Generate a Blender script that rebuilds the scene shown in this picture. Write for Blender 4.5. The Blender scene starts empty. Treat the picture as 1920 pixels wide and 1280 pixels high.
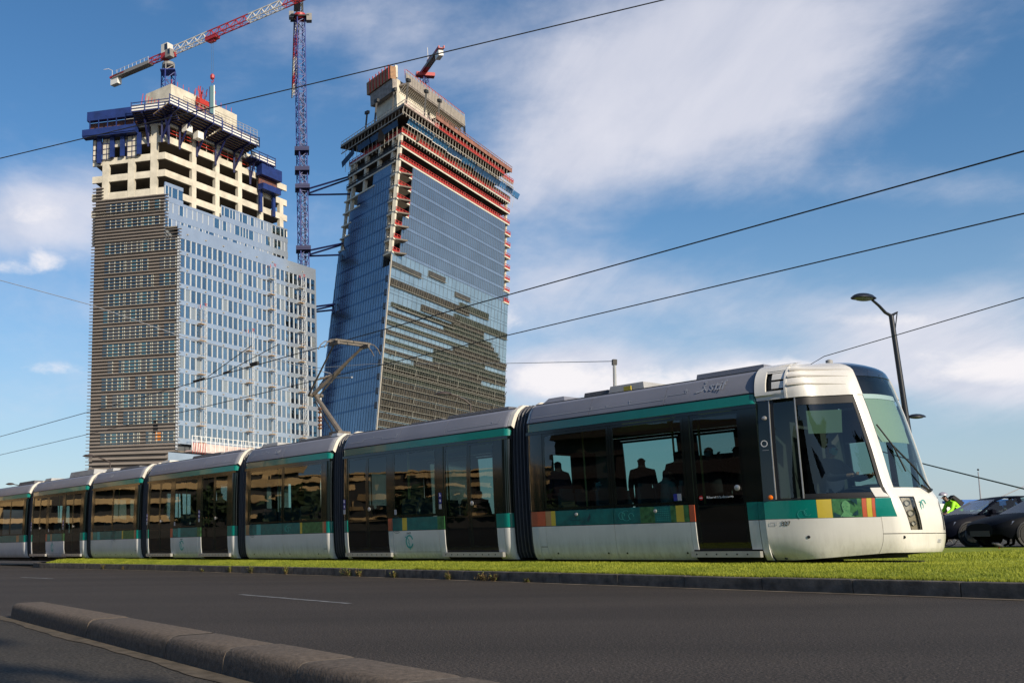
import bpy, bmesh, math, random
import numpy as np
from mathutils import Vector, Matrix
random.seed(7); RNG = np.random.default_rng(7)
sc = bpy.context.scene
col = sc.collection
R = math.radians
# ------------------------------------------------------------------ camera
CAM_H = 0.62
FPX, PPX, PPY, ROLL, HA = 1900.0, 540.0, 640.0, -0.0125, 1031.0     # focal length, principal point, horizon line of the view
_cr = 1 / math.hypot(1, ROLL)
_h = ((HA + ROLL * PPX) - PPY) * _cr
PITCH = math.atan(_h / FPX)
_F = Vector((0, math.cos(PITCH), math.sin(PITCH))); _U = Vector((0, -math.sin(PITCH), math.cos(PITCH))); _X = Vector((1, 0, 0))
cam_d = bpy.data.cameras.new('camera'); cam = bpy.data.objects.new('camera', cam_d); col.objects.link(cam)
cx_ = (_X * 1 + _U * ROLL) * _cr; cy_ = (_X * (-ROLL) + _U) * _cr
cam.matrix_world = Matrix(((cx_.x, cy_.x, -_F.x, 0), (cx_.y, cy_.y, -_F.y, 0), (cx_.z, cy_.z, -_F.z, CAM_H), (0, 0, 0, 1)))
cam_d.sensor_width = 36; cam_d.lens = 36 * FPX / 1920
cam_d.shift_x = (960 - PPX) / 1920; cam_d.shift_y = 0
cam_d.clip_start = 0.05; cam_d.clip_end = 6000
sc.camera = cam
# ------------------------------------------------------------------ light
SUN_AZ, SUN_EL = 148.0, 25.0
w = bpy.data.worlds.new('World'); sc.world = w; w.use_nodes = True
nt = w.node_tree; N = nt.nodes; L = nt.links; N.clear()
def nd(t, **k):
    n = N.new(t)
    for a, b in k.items(): setattr(n, a, b)
    return n
sky = nd('ShaderNodeTexSky', sky_type='NISHITA', sun_disc=False, sun_elevation=R(SUN_EL), sun_rotation=R(SUN_AZ), altitude=100, air_density=1.0, dust_density=0.6, ozone_density=2.2)
bg = nd('ShaderNodeBackground'); out = nd('ShaderNodeOutputWorld'); bg.inputs['Strength'].default_value = 0.105
tc = nd('ShaderNodeTexCoord')
sep = nd('ShaderNodeSeparateXYZ'); L.new(tc.outputs['Generated'], sep.inputs[0])
def math_(op, a, b=None, c=None, clamp=False):
    n = nd('ShaderNodeMath', operation=op, use_clamp=clamp)
    for i, v in enumerate((a, b, c)):
        if v is None: continue
        if isinstance(v, (int, float)): n.inputs[i].default_value = v
        else: L.new(v, n.inputs[i])
    return n.outputs[0]
zc = math_('MAXIMUM', sep.outputs['Z'], 0.0)
den = math_('ADD', zc, 0.16)
px = math_('DIVIDE', sep.outputs['X'], den); py = math_('DIVIDE', sep.outputs['Y'], den)
comb = nd('ShaderNodeCombineXYZ'); L.new(px, comb.inputs[0]); L.new(py, comb.inputs[1])
def fbm(scale, detail, rough, stretch=(1, 1, 1), rot=0, off=(0, 0, 0), dist=0.0):
    mp = nd('ShaderNodeMapping'); mp.inputs['Rotation'].default_value = (0, 0, rot); mp.inputs['Scale'].default_value = stretch; mp.inputs['Location'].default_value = off
    L.new(comb.outputs[0], mp.inputs[0])
    n = nd('ShaderNodeTexNoise'); n.inputs['Scale'].default_value = scale; n.inputs['Detail'].default_value = detail; n.inputs['Roughness'].default_value = rough; n.inputs['Distortion'].default_value = dist
    L.new(mp.outputs[0], n.inputs[0]); return n.outputs['Fac']
def dnoise(scale, detail, rough, st, off, dist):
    mp = nd('ShaderNodeMapping'); mp.inputs['Scale'].default_value = st; mp.inputs['Location'].default_value = off; mp.inputs['Rotation'].default_value = (0, R(-18), 0)
    L.new(tc.outputs['Generated'], mp.inputs[0]); n = nd('ShaderNodeTexNoise'); n.inputs['Scale'].default_value = scale; n.inputs['Detail'].default_value = detail; n.inputs['Roughness'].default_value = rough; n.inputs['Distortion'].default_value = dist
    L.new(mp.outputs[0], n.inputs[0]); return n.outputs['Fac']
n1 = dnoise(4.2, 9, 0.58, (1, 1, 1.9), (3.1, 1.7, 0), 0.25)
n2 = fbm(5.5, 7, 0.62, (1, 0.35, 1), 0.9, (0.4, 5.2, 0), 0.5)
n3 = dnoise(11, 8, 0.6, (1, 1, 2.6), (7.7, 2.2, .4), 0.3)
def pixdir(x, y):
    u = (x - PPX) * _cr + (y - PPY) * ROLL * _cr; v = -(-(x - PPX) * ROLL * _cr + (y - PPY) * _cr)
    return (_X * u + _U * v + _F * FPX)
def blob(x, y, rx, ry, amp, tilt=0.0):
    """a cloud bank: an elliptical area of sky round one direction of the place"""
    d = pixdir(x, y).normalized(); k = 0.16
    dx = (pixdir(x + rx, y + rx * tilt)).normalized(); dy = (pixdir(x - ry * tilt, y - ry)).normalized()
    ea = (dx - d); eb = (dy - d); 
    sub = nd('ShaderNodeVectorMath', operation='SUBTRACT'); L.new(tc.outputs['Generated'], sub.inputs[0]); sub.inputs[1].default_value = d
    def comp(e):
        dt = nd('ShaderNodeVectorMath', operation='DOT_PRODUCT'); L.new(sub.outputs[0], dt.inputs[0]); dt.inputs[1].default_value = e / e.length_squared
        return math_('MULTIPLY', dt.outputs['Value'], dt.outputs['Value'])
    r2 = math_('ADD', comp(ea), comp(eb))
    g = math_('EXPONENT', math_('MULTIPLY', r2, -1.0))
    return math_('MULTIPLY', g, amp)
#BLOBS
BL = [(1220, 70, 480, 130, .28, .12), (1400, 150, 340, 150, .34, .10), (1300, 250, 340, 90, .20, .10), (1000, 330, 180, 140, .15, .1), (90, 400, 260, 80, .36, .05), (110, 590, 260, 60, .18, .05), (1150, 530, 460, 70, .19, -.1), (1620, 350, 260, 40, .12, -.1), (1750, 590, 320, 50, .18, .05), (1560, 690, 160, 30, .20, 0), (1850, 700, 230, 60, .50, -.05), (1650, 330, 300, 50, .08, -.2), (1700, 640, 260, 40, .12, 0),
      (1050, 705, 150, 50, .62, .05), (1350, 690, 160, 40, .22, -.1), (1500, 590, 420, 60, .08, .05), (120, 740, 260, 60, .10, 0), (930, 600, 120, 40, .12, .1), (60, 520, 200, 60, .08, .1), (600, 30, 300, 60, .12, .1), (1800, 100, 200, 160, -.06, 0)]
acc = None
for b in BL:
    g = blob(*b); acc = g if acc is None else math_('ADD', acc, g)
base = math_('ADD', math_('MULTIPLY', n1, 0.86), math_('MULTIPLY', n2, 0.14))
base = math_('ADD', math_('MULTIPLY', base, 0.8), math_('MULTIPLY', n3, 0.2))
dens = math_('ADD', base, acc)
mr = nd('ShaderNodeMapRange', interpolation_type='SMOOTHSTEP'); L.new(dens, mr.inputs[0]); mr.inputs[1].default_value = 0.50; mr.inputs[2].default_value = 0.95
mr.inputs[3].default_value = 0.0; mr.inputs[4].default_value = 0.86
# haze near the horizon
hz = nd('ShaderNodeMapRange', interpolation_type='SMOOTHSTEP'); L.new(zc, hz.inputs[0]); hz.inputs[1].default_value = 0.0; hz.inputs[2].default_value = 0.34; hz.inputs[3].default_value = 0.62; hz.inputs[4].default_value = 0.0
hs = nd('ShaderNodeHueSaturation'); hs.inputs['Saturation'].default_value = 1.24; hs.inputs['Value'].default_value = 1.0; L.new(sky.outputs[0], hs.inputs['Color'])
mixh = nd('ShaderNodeMixRGB'); L.new(hz.outputs[0], mixh.inputs[0]); L.new(hs.outputs[0], mixh.inputs[1]); mixh.inputs[2].default_value = (3.0, 3.9, 5.2, 1)
ccol = nd('ShaderNodeMixRGB'); L.new(n2, ccol.inputs[0]); ccol.inputs[1].default_value = (4.3, 4.6, 5.6, 1); ccol.inputs[2].default_value = (7.2, 7.0, 7.4, 1)
mix = nd('ShaderNodeMixRGB'); L.new(mr.outputs[0], mix.inputs[0]); L.new(mixh.outputs[0], mix.inputs[1]); L.new(ccol.outputs[0], mix.inputs[2])
acc2 = None
for b in [(1050, 712, 130, 42, .46, .0), (1340, 700, 130, 26, .36, 0), (1880, 690, 190, 50, .44, -.05), (940, 600, 70, 34, .34, .1), (70, 500, 130, 34, .34, .1), (1720, 600, 240, 22, .30, -.05), (110, 690, 120, 22, .28, 0), (1480, 690, 90, 22, .34, 0), (1240, 730, 90, 24, .34, 0), (60, 395, 150, 40, .26, .05)]:
    g = blob(*b); acc2 = g if acc2 is None else math_('ADD', acc2, g)
n4 = dnoise(16, 10, 0.62, (1, 1, 1.7), (1.3, 4.2, 2.4), 0.25)
d2 = math_('ADD', math_('ADD', math_('MULTIPLY', n4, 0.75), math_('MULTIPLY', n1, 0.25)), acc2)
mr2 = nd('ShaderNodeMapRange', interpolation_type='SMOOTHSTEP'); L.new(d2, mr2.inputs[0]); mr2.inputs[1].default_value = 0.72; mr2.inputs[2].default_value = 0.98; mr2.inputs[3].default_value = 0.0; mr2.inputs[4].default_value = 0.85
mix2 = nd('ShaderNodeMixRGB'); L.new(mr2.outputs[0], mix2.inputs[0]); L.new(mix.outputs[0], mix2.inputs[1]); mix2.inputs[2].default_value = (7.6, 7.3, 7.4, 1)
L.new(mix2.outputs[0], bg.inputs[0]); L.new(bg.outputs[0], out.inputs[0])
sd = bpy.data.lights.new('sun', 'SUN'); sun = bpy.data.objects.new('sun', sd); col.objects.link(sun)
sd.energy = 4.5; sd.angle = R(0.6); sd.color = (1.0, 0.88, 0.70)
sun.rotation_euler = (R(90 - SUN_EL), 0, R(180 - SUN_AZ))
sc.view_settings.view_transform = 'Standard'; sc.view_settings.look = 'None'; sc.view_settings.gamma = 1; sc.view_settings.exposure = 0.30
sc.view_settings.use_curve_mapping = False
sc.cycles.max_bounces = 8; sc.cycles.transparent_max_bounces = 16; sc.cycles.glossy_bounces = 4
sc.cycles.use_denoising = True
# ------------------------------------------------------------------ helpers
def pt(x, y, Y):
    """world point seen in the photograph's direction (x, y) at forward distance Y"""
    d = pixdir(x, y); return Vector((0, 0, CAM_H)) + d * (Y / d.y)
def ptz(x, y, z):
    d = pixdir(x, y); return Vector((0, 0, CAM_H)) + d * ((z - CAM_H) / d.z)
def ptplane(x, y, P0, n):
    d = pixdir(x, y); C = Vector((0, 0, CAM_H)); return C + d * ((Vector(P0) - C).dot(n) / d.dot(n))
class MB:
    def __init__(s): s.v = []; s.f = []; s.m = []; s.cm = 0
    def add(s, vs, fs):
        o = len(s.v); s.v += [tuple(v) for v in vs]; s.f += [tuple(i + o for i in f) for f in fs]; s.m += [s.cm] * len(fs); return s
    def box(s, x0, x1, y0, y1, z0, z1):
        return s.hexa([(x0, y0, z0), (x1, y0, z0), (x1, y1, z0), (x0, y1, z0), (x0, y0, z1), (x1, y0, z1), (x1, y1, z1), (x0, y1, z1)])
    def hexa(s, p): return s.add(p, [(0, 3, 2, 1), (4, 5, 6, 7), (0, 1, 5, 4), (1, 2, 6, 5), (2, 3, 7, 6), (3, 0, 4, 7)])
    def quad(s, a, b, c, d): return s.add([a, b, c, d], [(0, 1, 2, 3)])
    def bar(s, a, b, w, h=None, up=(0, 0, 1)):
        h = h or w; a = Vector(a); b = Vector(b); d = (b - a).normalized(); up = Vector(up)
        if abs(d.dot(up)) > .98: up = Vector((1, 0, 0))
        x = d.cross(up).normalized() * (w / 2); y = x.cross(d).normalized() * (h / 2)
        return s.hexa([a - x - y, a + x - y, b + x - y, b - x - y, a - x + y, a + x + y, b + x + y, b - x + y])
    def tube(s, pts, r, n=8, cap=True):
        pts = [Vector(p) for p in pts]; rs = r if isinstance(r, (list, tuple)) else [r] * len(pts); vs = []
        px_ = None
        for i, p in enumerate(pts):
            d = (pts[min(i + 1, len(pts) - 1)] - pts[max(i - 1, 0)]).normalized()
            if px_ is None:
                up = Vector((0, 0, 1)) if abs(d.z) < .9 else Vector((1, 0, 0)); px_ = d.cross(up).normalized()
            px_ = (px_ - d * px_.dot(d)).normalized(); py_ = d.cross(px_)
            for k in range(n):
                a = 2 * math.pi * k / n; vs.append(p + (px_ * math.cos(a) + py_ * math.sin(a)) * rs[i])
        fs = [(i * n + k, i * n + (k + 1) % n, (i + 1) * n + (k + 1) % n, (i + 1) * n + k) for i in range(len(pts) - 1) for k in range(n)]
        if cap: fs += [tuple(range(n - 1, -1, -1)), tuple((len(pts) - 1) * n + k for k in range(n))]
        return s.add(vs, fs)
    def lathe(s, prof, origin, axis=(0, 0, 1), n=16):
        ax = Vector(axis).normalized(); t = Vector((1, 0, 0)) if abs(ax.x) < .9 else Vector((0, 1, 0)); x = ax.cross(t).normalized(); y = ax.cross(x); o = Vector(origin); vs = []
        for (r, h) in prof:
            for k in range(n):
                a = 2 * math.pi * k / n; vs.append(o + ax * h + (x * math.cos(a) + y * math.sin(a)) * r)
        fs = [(i * n + k, i * n + (k + 1) % n, (i + 1) * n + (k + 1) % n, (i + 1) * n + k) for i in range(len(prof) - 1) for k in range(n)]
        if prof[0][0] > 1e-4: fs.append(tuple(range(n - 1, -1, -1)))
        if prof[-1][0] > 1e-4: fs.append(tuple((len(prof) - 1) * n + k for k in range(n)))
        return s.add(vs, fs)
    def grid(s, rows):
        n = len(rows[0]); vs = [p for r in rows for p in r]
        return s.add(vs, [(i * n + k, i * n + k + 1, (i + 1) * n + k + 1, (i + 1) * n + k) for i in range(len(rows) - 1) for k in range(n - 1)])
    def prism(s, poly, f0, f1):
        """poly: 2d points, f0/f1 map a 2d point to the two ends"""
        n = len(poly); vs = [f0(*p) for p in poly] + [f1(*p) for p in poly]
        return s.add(vs, [tuple(range(n - 1, -1, -1)), tuple(range(n, 2 * n))] + [(k, (k + 1) % n, n + (k + 1) % n, n + k) for k in range(n)])
    def build(s, name, mats, parent=None, smooth=False, fix=True):
        me = bpy.data.meshes.new(name); me.from_pydata(s.v, [], s.f)
        for m in (mats if isinstance(mats, (list, tuple)) else [mats]): me.materials.append(m)
        if any(s.m): me.polygons.foreach_set('material_index', s.m)
        if fix:
            bm = bmesh.new(); bm.from_mesh(me); bmesh.ops.recalc_face_normals(bm, faces=bm.faces); bm.to_mesh(me); bm.free()
        if smooth:
            me.polygons.foreach_set('use_smooth', [True] * len(me.polygons))
            try: me.set_sharp_from_angle(angle=R(smooth if smooth is not True and smooth > 1 else 40))
            except Exception: pass
        o = bpy.data.objects.new(name, me); col.objects.link(o)
        if parent: o.parent = parent
        return o
def tag(o, label=None, cat=None, group=None, kind=None):
    if label: o['label'] = label
    if cat: o['category'] = cat
    if group: o['group'] = group
    if kind: o['kind'] = kind
    return o
def empty(name, loc=(0, 0, 0), rz=0, label=None, cat=None, group=None, kind=None):
    o = bpy.data.objects.new(name, None); col.objects.link(o); o.location = loc; o.rotation_euler = (0, 0, rz); o.empty_display_size = .2
    return tag(o, label, cat, group, kind)
def inst(src, name=None, parent=None, mat=None):
    o = src.copy(); col.objects.link(o)
    if name: o.name = name
    if parent is not None: o.parent = parent
    if mat is not None: o.matrix_local = mat
    return o
def copy_tree(o, parent=None):
    c = o.copy(); col.objects.link(c); c.parent = parent
    for ch in list(o.children): copy_tree(ch, c)
    return c
# ------------------------------------------------------------------ materials
def M(name, c, rough=.5, metal=0., var=0., vs=4., bump=0., bs=40., spec=.5, coat=0., c2=None, stretch=(1, 1, 1), bdist=.01, emit=None, detail=5):
    m = bpy.data.materials.new(name); m.use_nodes = True; t = m.node_tree; b = t.nodes['Principled BSDF']
    b.inputs['Base Color'].default_value = (*c, 1); b.inputs['Roughness'].default_value = rough; b.inputs['Metallic'].default_value = metal; b.inputs['Specular IOR Level'].default_value = spec
    if coat: b.inputs['Coat Weight'].default_value = coat; b.inputs['Coat Roughness'].default_value = .05
    if var or c2 or bump:
        tc = t.nodes.new('ShaderNodeTexCoord'); mp = t.nodes.new('ShaderNodeMapping'); mp.inputs['Scale'].default_value = stretch; t.links.new(tc.outputs['Object'], mp.inputs[0])
    if var or c2:
        n = t.nodes.new('ShaderNodeTexNoise'); n.inputs['Scale'].default_value = vs; n.inputs['Detail'].default_value = detail; n.inputs['Roughness'].default_value = .6; t.links.new(mp.outputs[0], n.inputs[0])
        r = t.nodes.new('ShaderNodeMapRange'); r.inputs[1].default_value = .32; r.inputs[2].default_value = .68; t.links.new(n.outputs['Fac'], r.inputs[0])
        x = t.nodes.new('ShaderNodeMixRGB'); t.links.new(r.outputs[0], x.inputs[0])
        if c2: x.inputs[1].default_value = (*c, 1); x.inputs[2].default_value = (*c2, 1)
        else: x.inputs[1].default_value = (*[k * (1 - var) for k in c], 1); x.inputs[2].default_value = (*[min(1, k * (1 + var)) for k in c], 1)
        t.links.new(x.outputs[0], b.inputs['Base Color'])
    if bump:
        n = t.nodes.new('ShaderNodeTexNoise'); n.inputs['Scale'].default_value = bs; n.inputs['Detail'].default_value = 4; t.links.new(mp.outputs[0], n.inputs[0])
        bp = t.nodes.new('ShaderNodeBump'); bp.inputs['Strength'].default_value = bump; bp.inputs['Distance'].default_value = bdist; t.links.new(n.outputs['Fac'], bp.inputs['Height']); t.links.new(bp.outputs[0], b.inputs['Normal'])
    if emit: b.inputs['Emission Color'].default_value = (*emit, 1); b.inputs['Emission Strength'].default_value = 1
    return m
def glass(name, tint, refl=.06, rough=.01, wave=0., ws=3., body=None, bodyw=0.):
    """thin window glass: tinted see-through sheet with a mirror reflection that grows at grazing angles"""
    m = bpy.data.materials.new(name); m.use_nodes = True; t = m.node_tree; t.nodes.clear(); o = t.nodes.new('ShaderNodeOutputMaterial')
    tr = t.nodes.new('ShaderNodeBsdfTransparent'); tr.inputs[0].default_value = (*tint, 1); g = t.nodes.new('ShaderNodeBsdfGlossy'); g.inputs['Roughness'].default_value = rough
    fr = t.nodes.new('ShaderNodeLayerWeight'); fr.inputs['Blend'].default_value = .5
    mr = t.nodes.new('ShaderNodeMath'); mr.operation = 'POWER'; t.links.new(fr.outputs['Facing'], mr.inputs[0]); mr.inputs[1].default_value = 4.0
    ma = t.nodes.new('ShaderNodeMath'); ma.operation = 'MULTIPLY_ADD'; t.links.new(mr.outputs[0], ma.inputs[0]); ma.inputs[1].default_value = 1 - refl; ma.inputs[2].default_value = refl
    mx = t.nodes.new('ShaderNodeMixShader'); t.links.new(ma.outputs[0], mx.inputs[0]); t.links.new(g.outputs[0], mx.inputs[2])
    if body:
        df = t.nodes.new('ShaderNodeBsdfDiffuse'); df.inputs[0].default_value = (*body, 1); m2 = t.nodes.new('ShaderNodeMixShader'); m2.inputs[0].default_value = bodyw
        t.links.new(tr.outputs[0], m2.inputs[1]); t.links.new(df.outputs[0], m2.inputs[2]); t.links.new(m2.outputs[0], mx.inputs[1])
    else: t.links.new(tr.outputs[0], mx.inputs[1])
    if wave:
        tc = t.nodes.new('ShaderNodeTexCoord'); n = t.nodes.new('ShaderNodeTexNoise'); n.inputs['Scale'].default_value = ws; n.inputs['Detail'].default_value = 1.5; t.links.new(tc.outputs['Object'], n.inputs[0])
        bp = t.nodes.new('ShaderNodeBump'); bp.inputs['Strength'].default_value = 1; bp.inputs['Distance'].default_value = wave; t.links.new(n.outputs['Fac'], bp.inputs['Height']); t.links.new(bp.outputs[0], g.inputs['Normal'])
    t.links.new(mx.outputs[0], o.inputs[0]); return m
# ------------------------------------------------------------------ ground, roads, grass
def asphalt(name, c, speck=.85):
    m = bpy.data.materials.new(name); m.use_nodes = True; t = m.node_tree; b = t.nodes['Principled BSDF']; b.inputs['Roughness'].default_value = .85; b.inputs['Specular IOR Level'].default_value = .25
    tc = t.nodes.new('ShaderNodeTexCoord')
    def noise(s, d, st=(1, 1, 1)):
        mp = t.nodes.new('ShaderNodeMapping'); mp.inputs['Scale'].default_value = st; mp.inputs['Rotation'].default_value = (0, 0, R(-55)); t.links.new(tc.outputs['Object'], mp.inputs[0])
        n = t.nodes.new('ShaderNodeTexNoise'); n.inputs['Scale'].default_value = s; n.inputs['Detail'].default_value = d; t.links.new(mp.outputs[0], n.inputs[0]); return n.outputs['Fac']
    v = t.nodes.new('ShaderNodeTexVoronoi'); v.inputs['Scale'].default_value = 80; t.links.new(tc.outputs['Object'], v.inputs[0])
    a = noise(.5, 4, (.25, 1, 1)); bb = noise(60, 3)
    r1 = t.nodes.new('ShaderNodeValToRGB'); r1.color_ramp.elements[0].position = .3; r1.color_ramp.elements[1].position = .75
    r1.color_ramp.elements[0].color = (*[k * .78 for k in c], 1); r1.color_ramp.elements[1].color = (*[k * 1.25 for k in c], 1); t.links.new(a, r1.inputs[0])
    r2 = t.nodes.new('ShaderNodeValToRGB'); r2.color_ramp.elements[0].position = .30; r2.color_ramp.elements[1].position = .75; r2.color_ramp.elements[0].color = (.30, .30, .30, 1); r2.color_ramp.elements[1].color = (2.1, 2.05, 1.95, 1); t.links.new(bb, r2.inputs[0])
    x = t.nodes.new('ShaderNodeMixRGB'); x.blend_type = 'MULTIPLY'; x.inputs[0].default_value = 1; t.links.new(r1.outputs[0], x.inputs[1]); t.links.new(r2.outputs[0], x.inputs[2])
    r3 = t.nodes.new('ShaderNodeValToRGB'); r3.color_ramp.elements[0].color = (2.3, 2.2, 2.1, 1); r3.color_ramp.elements[1].color = (.62, .62, .62, 1); r3.color_ramp.elements[1].position = .45; t.links.new(v.outputs['Distance'], r3.inputs[0])
    y = t.nodes.new('ShaderNodeMixRGB'); y.blend_type = 'MULTIPLY'; y.inputs[0].default_value = speck; t.links.new(x.outputs[0], y.inputs[1]); t.links.new(r3.outputs[0], y.inputs[2])
    t.links.new(y.outputs[0], b.inputs['Base Color'])
    bp = t.nodes.new('ShaderNodeBump'); bp.inputs['Strength'].default_value = .9; bp.inputs['Distance'].default_value = .006; t.links.new(bb, bp.inputs['Height'])
    bp2 = t.nodes.new('ShaderNodeBump'); bp2.inputs['Strength'].default_value = .6; bp2.inputs['Distance'].default_value = .004; bp2.invert = True; t.links.new(v.outputs['Distance'], bp2.inputs['Height']); t.links.new(bp.outputs[0], bp2.inputs['Normal']); t.links.new(bp2.outputs[0], b.inputs['Normal'])
    return m
m_asph = asphalt('asphalt', (.054, .0455, .040)); m_asph2 = asphalt('asphalt_lane', (.050, .044, .037), .3)
m_dust = M('gutter_dust', (.105, .085, .062), .95, var=.35, vs=9, bump=.5, bs=60, bdist=.004, spec=.2)
m_kerb = M('granite_kerb', (.125, .098, .076), .9, var=.3, vs=30, bump=.6, bs=70, bdist=.006, spec=.25)
m_kerb_far = M('old_kerb', (.10, .09, .078), .95, var=.4, vs=6, bump=.6, bs=50, bdist=.006, spec=.2)
m_soil = M('turf_soil', (.20, .24, .03), 1, var=.4, vs=5, spec=.1)
m_earth = M('city_ground', (.08, .078, .07), 1, var=.3, vs=.02, spec=.1)
m_paint = M('worn_road_paint', (.17, .17, .17), .8, var=.5, vs=7)
# tram frame
TAZ = R(-34.753); TD = Vector((-math.sin(TAZ), -math.cos(TAZ), 0)); TN = Vector((TD.y, -TD.x, 0))     # travel direction, side that faces the road
TO = Vector((7.96, 16.239, .145))
def tw(s, y, z=0): return TO + TD * s - TN * y + Vector((0, 0, z))       # y negative = camera side
def side_pt(x, y, yl):
    q = ptplane(x, y, TO - TN * yl, TN) - TO; return q.dot(TD), q.z
gm = MB(); gm.quad((-3000, -600, -.03), (3000, -600, -.03), (3000, 5000, -.03), (-3000, 5000, -.03)); tag(gm.build('ground', m_earth, fix=False), 'pale grey city ground running to the horizon', kind='structure')
# kerb line of the lawn : road side face foot
KD = (ptz(1920, 1124, 0) - ptz(960, 1090.5, 0)).normalized(); K0 = ptz(960, 1090.5, 0); KN = Vector((KD.y, -KD.x, 0))     # KN towards the road
if KN.y > 0: KN = -KN
def bend(s): return .0035 * (s + 2) ** 2 if s < -2 else 0.
def kw0(s, o, z): return K0 + KD * s + KN * o + Vector((0, 0, z))
def kw(s, o, z): return K0 + KD * s + KN * (o + bend(s)) + Vector((0, 0, z))
# near kerb
NB = [(0, 1157), (170, 1199), (425, 1265), (520, 1290)]
nb0 = ptz(10, 1157, 0); ND = (ptz(700, 1341, 0) - ptz(10, 1157, 0)).normalized(); NN = Vector((ND.y, -ND.x, 0)); NN = -NN if NN.y > 0 else NN
def nw(s, o, z): return nb0 + ND * s + NN * o + Vector((0, 0, z))
road = MB(); road.quad(tuple(kw0(-160, -8, 0)), tuple(kw0(60, -8, 0)), tuple(kw0(60, 60, 0)), tuple(kw0(-160, 60, 0)))
tag(road.build('road', m_asph, fix=False), 'dark grey asphalt road in front of the tram', kind='structure')
lane = MB(); lane.quad(tuple(nw(-.3, .02, .004)), tuple(nw(14, .02, .004)), tuple(nw(14, 12, .004)), tuple(nw(-.3, 12, .004)))
tag(lane.build('side_lane', m_asph2, fix=False), 'asphalt lane on the near side of the rounded kerb', kind='structure')
def dust_strip(name, f, s0, s1, w0, w1, z, n, seed):
    r = random.Random(seed); a = []; b = []
    for i in range(n + 1):
        s = s0 + (s1 - s0) * i / n; a.append(tuple(f(s, w0, z))); b.append(tuple(f(s, w1 * (1 + .14 * math.sin(s * 2.1 + seed) + .08 * math.sin(s * 5.3) + .04 * math.sin(s * 13.7) + r.uniform(-.02, .02)), z)))
    m = MB(); m.grid([a, b]); return tag(m.build(name, m_dust, fix=False), kind='structure', label='strip of pale dust lying in the gutter')
dust_strip('gutter_dust', nw, -.25, 12, .01, .13, .008, 160, 3)
m_dust = M('pale_gutter', (.17, .14, .105), .95, var=.45, vs=3, spec=.2)
dust_strip('road_gutter', kw, -19, 40, .0, .15, .005, 300, 4)
# near kerb stones: rounded battered profile
def near_prof(): # (offset towards lane, z) , road side at negative offset
    return [(0.0, -.02), (-.010, .05), (-.016, .090), (-.026, .112), (-.045, .127), (-.070, .133), (-.10, .135), (-.30, .138), (-.325, .130), (-.338, .10), (-.345, -.02)]
def stone_run(parent, f, prof, s0, s1, mat, name, jitter, n_end=1, round_end=False, gap=.006, seed=1):
    r = random.Random(seed); m = MB(); rows = []; L_ = s1 - s0 - gap; cut = [0, .012, .04, L_ - .04, L_ - .012, L_] 
    if round_end: cut = [0, .02, .05, .10, .16, .24, L_ - .03, L_]
    for c in cut:
        k = 1.0; dz = 0
        if c < .03 or c > L_ - .03: dz = -.004
        row = []
        for (o, z) in prof:
            oo = o
            if round_end:
                q = min(1, c / .24); q = math.sqrt(max(0, 1 - (1 - q) ** 2)); q = max(q, .15); oo = -.17 + (o + .17) * q; z = z * (.45 + .55 * min(1, q * 1.2)) if z > 0 else z
            row.append(tuple(f(s0 + c, oo, (z + dz) if z > 0 else z)))
        rows.append(row)
    m.grid(rows); nn = len(prof); m.add([p for p in rows[0]] + [p for p in rows[-1]], [tuple(range(nn)), tuple(range(2 * nn - 1, nn - 1, -1))])
    return m.build(name, mat, parent, smooth=50)
nk = empty('near_kerb', (0, 0, 0), 0, 'rounded dark stone kerb crossing the near left corner of the road', 'kerb', kind='structure')
edges_px = [(10, 0), (137, 0), (278, 0), (382, 0), (512, 0), (695, 0)]
s = 0.0; ks = [0.0]
for x in (137, 278, 382, 512, 695):
    p = ptz(x, 1157 + .259 * x - 8, .05); ks.append((p - nb0).dot(ND))
while ks[-1] < 9: ks.append(ks[-1] + .75)
m_mortar = M('kerb_mortar', (.15, .125, .095), .95, var=.3, vs=30)
for i in range(len(ks) - 1):
    r_ = random.Random(i + 40)
    stone_run(nk, (lambda s, o, z, d=r_.uniform(-.003, .003), e=r_.uniform(-.003, .003): nw(s, o + d, z + e)), near_prof(), ks[i], ks[i + 1], m_kerb, 'kerb_stone', 0, round_end=(i == 0), gap=.014)
    m = MB(); pr = [(o + (.004 if o > -.1 else -.004) * -1, z - .004) for o, z in near_prof()]; m.grid([[tuple(nw(ks[i + 1] + q, o, z)) for o, z in pr] for q in (-.016, .002)]); m.build('mortar_joint', m_mortar, nk)
fk = empty('lawn_kerb', (0, 0, 0), 0, 'long dark stone kerb along the edge of the tramway lawn', 'kerb', kind='structure')
KH = .165
far_prof = [(0, -.02), (-.006, KH - .03), (-.012, KH - .008), (-.03, KH), (-.17, KH), (-.18, KH - .01), (-.18, -.02)]
js = []
for x in (1009, 1120, 1240, 1377, 1550, 1760):
    js.append((ptz(x, 1091 + .035 * (x - 960), .02) - K0).dot(KD))
step_ = (js[-1] - js[0]) / 5
jj = [js[0] + step_ * k for k in range(-20, 30)]
for i in range(len(jj) - 1):
    r_ = random.Random(i)
    o = stone_run(fk, lambda s, o, z, d=r_.uniform(-.004, .004), e=r_.uniform(-.005, .003): kw(s, o + d, z + e), far_prof, jj[i], jj[i + 1], m_kerb_far, 'kerb_stone', 0, gap=.010)
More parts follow.
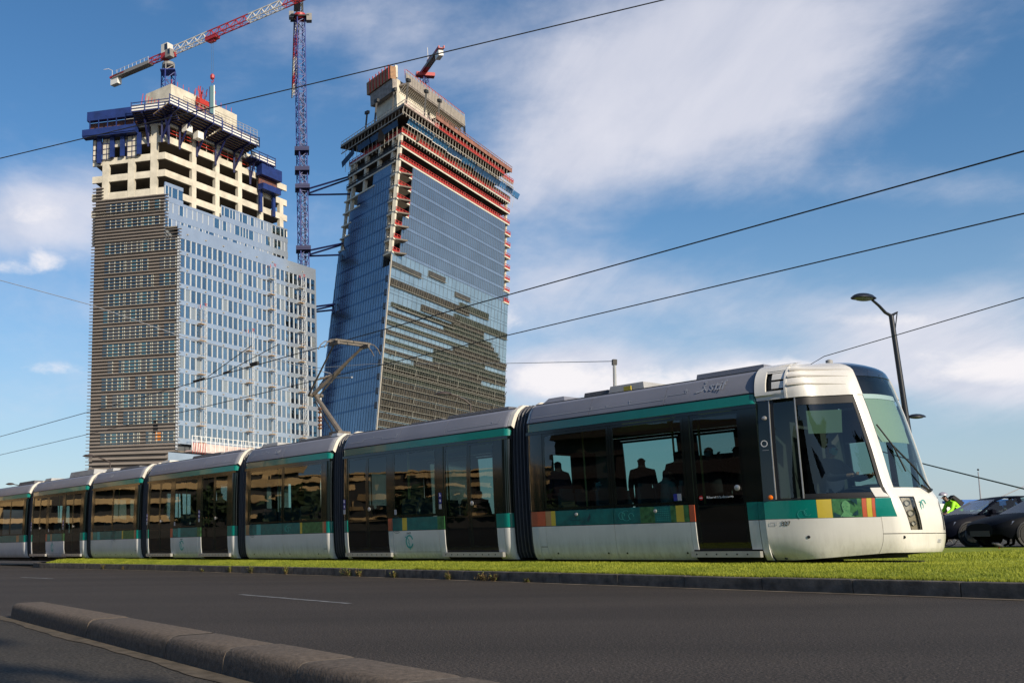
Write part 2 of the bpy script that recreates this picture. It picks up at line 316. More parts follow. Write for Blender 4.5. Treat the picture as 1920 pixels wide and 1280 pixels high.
# kerb end curves away at the left
e0 = jj[0]; prev = None
for k in range(5):
    a0 = R(k * 9); a1 = R((k + 1) * 9); rad = 6.0
    def arc(s, o, z, a0=a0, a1=a1, st=k):
        a = a0 + (a1 - a0) * s; c = K0 + KD * e0 + KN * (bend(e0) - rad)
        d = KN * math.cos(a) - KD * math.sin(a); return c + d * (rad + o) + Vector((0, 0, z))
    m = MB(); rows = [[tuple(arc(q, o, z)) for (o, z) in far_prof] for q in (0, .33, .66, .985)]; m.grid(rows); nn = len(far_prof); m.add(rows[0] + rows[-1], [tuple(range(nn)), tuple(range(2 * nn - 1, nn - 1, -1))]); m.build('kerb_stone', m_kerb_far, fk, smooth=50)
# lawn
DT = -(tw(0, -1.3) - K0).dot(KN); print('tram side distance behind kerb', DT, -(tw(-12, -1.3) - K0).dot(KN))
def dts(s): return max(.6, 1.86 + .0923 * s + bend(s))
def lawn_z(s, d):
    q = max(0., min(1., (d - .15) / (dts(s) - .25))); return .150 + .135 * q * (2 - q) + max(0, min(1, (d - 7.0) / 12.0)) * .065
G = MB(); rows = []
for d in [.17 + .12 * i for i in range(25)] + [3.2 + .5 * i for i in range(39)]:
    row = []
    for k in range(0, 62):
        s = e0 + .1 + k * 1.2 if k < 45 else e0 + 54 + (k - 44) * 3
        p = K0 + KD * s - KN * (d - bend(s)); z = lawn_z(s, d)
        row.append((p.x, p.y, z))
    rows.append(row)
lim = e0
G.grid(rows)
G.f = [f for f in G.f if True or sum((Vector(G.v[i]) - K0).dot(KD) for i in f) / 4 > e0 - 3 - 0.0 or sum(-(Vector(G.v[i]) - K0).dot(KN) for i in f) / 4 > 1.2]; G.m = [0] * len(G.f)
tag(G.build('lawn', m_soil, fix=False), 'green turf of the tramway between the kerb and the far road', kind='structure')
# far road behind the lawn
fr_ = MB(); a = K0 - KN * 22.5
fr_.hexa([tuple(K0 + KD * s - KN * d + Vector((0, 0, z))) for z in (.0, .355) for s, d in ((-120, 22.2), (90, 22.2), (90, 44), (-120, 44))])
tag(fr_.build('far_road', m_asph), 'far carriageway beyond the lawn carrying the dark cars', kind='structure')
# grass blades
def grass(n, smin, smax, dmin, dmax, h, seed, w=.006):
    rg = np.random.default_rng(seed)
    s = rg.uniform(smin, smax, n); d = rg.uniform(dmin, dmax, n)
    kd = np.array(KD); kn = np.array(KN); k0 = np.array(K0)
    bn = np.where(s < -2, .0035 * (s + 2) ** 2, 0.); P = k0[None] + s[:, None] * kd[None] - (d - bn)[:, None] * kn[None]
    q_ = np.clip((d - .15) / (np.maximum(.6, 1.86 + .0923 * s + bn) - .25), 0, 1); P[:, 2] = .150 + .135 * q_ * (2 - q_) + np.clip((d - 7.0) / 12.0, 0, 1) * .065 - .008
    a = rg.uniform(0, math.pi, n); t = np.stack([np.cos(a), np.sin(a), 0 * a], 1) * (w * (.6 + .8 * rg.random(n)))[:, None]
    clump = .6 + .5 * np.sin(s * 3.1 + np.sin(d * 5)) * np.sin(d * 4.3 + s)  # uneven growth
    hh = h * (.45 + .6 * rg.random(n)) * (.75 + .25 * clump)
    tip = P + np.stack([rg.normal(0, .35, n) * hh, rg.normal(0, .35, n) * hh, hh], 1)
    return P - t, P + t, tip
m_grass = bpy.data.materials.new('grass_blades'); m_grass.use_nodes = True
_t = m_grass.node_tree; _b = _t.nodes['Principled BSDF']; _b.inputs['Roughness'].default_value = .6; _b.inputs['Specular IOR Level'].default_value = .3
_tc = _t.nodes.new('ShaderNodeTexCoord'); _n = _t.nodes.new('ShaderNodeTexNoise'); _n.inputs['Scale'].default_value = .9; _n.inputs['Detail'].default_value = 8; _n.inputs['Roughness'].default_value = .75; _t.links.new(_tc.outputs['Object'], _n.inputs[0])
_r = _t.nodes.new('ShaderNodeValToRGB'); e = _r.color_ramp.elements; e[0].position = .36; e[0].color = (.19, .235, .022, 1); e[1].position = .66; e[1].color = (.42, .44, .05, 1); _t.links.new(_n.outputs['Fac'], _r.inputs[0]); _t.links.new(_r.outputs[0], _b.inputs['Base Color'])
_tl = _t.nodes.new('ShaderNodeBsdfTranslucent'); _t.links.new(_r.outputs[0], _tl.inputs[0]); _mx = _t.nodes.new('ShaderNodeMixShader'); _mx.inputs[0].default_value = .35
_o = _t.nodes['Material Output']; _t.links.new(_b.outputs[0], _mx.inputs[1]); _t.links.new(_tl.outputs[0], _mx.inputs[2]); _t.links.new(_mx.outputs[0], _o.inputs[0])
parts_ = [grass(150000, -16.5, 16, .19, 2.8, .042, 11), grass(80000, -2, 16, .19, 9, .042, 12), grass(22000, -3, 16, .17, .26, .07, 16), grass(110000, 1, 30, 7, 22.3, .07, 13, .014), grass(26000, e0, -16, .19, 3.5, .06, 14, .010), grass(14000, 2, 30, 21.6, 22.3, .07, 15, .015)]
A_ = np.concatenate([p[0] for p in parts_]); B_ = np.concatenate([p[1] for p in parts_]); C_ = np.concatenate([p[2] for p in parts_]); n_ = len(A_)
V_ = np.stack([A_, B_, C_], 1).reshape(-1, 3).astype('f')
me = bpy.data.meshes.new('grass'); me.vertices.add(3 * n_); me.vertices.foreach_set('co', V_.ravel()); me.loops.add(3 * n_); me.loops.foreach_set('vertex_index', np.arange(3 * n_, dtype='i')); me.polygons.add(n_); me.polygons.foreach_set('loop_start', np.arange(0, 3 * n_, 3, dtype='i')); me.polygons.foreach_set('loop_total', np.full(n_, 3, dtype='i')); me.update(calc_edges=True); me.materials.append(m_grass)
go = bpy.data.objects.new('grass', me); col.objects.link(go); tag(go, 'short bright green grass blades of the tramway lawn', 'grass', kind='stuff')
# worn lane marks
for i, (a, b, w_) in enumerate((((450, 1113.5), (655, 1130.5), .045), ((40, 1081.5), (98, 1084), .06))):
    p = ptz(*a, .004); q = ptz(*b, .004); d = (q - p); n = Vector((-d.y, d.x, 0)).normalized() * w_
    m = MB(); rr = random.Random(i); k = 24
    m.grid([[tuple(p + d * (j / k) + n * (1 + rr.uniform(-.3, .3))) for j in range(k + 1)], [tuple(p + d * (j / k) - n * (1 + rr.uniform(-.3, .3))) for j in range(k + 1)]])
    tag(m.build('lane_mark', m_paint, fix=False), ('long', 'short')[i] + ' worn pale lane marking on the asphalt ' + ('road in mid frame' if i == 0 else 'at the far left of the road'), kind='structure')
# weeds at the kerb foot
m_weed = M('weed_leaf', (.17, .24, .03), .6, var=.5, vs=20); m_dry = M('dry_weed', (.26, .18, .07), .8, var=.4, vs=20)
def weed(x, size, dry, label, seed, spread=.1):
    r = random.Random(seed); p = ptz(x, 1091 + .0355 * (x - 960) + (3 if x < 500 else 0), 0); s_k = (p - K0).dot(KD); p = kw(s_k, .05, 0); t = empty('weed', p, 0, label, 'weed', 'weeds growing from the foot of the lawn kerb')
    st = MB(); lf = MB(); lf.cm = 0
    for k in range(int(9 + size * 40)):
        a = r.uniform(0, 6.28); b0 = Vector((KD.x, KD.y, 0)) * r.uniform(-spread, spread); ln = size * r.uniform(.4, 1); lean = r.uniform(.1, .6)
        tip = b0 + Vector((math.cos(a) * lean * ln, math.sin(a) * lean * ln, ln)); mid = b0.lerp(tip, .5) + Vector((0, 0, ln * .08)); st.tube([b0, mid, tip], [.0022, .0018, .001], 4)
        for q in range(9):
            f = r.uniform(.2, 1); c = b0.lerp(tip, f); a2 = r.uniform(0, 6.28); d = Vector((math.cos(a2), math.sin(a2), r.uniform(-.2, .7))).normalized() * r.uniform(.026, .052); sd_ = d.cross(Vector((0, 0, 1))).normalized() * r.uniform(.008, .015)
            lf.cm = 1 if r.random() < dry else 0; lf.quad(c, c + d * .5 + sd_, c + d, c + d * .5 - sd_)
    st.build('stem', m_dry, t); lf.build('foliage', [m_weed, m_dry], t, fix=False)
WE = [(192, .13, .5, 'thin weed at the kerb near the left curve'), (222, .08, .8, 'tiny dry weed tuft beside the left kerb end'), (350, .06, .7, 'small tuft on the kerb foot under the fourth tram section'), (397, .13, .15, 'leafy green weed second from the left of the kerb weeds'), (434, .15, .0, 'bright green round weed growing beside the kerb'),
      (543, .17, .25, 'tall yellowish green weed at the kerb below the bellows'), (648, .15, .35, 'wide bushy weed clump at the kerb'), (672, .14, .6, 'reddish weed right of the wide clump'), (735, .10, .4, 'low weed between the two clumps'), (838, .12, .3, 'upright small green weed at the kerb'), (900, .11, .85, 'wide dry brown weed at the kerb'), (922, .10, .7, 'sprawling dry weed beside the brown clump'), (985, .05, .6, 'tiny weed in the gutter under the bellows')]
for i, (x, s_, d_, l_) in enumerate(WE): weed(x, s_ * 1.45, d_, l_, i, .16 if i in (6, 10) else .07)
# ------------------------------------------------------------------ tram
m_white = M('tram_white', (.68, .66, .62), .28, var=.06, vs=1.2, spec=.5, coat=.4)
m_skirt = M('skirt_white', (.66, .655, .63), .38, var=.06, vs=1.5, coat=.25)
def soil(m, c=(.13, .10, .07), amt=.55, top=.62):
    t = m.node_tree; b = t.nodes['Principled BSDF']; src = b.inputs['Base Color'].links[0].from_socket if b.inputs['Base Color'].links else None
    tc = t.nodes.new('ShaderNodeTexCoord'); mp = t.nodes.new('ShaderNodeMapping'); mp.inputs['Scale'].default_value = (7, 7, .7); t.links.new(tc.outputs['Object'], mp.inputs[0]); n = t.nodes.new('ShaderNodeTexNoise'); n.inputs['Scale'].default_value = 2.2; n.inputs['Detail'].default_value = 7; n.inputs['Roughness'].default_value = .7; t.links.new(mp.outputs[0], n.inputs[0])
    sp = t.nodes.new('ShaderNodeSeparateXYZ'); t.links.new(tc.outputs['Object'], sp.inputs[0]); r = t.nodes.new('ShaderNodeMapRange'); t.links.new(sp.outputs['Z'], r.inputs[0]); r.inputs[1].default_value = top; r.inputs[2].default_value = .18; r.inputs[3].default_value = .12; r.inputs[4].default_value = 1
    r2 = t.nodes.new('ShaderNodeMapRange'); t.links.new(n.outputs['Fac'], r2.inputs[0]); r2.inputs[1].default_value = .42; r2.inputs[2].default_value = .75
    m1 = t.nodes.new('ShaderNodeMath'); m1.operation = 'MULTIPLY'; t.links.new(r.outputs[0], m1.inputs[0]); t.links.new(r2.outputs[0], m1.inputs[1]); m2 = t.nodes.new('ShaderNodeMath'); m2.operation = 'MULTIPLY'; t.links.new(m1.outputs[0], m2.inputs[0]); m2.inputs[1].default_value = amt
    x = t.nodes.new('ShaderNodeMixRGB'); t.links.new(m2.outputs[0], x.inputs[0]); (t.links.new(src, x.inputs[1]) if src else setattr(x.inputs[1], 'default_value', b.inputs['Base Color'].default_value)); x.inputs[2].default_value = (*c, 1); t.links.new(x.outputs[0], b.inputs['Base Color']); return m
soil(m_skirt); soil(m_white, amt=.4)
m_grey = M('roof_grey', (.19, .195, .23), .5, var=.10, vs=.9)
m_grey2 = M('roof_equipment', (.33, .33, .33), .6, var=.15, vs=3)
m_teal = M('tram_teal', (.0, .185, .15), .3, var=.08, vs=2, coat=.4)
m_teal2 = M('teal_panel', (.005, .13, .12), .35, var=.25, vs=6, coat=.3)
m_orange = M('salmon_panel', (.50, .105, .045), .35, var=.08, coat=.3)
m_yellow = M('yellow_panel', (.55, .42, .05), .35, var=.08, coat=.3)
m_ochre = M('ochre_panel', (.38, .22, .10), .35, var=.15, coat=.3)
m_leaf = M('green_print', (.015, .08, .02), .4, c2=(.06, .20, .07), vs=14, coat=.3)
m_line = M('pale_print', (.32, .34, .38), .5); m_tealline = M('teal_print', (.05, .32, .30), .4); m_darkprint = M('dark_print', (.01, .05, .06), .4)
m_blackgl = M('black_green_panel', (.006, .010, .008), .12, spec=.5, coat=.25)
m_black = M('black_rubber', (.008, .008, .009), .55); m_bellow = M('bellows_rubber', (.032, .032, .04), .42, var=.2, vs=8)
m_cream = M('sunlit_top_and_box_cream', (.66, .62, .55), .5, var=.1)  # cream carries the sunlight on the bellows tops; also colours one roof box
m_alu = M('aluminium', (.50, .49, .47), .38, metal=.6, var=.1); m_dark = M('dark_metal', (.025, .025, .025), .6)
m_inter = M('tram_interior', (.035, .038, .038), .7); m_seat = M('tram_seat', (.045, .075, .08), .7); m_pole = M('grab_pole', (.45, .40, .12), .4)
m_glass = glass('tram_glass', (.46, .62, .60), .085, .006, .0022, 1.6); m_doorgl = glass('door_glass', (.28, .36, .35), .08, .006, .002, 1.5)
m_screen = glass('windscreen', (.64, .75, .74), .07, .004); m_sidegl = glass('cab_side_glass', (.46, .58, .55), .07, .004); m_cap = M('smoked_cap', (.012, .014, .018), .06, spec=.8, coat=1)
m_white2 = M('print_white', (.75, .75, .75), .5); m_amber = M('amber_lens', (.75, .16, .01), .2); m_blue = M('sign_blue', (.02, .03, .25), .4); m_red = M('sign_red', (.5, .01, .01), .4)
m_blind = M('sun_blind', (.34, .41, .33), .8); m_blind2 = M('side_blind_cloth', (.17, .22, .16), .8); m_lamp = M('lamp_reflector', (.42, .38, .31), .3, metal=.3, bump=.3, bs=30)
m_lens = glass('lamp_lens', (.8, .8, .76), .08)
tram = empty('tram', TO, math.atan2(TD.y, TD.x), 'long low floor tram, white and teal with grey roof panels, standing on the lawn track', 'tram')
# local axes: +x travel, y left of travel (camera side is -y)
HW = [(.19, 1.19), (.24, 1.235), (.32, 1.27), (.5, 1.295), (.8, 1.305), (1.3, 1.305), (1.8, 1.295), (2.2, 1.28), (2.5, 1.26), (2.66, 1.25), (2.70, 1.245), (2.85, 1.18), (3.0, 1.09), (3.05, .98)]
def hw(z):
    if z <= HW[0][0]: return HW[0][1]
    for (a, b), (c, d) in zip(HW, HW[1:]):
        if z <= c: return b + (d - b) * (z - a) / (c - a)
    return HW[-1][1]
def zlist(z0, z1): return [z0] + [z for z, _ in HW if z0 + .01 < z < z1 - .01] + [z1]
def patch(mb, s0, s1, z0, z1, side=-1, off=0., th=.03, curl0=False, curl1=False, ns=1):
    """a body panel following the curved flank"""
    zs = zlist(z0, z1); ss = [s0 + (s1 - s0) * k / ns for k in range(ns + 1)]; yo = [0.] * len(ss)
    if curl1: ss = ss[:-1] + [s1 - .10, s1 - .05, s1 - .02, s1]; yo = yo[:-1] + [0, .012, .04, .085]
    if curl0: ss = [s0, s0 + .02, s0 + .05, s0 + .10] + ss[1:]; yo = [.085, .04, .012, 0] + yo[1:]
    rows = [[(s, side * (hw(z) + off - y), z) for s, y in zip(ss, yo)] for z in zs]; mb.grid(rows)
    per = rows[0] + [r[-1] for r in rows[1:]] + rows[-1][-2::-1] + [r[0] for r in rows[-2:0:-1]]; n = len(per)
    inn = [(p[0], p[1] - side * th, p[2]) for p in per]
    mb.add(per + inn, [(k, (k + 1) % n, n + (k + 1) % n, n + k) for k in range(n)]); return mb
def P(name, mats, parent, *args, **k):
    mb = MB(); patch(mb, *args, **k); return mb.build(name, mats, parent, smooth=30)
def text_mesh(txt, size, parent, mat, xform, name='lettering', depth=.0):
    cu = bpy.data.curves.new('lettering', 'FONT'); cu.body = txt; cu.size = size; cu.extrude = .0015; cu.resolution_u = 2
    o = bpy.data.objects.new('tmp', cu); me = bpy.data.meshes.new_from_object(o); bpy.data.objects.remove(o); me.name = name
    me.materials.clear(); me.materials.append(mat); o = bpy.data.objects.new(name, me); col.objects.link(o); o.parent = parent; o.matrix_local = xform; return o
def flank(s, z, off=.006, side=-1, tilt=0.):
    """matrix that lays flat print on the flank at (s, z): local x runs along the tram, local y up"""
    dz = .1; sl = (hw(z + dz) - hw(z)) / dz; up = Vector((0, side * sl, 1)).normalized(); x = Vector((-side, 0, 0)); nrm = x.cross(up)
    m = Matrix.Identity(4); m.col[0][:3] = x; m.col[1][:3] = up; m.col[2][:3] = nrm; m.col[3][:3] = (s, side * (hw(z)) + nrm.y * off, z + nrm.z * off); return m
def flatprint(name, mat, parent, xf, polys):
    mb = MB()
    for p in polys: mb.prism(p, lambda a, b: (a, b, 0), lambda a, b: (a, b, .0015))
    o = mb.build(name, mat, parent); o.matrix_local = xf; return o
def ribbon(pts, w):
    out = []
    for a, b in zip(pts, pts[1:]):
        a = Vector(a); b = Vector(b); d = (b - a); n = Vector((-d.y, d.x)).normalized() * w / 2 if d.length > 1e-6 else Vector((0, w)); out.append([tuple(a - n), tuple(b - n), tuple(b + n), tuple(a + n)])
    return out
def ring(cx, cz, r, w, n=20, a0=0, a1=360, ex=1.0): return ribbon([(cx + math.cos(R(a0 + (a1 - a0) * k / n)) * r, cz + math.sin(R(a0 + (a1 - a0) * k / n)) * r * ex) for k in range(n + 1)], w)
def emblem(parent, s, z, k=1.):
    xf = flank(s, z)
    flatprint('emblem', m_tealline, parent, xf, ring(0, 0, .105 * k, .032 * k, 24, 20, 340, 1.2) + ribbon([(-.14 * k, .10 * k), (-.06 * k, .075 * k), (-.01 * k, .01 * k), (-.035 * k, -.02 * k), (-.005 * k, -.04 * k), (.01 * k, -.17 * k)], .018 * k))
    return text_mesh('RATP', .055 * k, parent, m_darkprint, xf @ Matrix.Translation((-.075 * k, .155 * k, 0)))
def squiggle(parent, s0, s1, z, seed):
    r = random.Random(seed); pts = [(0, 0)]; L_ = s1 - s0; x = 0; y = 0; pol = []
    while x < L_:
        dx = r.uniform(.15, .5); x2 = min(L_, x + dx); y2 = y
        if r.random() < .4: y2 = r.choice([0, .06, .10])
        pol += ribbon([(x, y), (x2 - .05, y), (x2, y2)], .008); x, y = x2, y2
        if r.random() < .6: h = r.uniform(.04, .08); pol += ribbon([(x, y + .01), (x + r.uniform(-.03, .03), y + h)], .010) + ribbon([(x - .02, y + h * .7), (x + .03, y + h * .8)], .008)
    return flatprint('skyline_print', m_line, parent, flank(s0, z), pol)
def istif(parent, s, z, mat=None, k=1.):
    mat = mat or m_line; xf = flank(s, z); flatprint('route_figure_print', mat, parent, xf, ribbon([(-.20 * k, -.02 * k), (-.10 * k, .0), (-.05 * k, .05 * k), (-.07 * k, .10 * k), (-.02 * k, .12 * k)], .022 * k) + ribbon([(-.05 * k, .05 * k), (-.01 * k, 0), (.02 * k, -.01 * k)], .02 * k) + ring(-.045 * k, .165 * k, .014 * k, .02 * k, 8))
    return text_mesh('stif', .26 * k, parent, mat, xf @ Matrix.Translation((.03 * k, -.01 * k, 0)) @ Matrix(((1, .2, 0, 0), (0, 1, 0, 0), (0, 0, 1, 0), (0, 0, 0, 1))))
def bolt_row(parent, ss, z, r=.016):
    for s in ss:
        m = MB(); m.lathe([(r, 0), (r, .006), (r * .4, .006), (r * .4, .002)], (0, 0, 0), n=10); o = m.build('bolt', m_black, parent); o.matrix_local = flank(s, z, .001)
def art(parent, s0, s1, z0, z1, kind, seed):
    """printed decoration on the coloured band"""
    r = random.Random(seed); xf = flank(s0, z0, .005); W = s1 - s0; H = z1 - z0
    if kind == 'rings': return flatprint('ring_print', m_darkprint, parent, xf, [q for k in range(5) for q in ring(W * .45, H * .45, .035 + .035 * k, .008, 14, 30, 300)][:])
    if kind == 'dots': return flatprint('dot_print', m_tealline, parent, xf, [[(x, y), (x + .012, y), (x + .012, y + .012), (x, y + .012)] for x in np.arange(.02, W - .02, .035) for y in np.arange(.02, H - .02, .035)])
    if kind == 'curl': return flatprint('curl_print', m_tealline, parent, xf, ring(W * .3, H * .5, .06, .007, 12, 0, 300) + ring(W * .5, H * .5, .085, .007, 14, 60, 330) + ring(W * .72, H * .45, .05, .007, 10, 0, 260))
    if kind == 'bird': return flatprint('bird_print', m_darkprint, parent, xf, [[(0, .02), (.05, .03), (.09, .10), (.07, .17), (.05, .12), (.02, .08)], [(.05, .03), (.02, -.0), (.035, .0), (.06, .03)]])
BODY = []
def chassis(name_label, s0, s1):
    b = MB(); b.box(s0 + .02, s1 - .02, -1.12, 1.12, .17, .33); b.box(s0 + .1, s1 - .1, -.95, .95, .05, .17); b.box(s0 + .02, s1 - .02, -1.21, 1.21, .33, .36); b.box(s0 + .03, s1 - .03, -1.2, 1.2, 2.60, 2.66)
    b.box(s0 + .03, s1 - .03, -.96, .96, 3.03, 3.07)
    for s in (s0 + .02, s1 - .08):          # end frames with an open gangway
        for y in (-1, 1): b.box(s, s + .06, min(y * .62, y * 1.18), max(y * .62, y * 1.18), .36, 2.6)
        b.box(s, s + .06, -.62, .62, 2.2, 2.6); b.box(s, s + .06, -1.0, 1.0, 2.66, 3.03)
    o = b.build('car_body', m_inter, tram); BODY.append(o); return o
def roof_panels(body, s0, s1, cuts, side=-1):
    for a, b in zip([s0] + cuts, cuts + [s1]):
        P('roof_panel', m_grey, body, a + .004, b - .004, 2.69, 3.05, side, curl1=(b == s1), curl0=(a == s0))
    P('roof_stripe', m_teal, body, s0, s1, 2.52, 2.665, side, curl1=True, curl0=True); P('drip_rail', m_black, body, s0, s1, 2.668, 2.688, side, off=-.008)
    P('cantrail', m_blackgl, body, s0, s1, 2.46, 2.515, side, off=-.004)
def window(body, s0, s1, side=-1, z0=1.06, z1=2.455):
    f = MB(); b = .045
    for a in ((s0, s1, z0, z0 + b), (s0, s1, z1 - b, z1), (s0, s0 + b, z0 + b, z1 - b), (s1 - b, s1, z0 + b, z1 - b)): patch(f, *a, side, th=.02)
    fr = f.build('window_frame', m_blackgl, body, smooth=30)
    g = MB(); patch(g, s0 + b, s1 - b, z0 + b, z1 - b, side, off=-.004, th=.001, ns=4); g.build('window', m_glass, body, smooth=30)
def door(body, s0, s1, side=-1, z0=.37, z1=2.455, handle=0):
    f = MB(); b = .05
    for a in ((s0, s1, z0, z0 + .06), (s0, s1, z1 - b, z1), (s0, s0 + b, z0 + .06, z1 - b), (s1 - b, s1, z0 + .06, z1 - b)): patch(f, *a, side, off=-.012, th=.03)
    patch(f, s0 + b, s1 - b, 1.0, 1.03, side, off=-.014, th=.02); f.build('door_frame', m_blackgl, body, smooth=30)
    g = MB(); patch(g, s0 + b, s1 - b, z0 + .06, z1 - b, side, off=-.018, th=.001, ns=2); g.build('door_leaf', m_doorgl, body, smooth=30)
    if handle:
        s = s0 + .09 if handle < 0 else s1 - .12; m = MB(); m.lathe([(.045, 0), (.045, .012), (.02, .02), (0, .02)], (0, 0, 0), n=14); o = m.build('door_button', m_alu, body, smooth=True); o.matrix_local = flank(s, 1.27, 0)
def doorstep(body, s0, s1, side=-1):
    m = MB(); y = side * 1.28; m.box(s0, s1, min(y, y + side * .075), max(y, y + side * .075), .235, .325); o = m.build('door_step', m_alu, body)
    n = int((s1 - s0) / .17)
    for k in range(n):
        b = MB(); b.lathe([(.013, 0), (.013, .004)], (0, 0, 0), n=8); c = b.build('step_bolt', m_black, body) if k == 0 else inst(c, parent=body); x = Matrix.Rotation(R(90), 4, 'X') if side < 0 else Matrix.Rotation(R(-90), 4, 'X')
        c.matrix_local = Matrix.Translation((s0 + .1 + k * .17, y + side * .074, .28)) @ x
def seats(body, ss, rows=(-.85, -.42, .42, .85), face=1):
    proto = None
    for s in ss:
        for y in rows:
            if proto is None:
                m = MB(); m.box(-.20, .22, -.19, .19, .42, .50); m.box(-.24, -.18, -.19, .19, .48, 1.02); m.box(-.235, -.175, -.15, .15, 1.02, 1.10); m.box(-.05, .05, -.05, .05, .0, .42); proto = m.build('seat', m_seat, body, smooth=30)
                o = proto
                hm = MB(); hm.tube([(-.21, -.13, 1.08), (-.21, -.11, 1.17), (-.21, .11, 1.17), (-.21, .13, 1.08)], .014, 5); hp = hm.build('seat_grip', m_pole, body)
                h2 = hp
            else: o = inst(proto, parent=body); h2 = inst(hp, parent=body)
            o.matrix_local = Matrix.Translation((s, y, .36)) @ (Matrix.Rotation(math.pi, 4, 'Z') if face < 0 else Matrix.Identity(4)); h2.matrix_local = o.matrix_local
def poles(body, ss):
    for s, y in ss:
        m = MB(); m.tube([(s, y, .36), (s, y, 2.6)], .018, 6); m.build('grab_pole', m_pole, body)
def wheelset(body, ss):
    for s in ss:
        for y in (-1.02, .9):
            m = MB(); m.lathe([(.05, -.02), (.25, 0), (.25, .10), (.05, .12)], (s, y, .26), (0, 1, 0), 20); m.build('wheel', m_dark, body, smooth=30)
def far_side(body, s0, s1, wins, doors=(), high=()):
    """the flank turned away from the road, seen through the windows"""
    P('side_panel', m_skirt, body, s0, s1, .2, 1.04, 1); roof_panels(body, s0, s1, [], 1)
    cuts = sorted([(a, b, 'w') for a, b in wins] + [(a, b, 'd') for a, b in doors]); x = s0
    for a, b, k in cuts:
        if a - x > .01: P('side_pillar', m_blackgl, body, x, a, 1.04, 2.46, 1)
        window(body, a, b, 1); x = b
    if s1 - x > .01:
        if high: a, b = high; P('side_pillar', m_blackgl, body, x, a, 1.04, 2.46, 1); P('side_pillar', m_blackgl, body, a, b, 1.04, 2.0, 1); window(body, a, b, 1, z0=2.0); x = b
        P('side_pillar', m_blackgl, body, x, s1, 1.04, 2.46, 1)
m_rib = M('rib_highlight', (.085, .085, .095), .4)  # paler than the bellows: highlight along each ridge put into the colour
def bellows(s0, s1):
    m = MB(); n = 6; zs = [.22, .34, .6, 1.0, 1.6, 2.2, 2.5, 2.66, 2.8, 2.93, 3.02]; rows = []; cols = []
    for k in range(2 * n + 1):
        s = s0 + (s1 - s0) * k / (2 * n); inset = .075 if k % 2 == 0 else 0.0; w = .16 + inset
        L_ = [(s, -(hw(z) - (w if z < 2.9 else w - .03)), z) for z in zs]; top = [(s, y, 3.09 - inset * .8) for y in (-.8, 0, .8)]; rows.append(L_ + top + [(s, -p[1], p[2]) for p in reversed(L_)])
    m.grid(rows); b = m.build('bellows', m_bellow, tram, smooth=False)
    rb = None
    for k in range(1, 2 * n, 2):
        s = s0 + (s1 - s0) * k / (2 * n); row = rows[k]; m = MB(); m.tube([(s, p[1] * 1.004, p[2]) for p in row], .011, 5)
        if rb is None: rb = m.build('bellows_rib', m_rib, b, smooth=True); rs = s
        else: inst(rb, 'bellows_rib', b, Matrix.Translation((s - rs, 0, 0)))
    e = MB()                                   # added cream hoops standing in for sunlit tops of the bellows
    for s, w in ((s1 - .03, .06), (s0 + .0, .10)):
        prof = [(hw(z) - .03, z) for z in (2.70, 2.80, 2.93, 3.02)] + [(.85, 3.12), (0, 3.14)]; prof = prof + [(-y, z) for y, z in reversed(prof[:-1])]
        e.grid([[(s, -y, z) for y, z in prof], [(s + w, -y, z + .0) for y, z in prof]]); e.grid([[(s + w, -y, z) for y, z in prof], [(s + w, -y * .94, z - .05) for y, z in prof]])
    e.build('sunlit_bellows_top', m_cream, b, smooth=True)
    return b
def band(body, s0, s1, mat, side=-1, name='band_panel', **k): return P(name, mat, body, s0, s1, .785, 1.045, side, **k)
def skirt(body, s0, s1, side=-1, z1=.775, z0=.19, **k): return P('skirt_panel', m_skirt, body, s0 + .003, s1 - .003, z0, z1, side, **k)
def pillar(body, s0, s1, side=-1, z0=1.05, **k): return P('side_pillar', m_blackgl, body, s0, s1, z0, 2.455, side, **k)
def rubber(body, s0, s1, side=-1): P('black_backing', m_black, body, s0 + .05, s1 - .05, .2, 1.05, side, off=-.02)
# module 1 : cab car, body part behind the cab
b1 = chassis('cab', -4.33, .30)
roof_panels(b1, -4.33, .28, [-2.86, -1.32]); rubber(b1, -4.30, .25)
pillar(b1, -4.33, -3.94, curl0=True); band(b1, -4.33, -4.10, m_orange, curl0=True); band(b1, -4.096, -3.94, m_orange); skirt(b1, -4.33, -4.10, curl0=True); skirt(b1, -4.10, -3.94, z0=.42); P('skirt_hatch', m_skirt, b1, -4.097, -3.943, .2, .41)
window(b1, -3.93, -2.455); window(b1, -2.40, -.985); pillar(b1, -2.45, -2.405)
band(b1, -3.93, -3.80, m_ochre); band(b1, -3.80, -3.70, m_yellow); band(b1, -3.70, -2.44, m_teal2); band(b1, -2.43, -1.9, m_teal2); band(b1, -1.9, -1.62, m_leaf); band(b1, -1.62, -1.32, m_teal2); band(b1, -1.32, -1.22, m_leaf); band(b1, -1.22, -1.08, m_yellow); band(b1, -1.08, -.99, m_leaf)
art(b1, -3.0, -2.8, .82, 1.02, 'bird', 1); art(b1, -2.40, -1.95, .79, 1.04, 'curl', 2); art(b1, -1.60, -1.34, .80, 1.04, 'dots', 3); flatprint('outline_print', m_darkprint, b1, flank(-3.35, .87, .005), ribbon([(0, .0), (.2, .0), (.2, .1), (.12, .1), (.12, 0)], .008))
for s_ in (-3.22, -1.60):
    m = MB(); m.lathe([(.03, 0), (.028, .02), (0, .024)], (0, 0, 0), n=10); o = m.build('side_lamp', m_alu, b1, smooth=True); o.matrix_local = flank(s_, .97, 0)
skirt(b1, -3.94, -2.43); skirt(b1, -2.43, -.98); bolt_row(b1, (-3.72, -2.62, -2.24, -1.1), .30)
pillar(b1, -.98, -.87); band(b1, -.98, -.885, m_orange); skirt(b1, -.98, -.885, z0=.35)
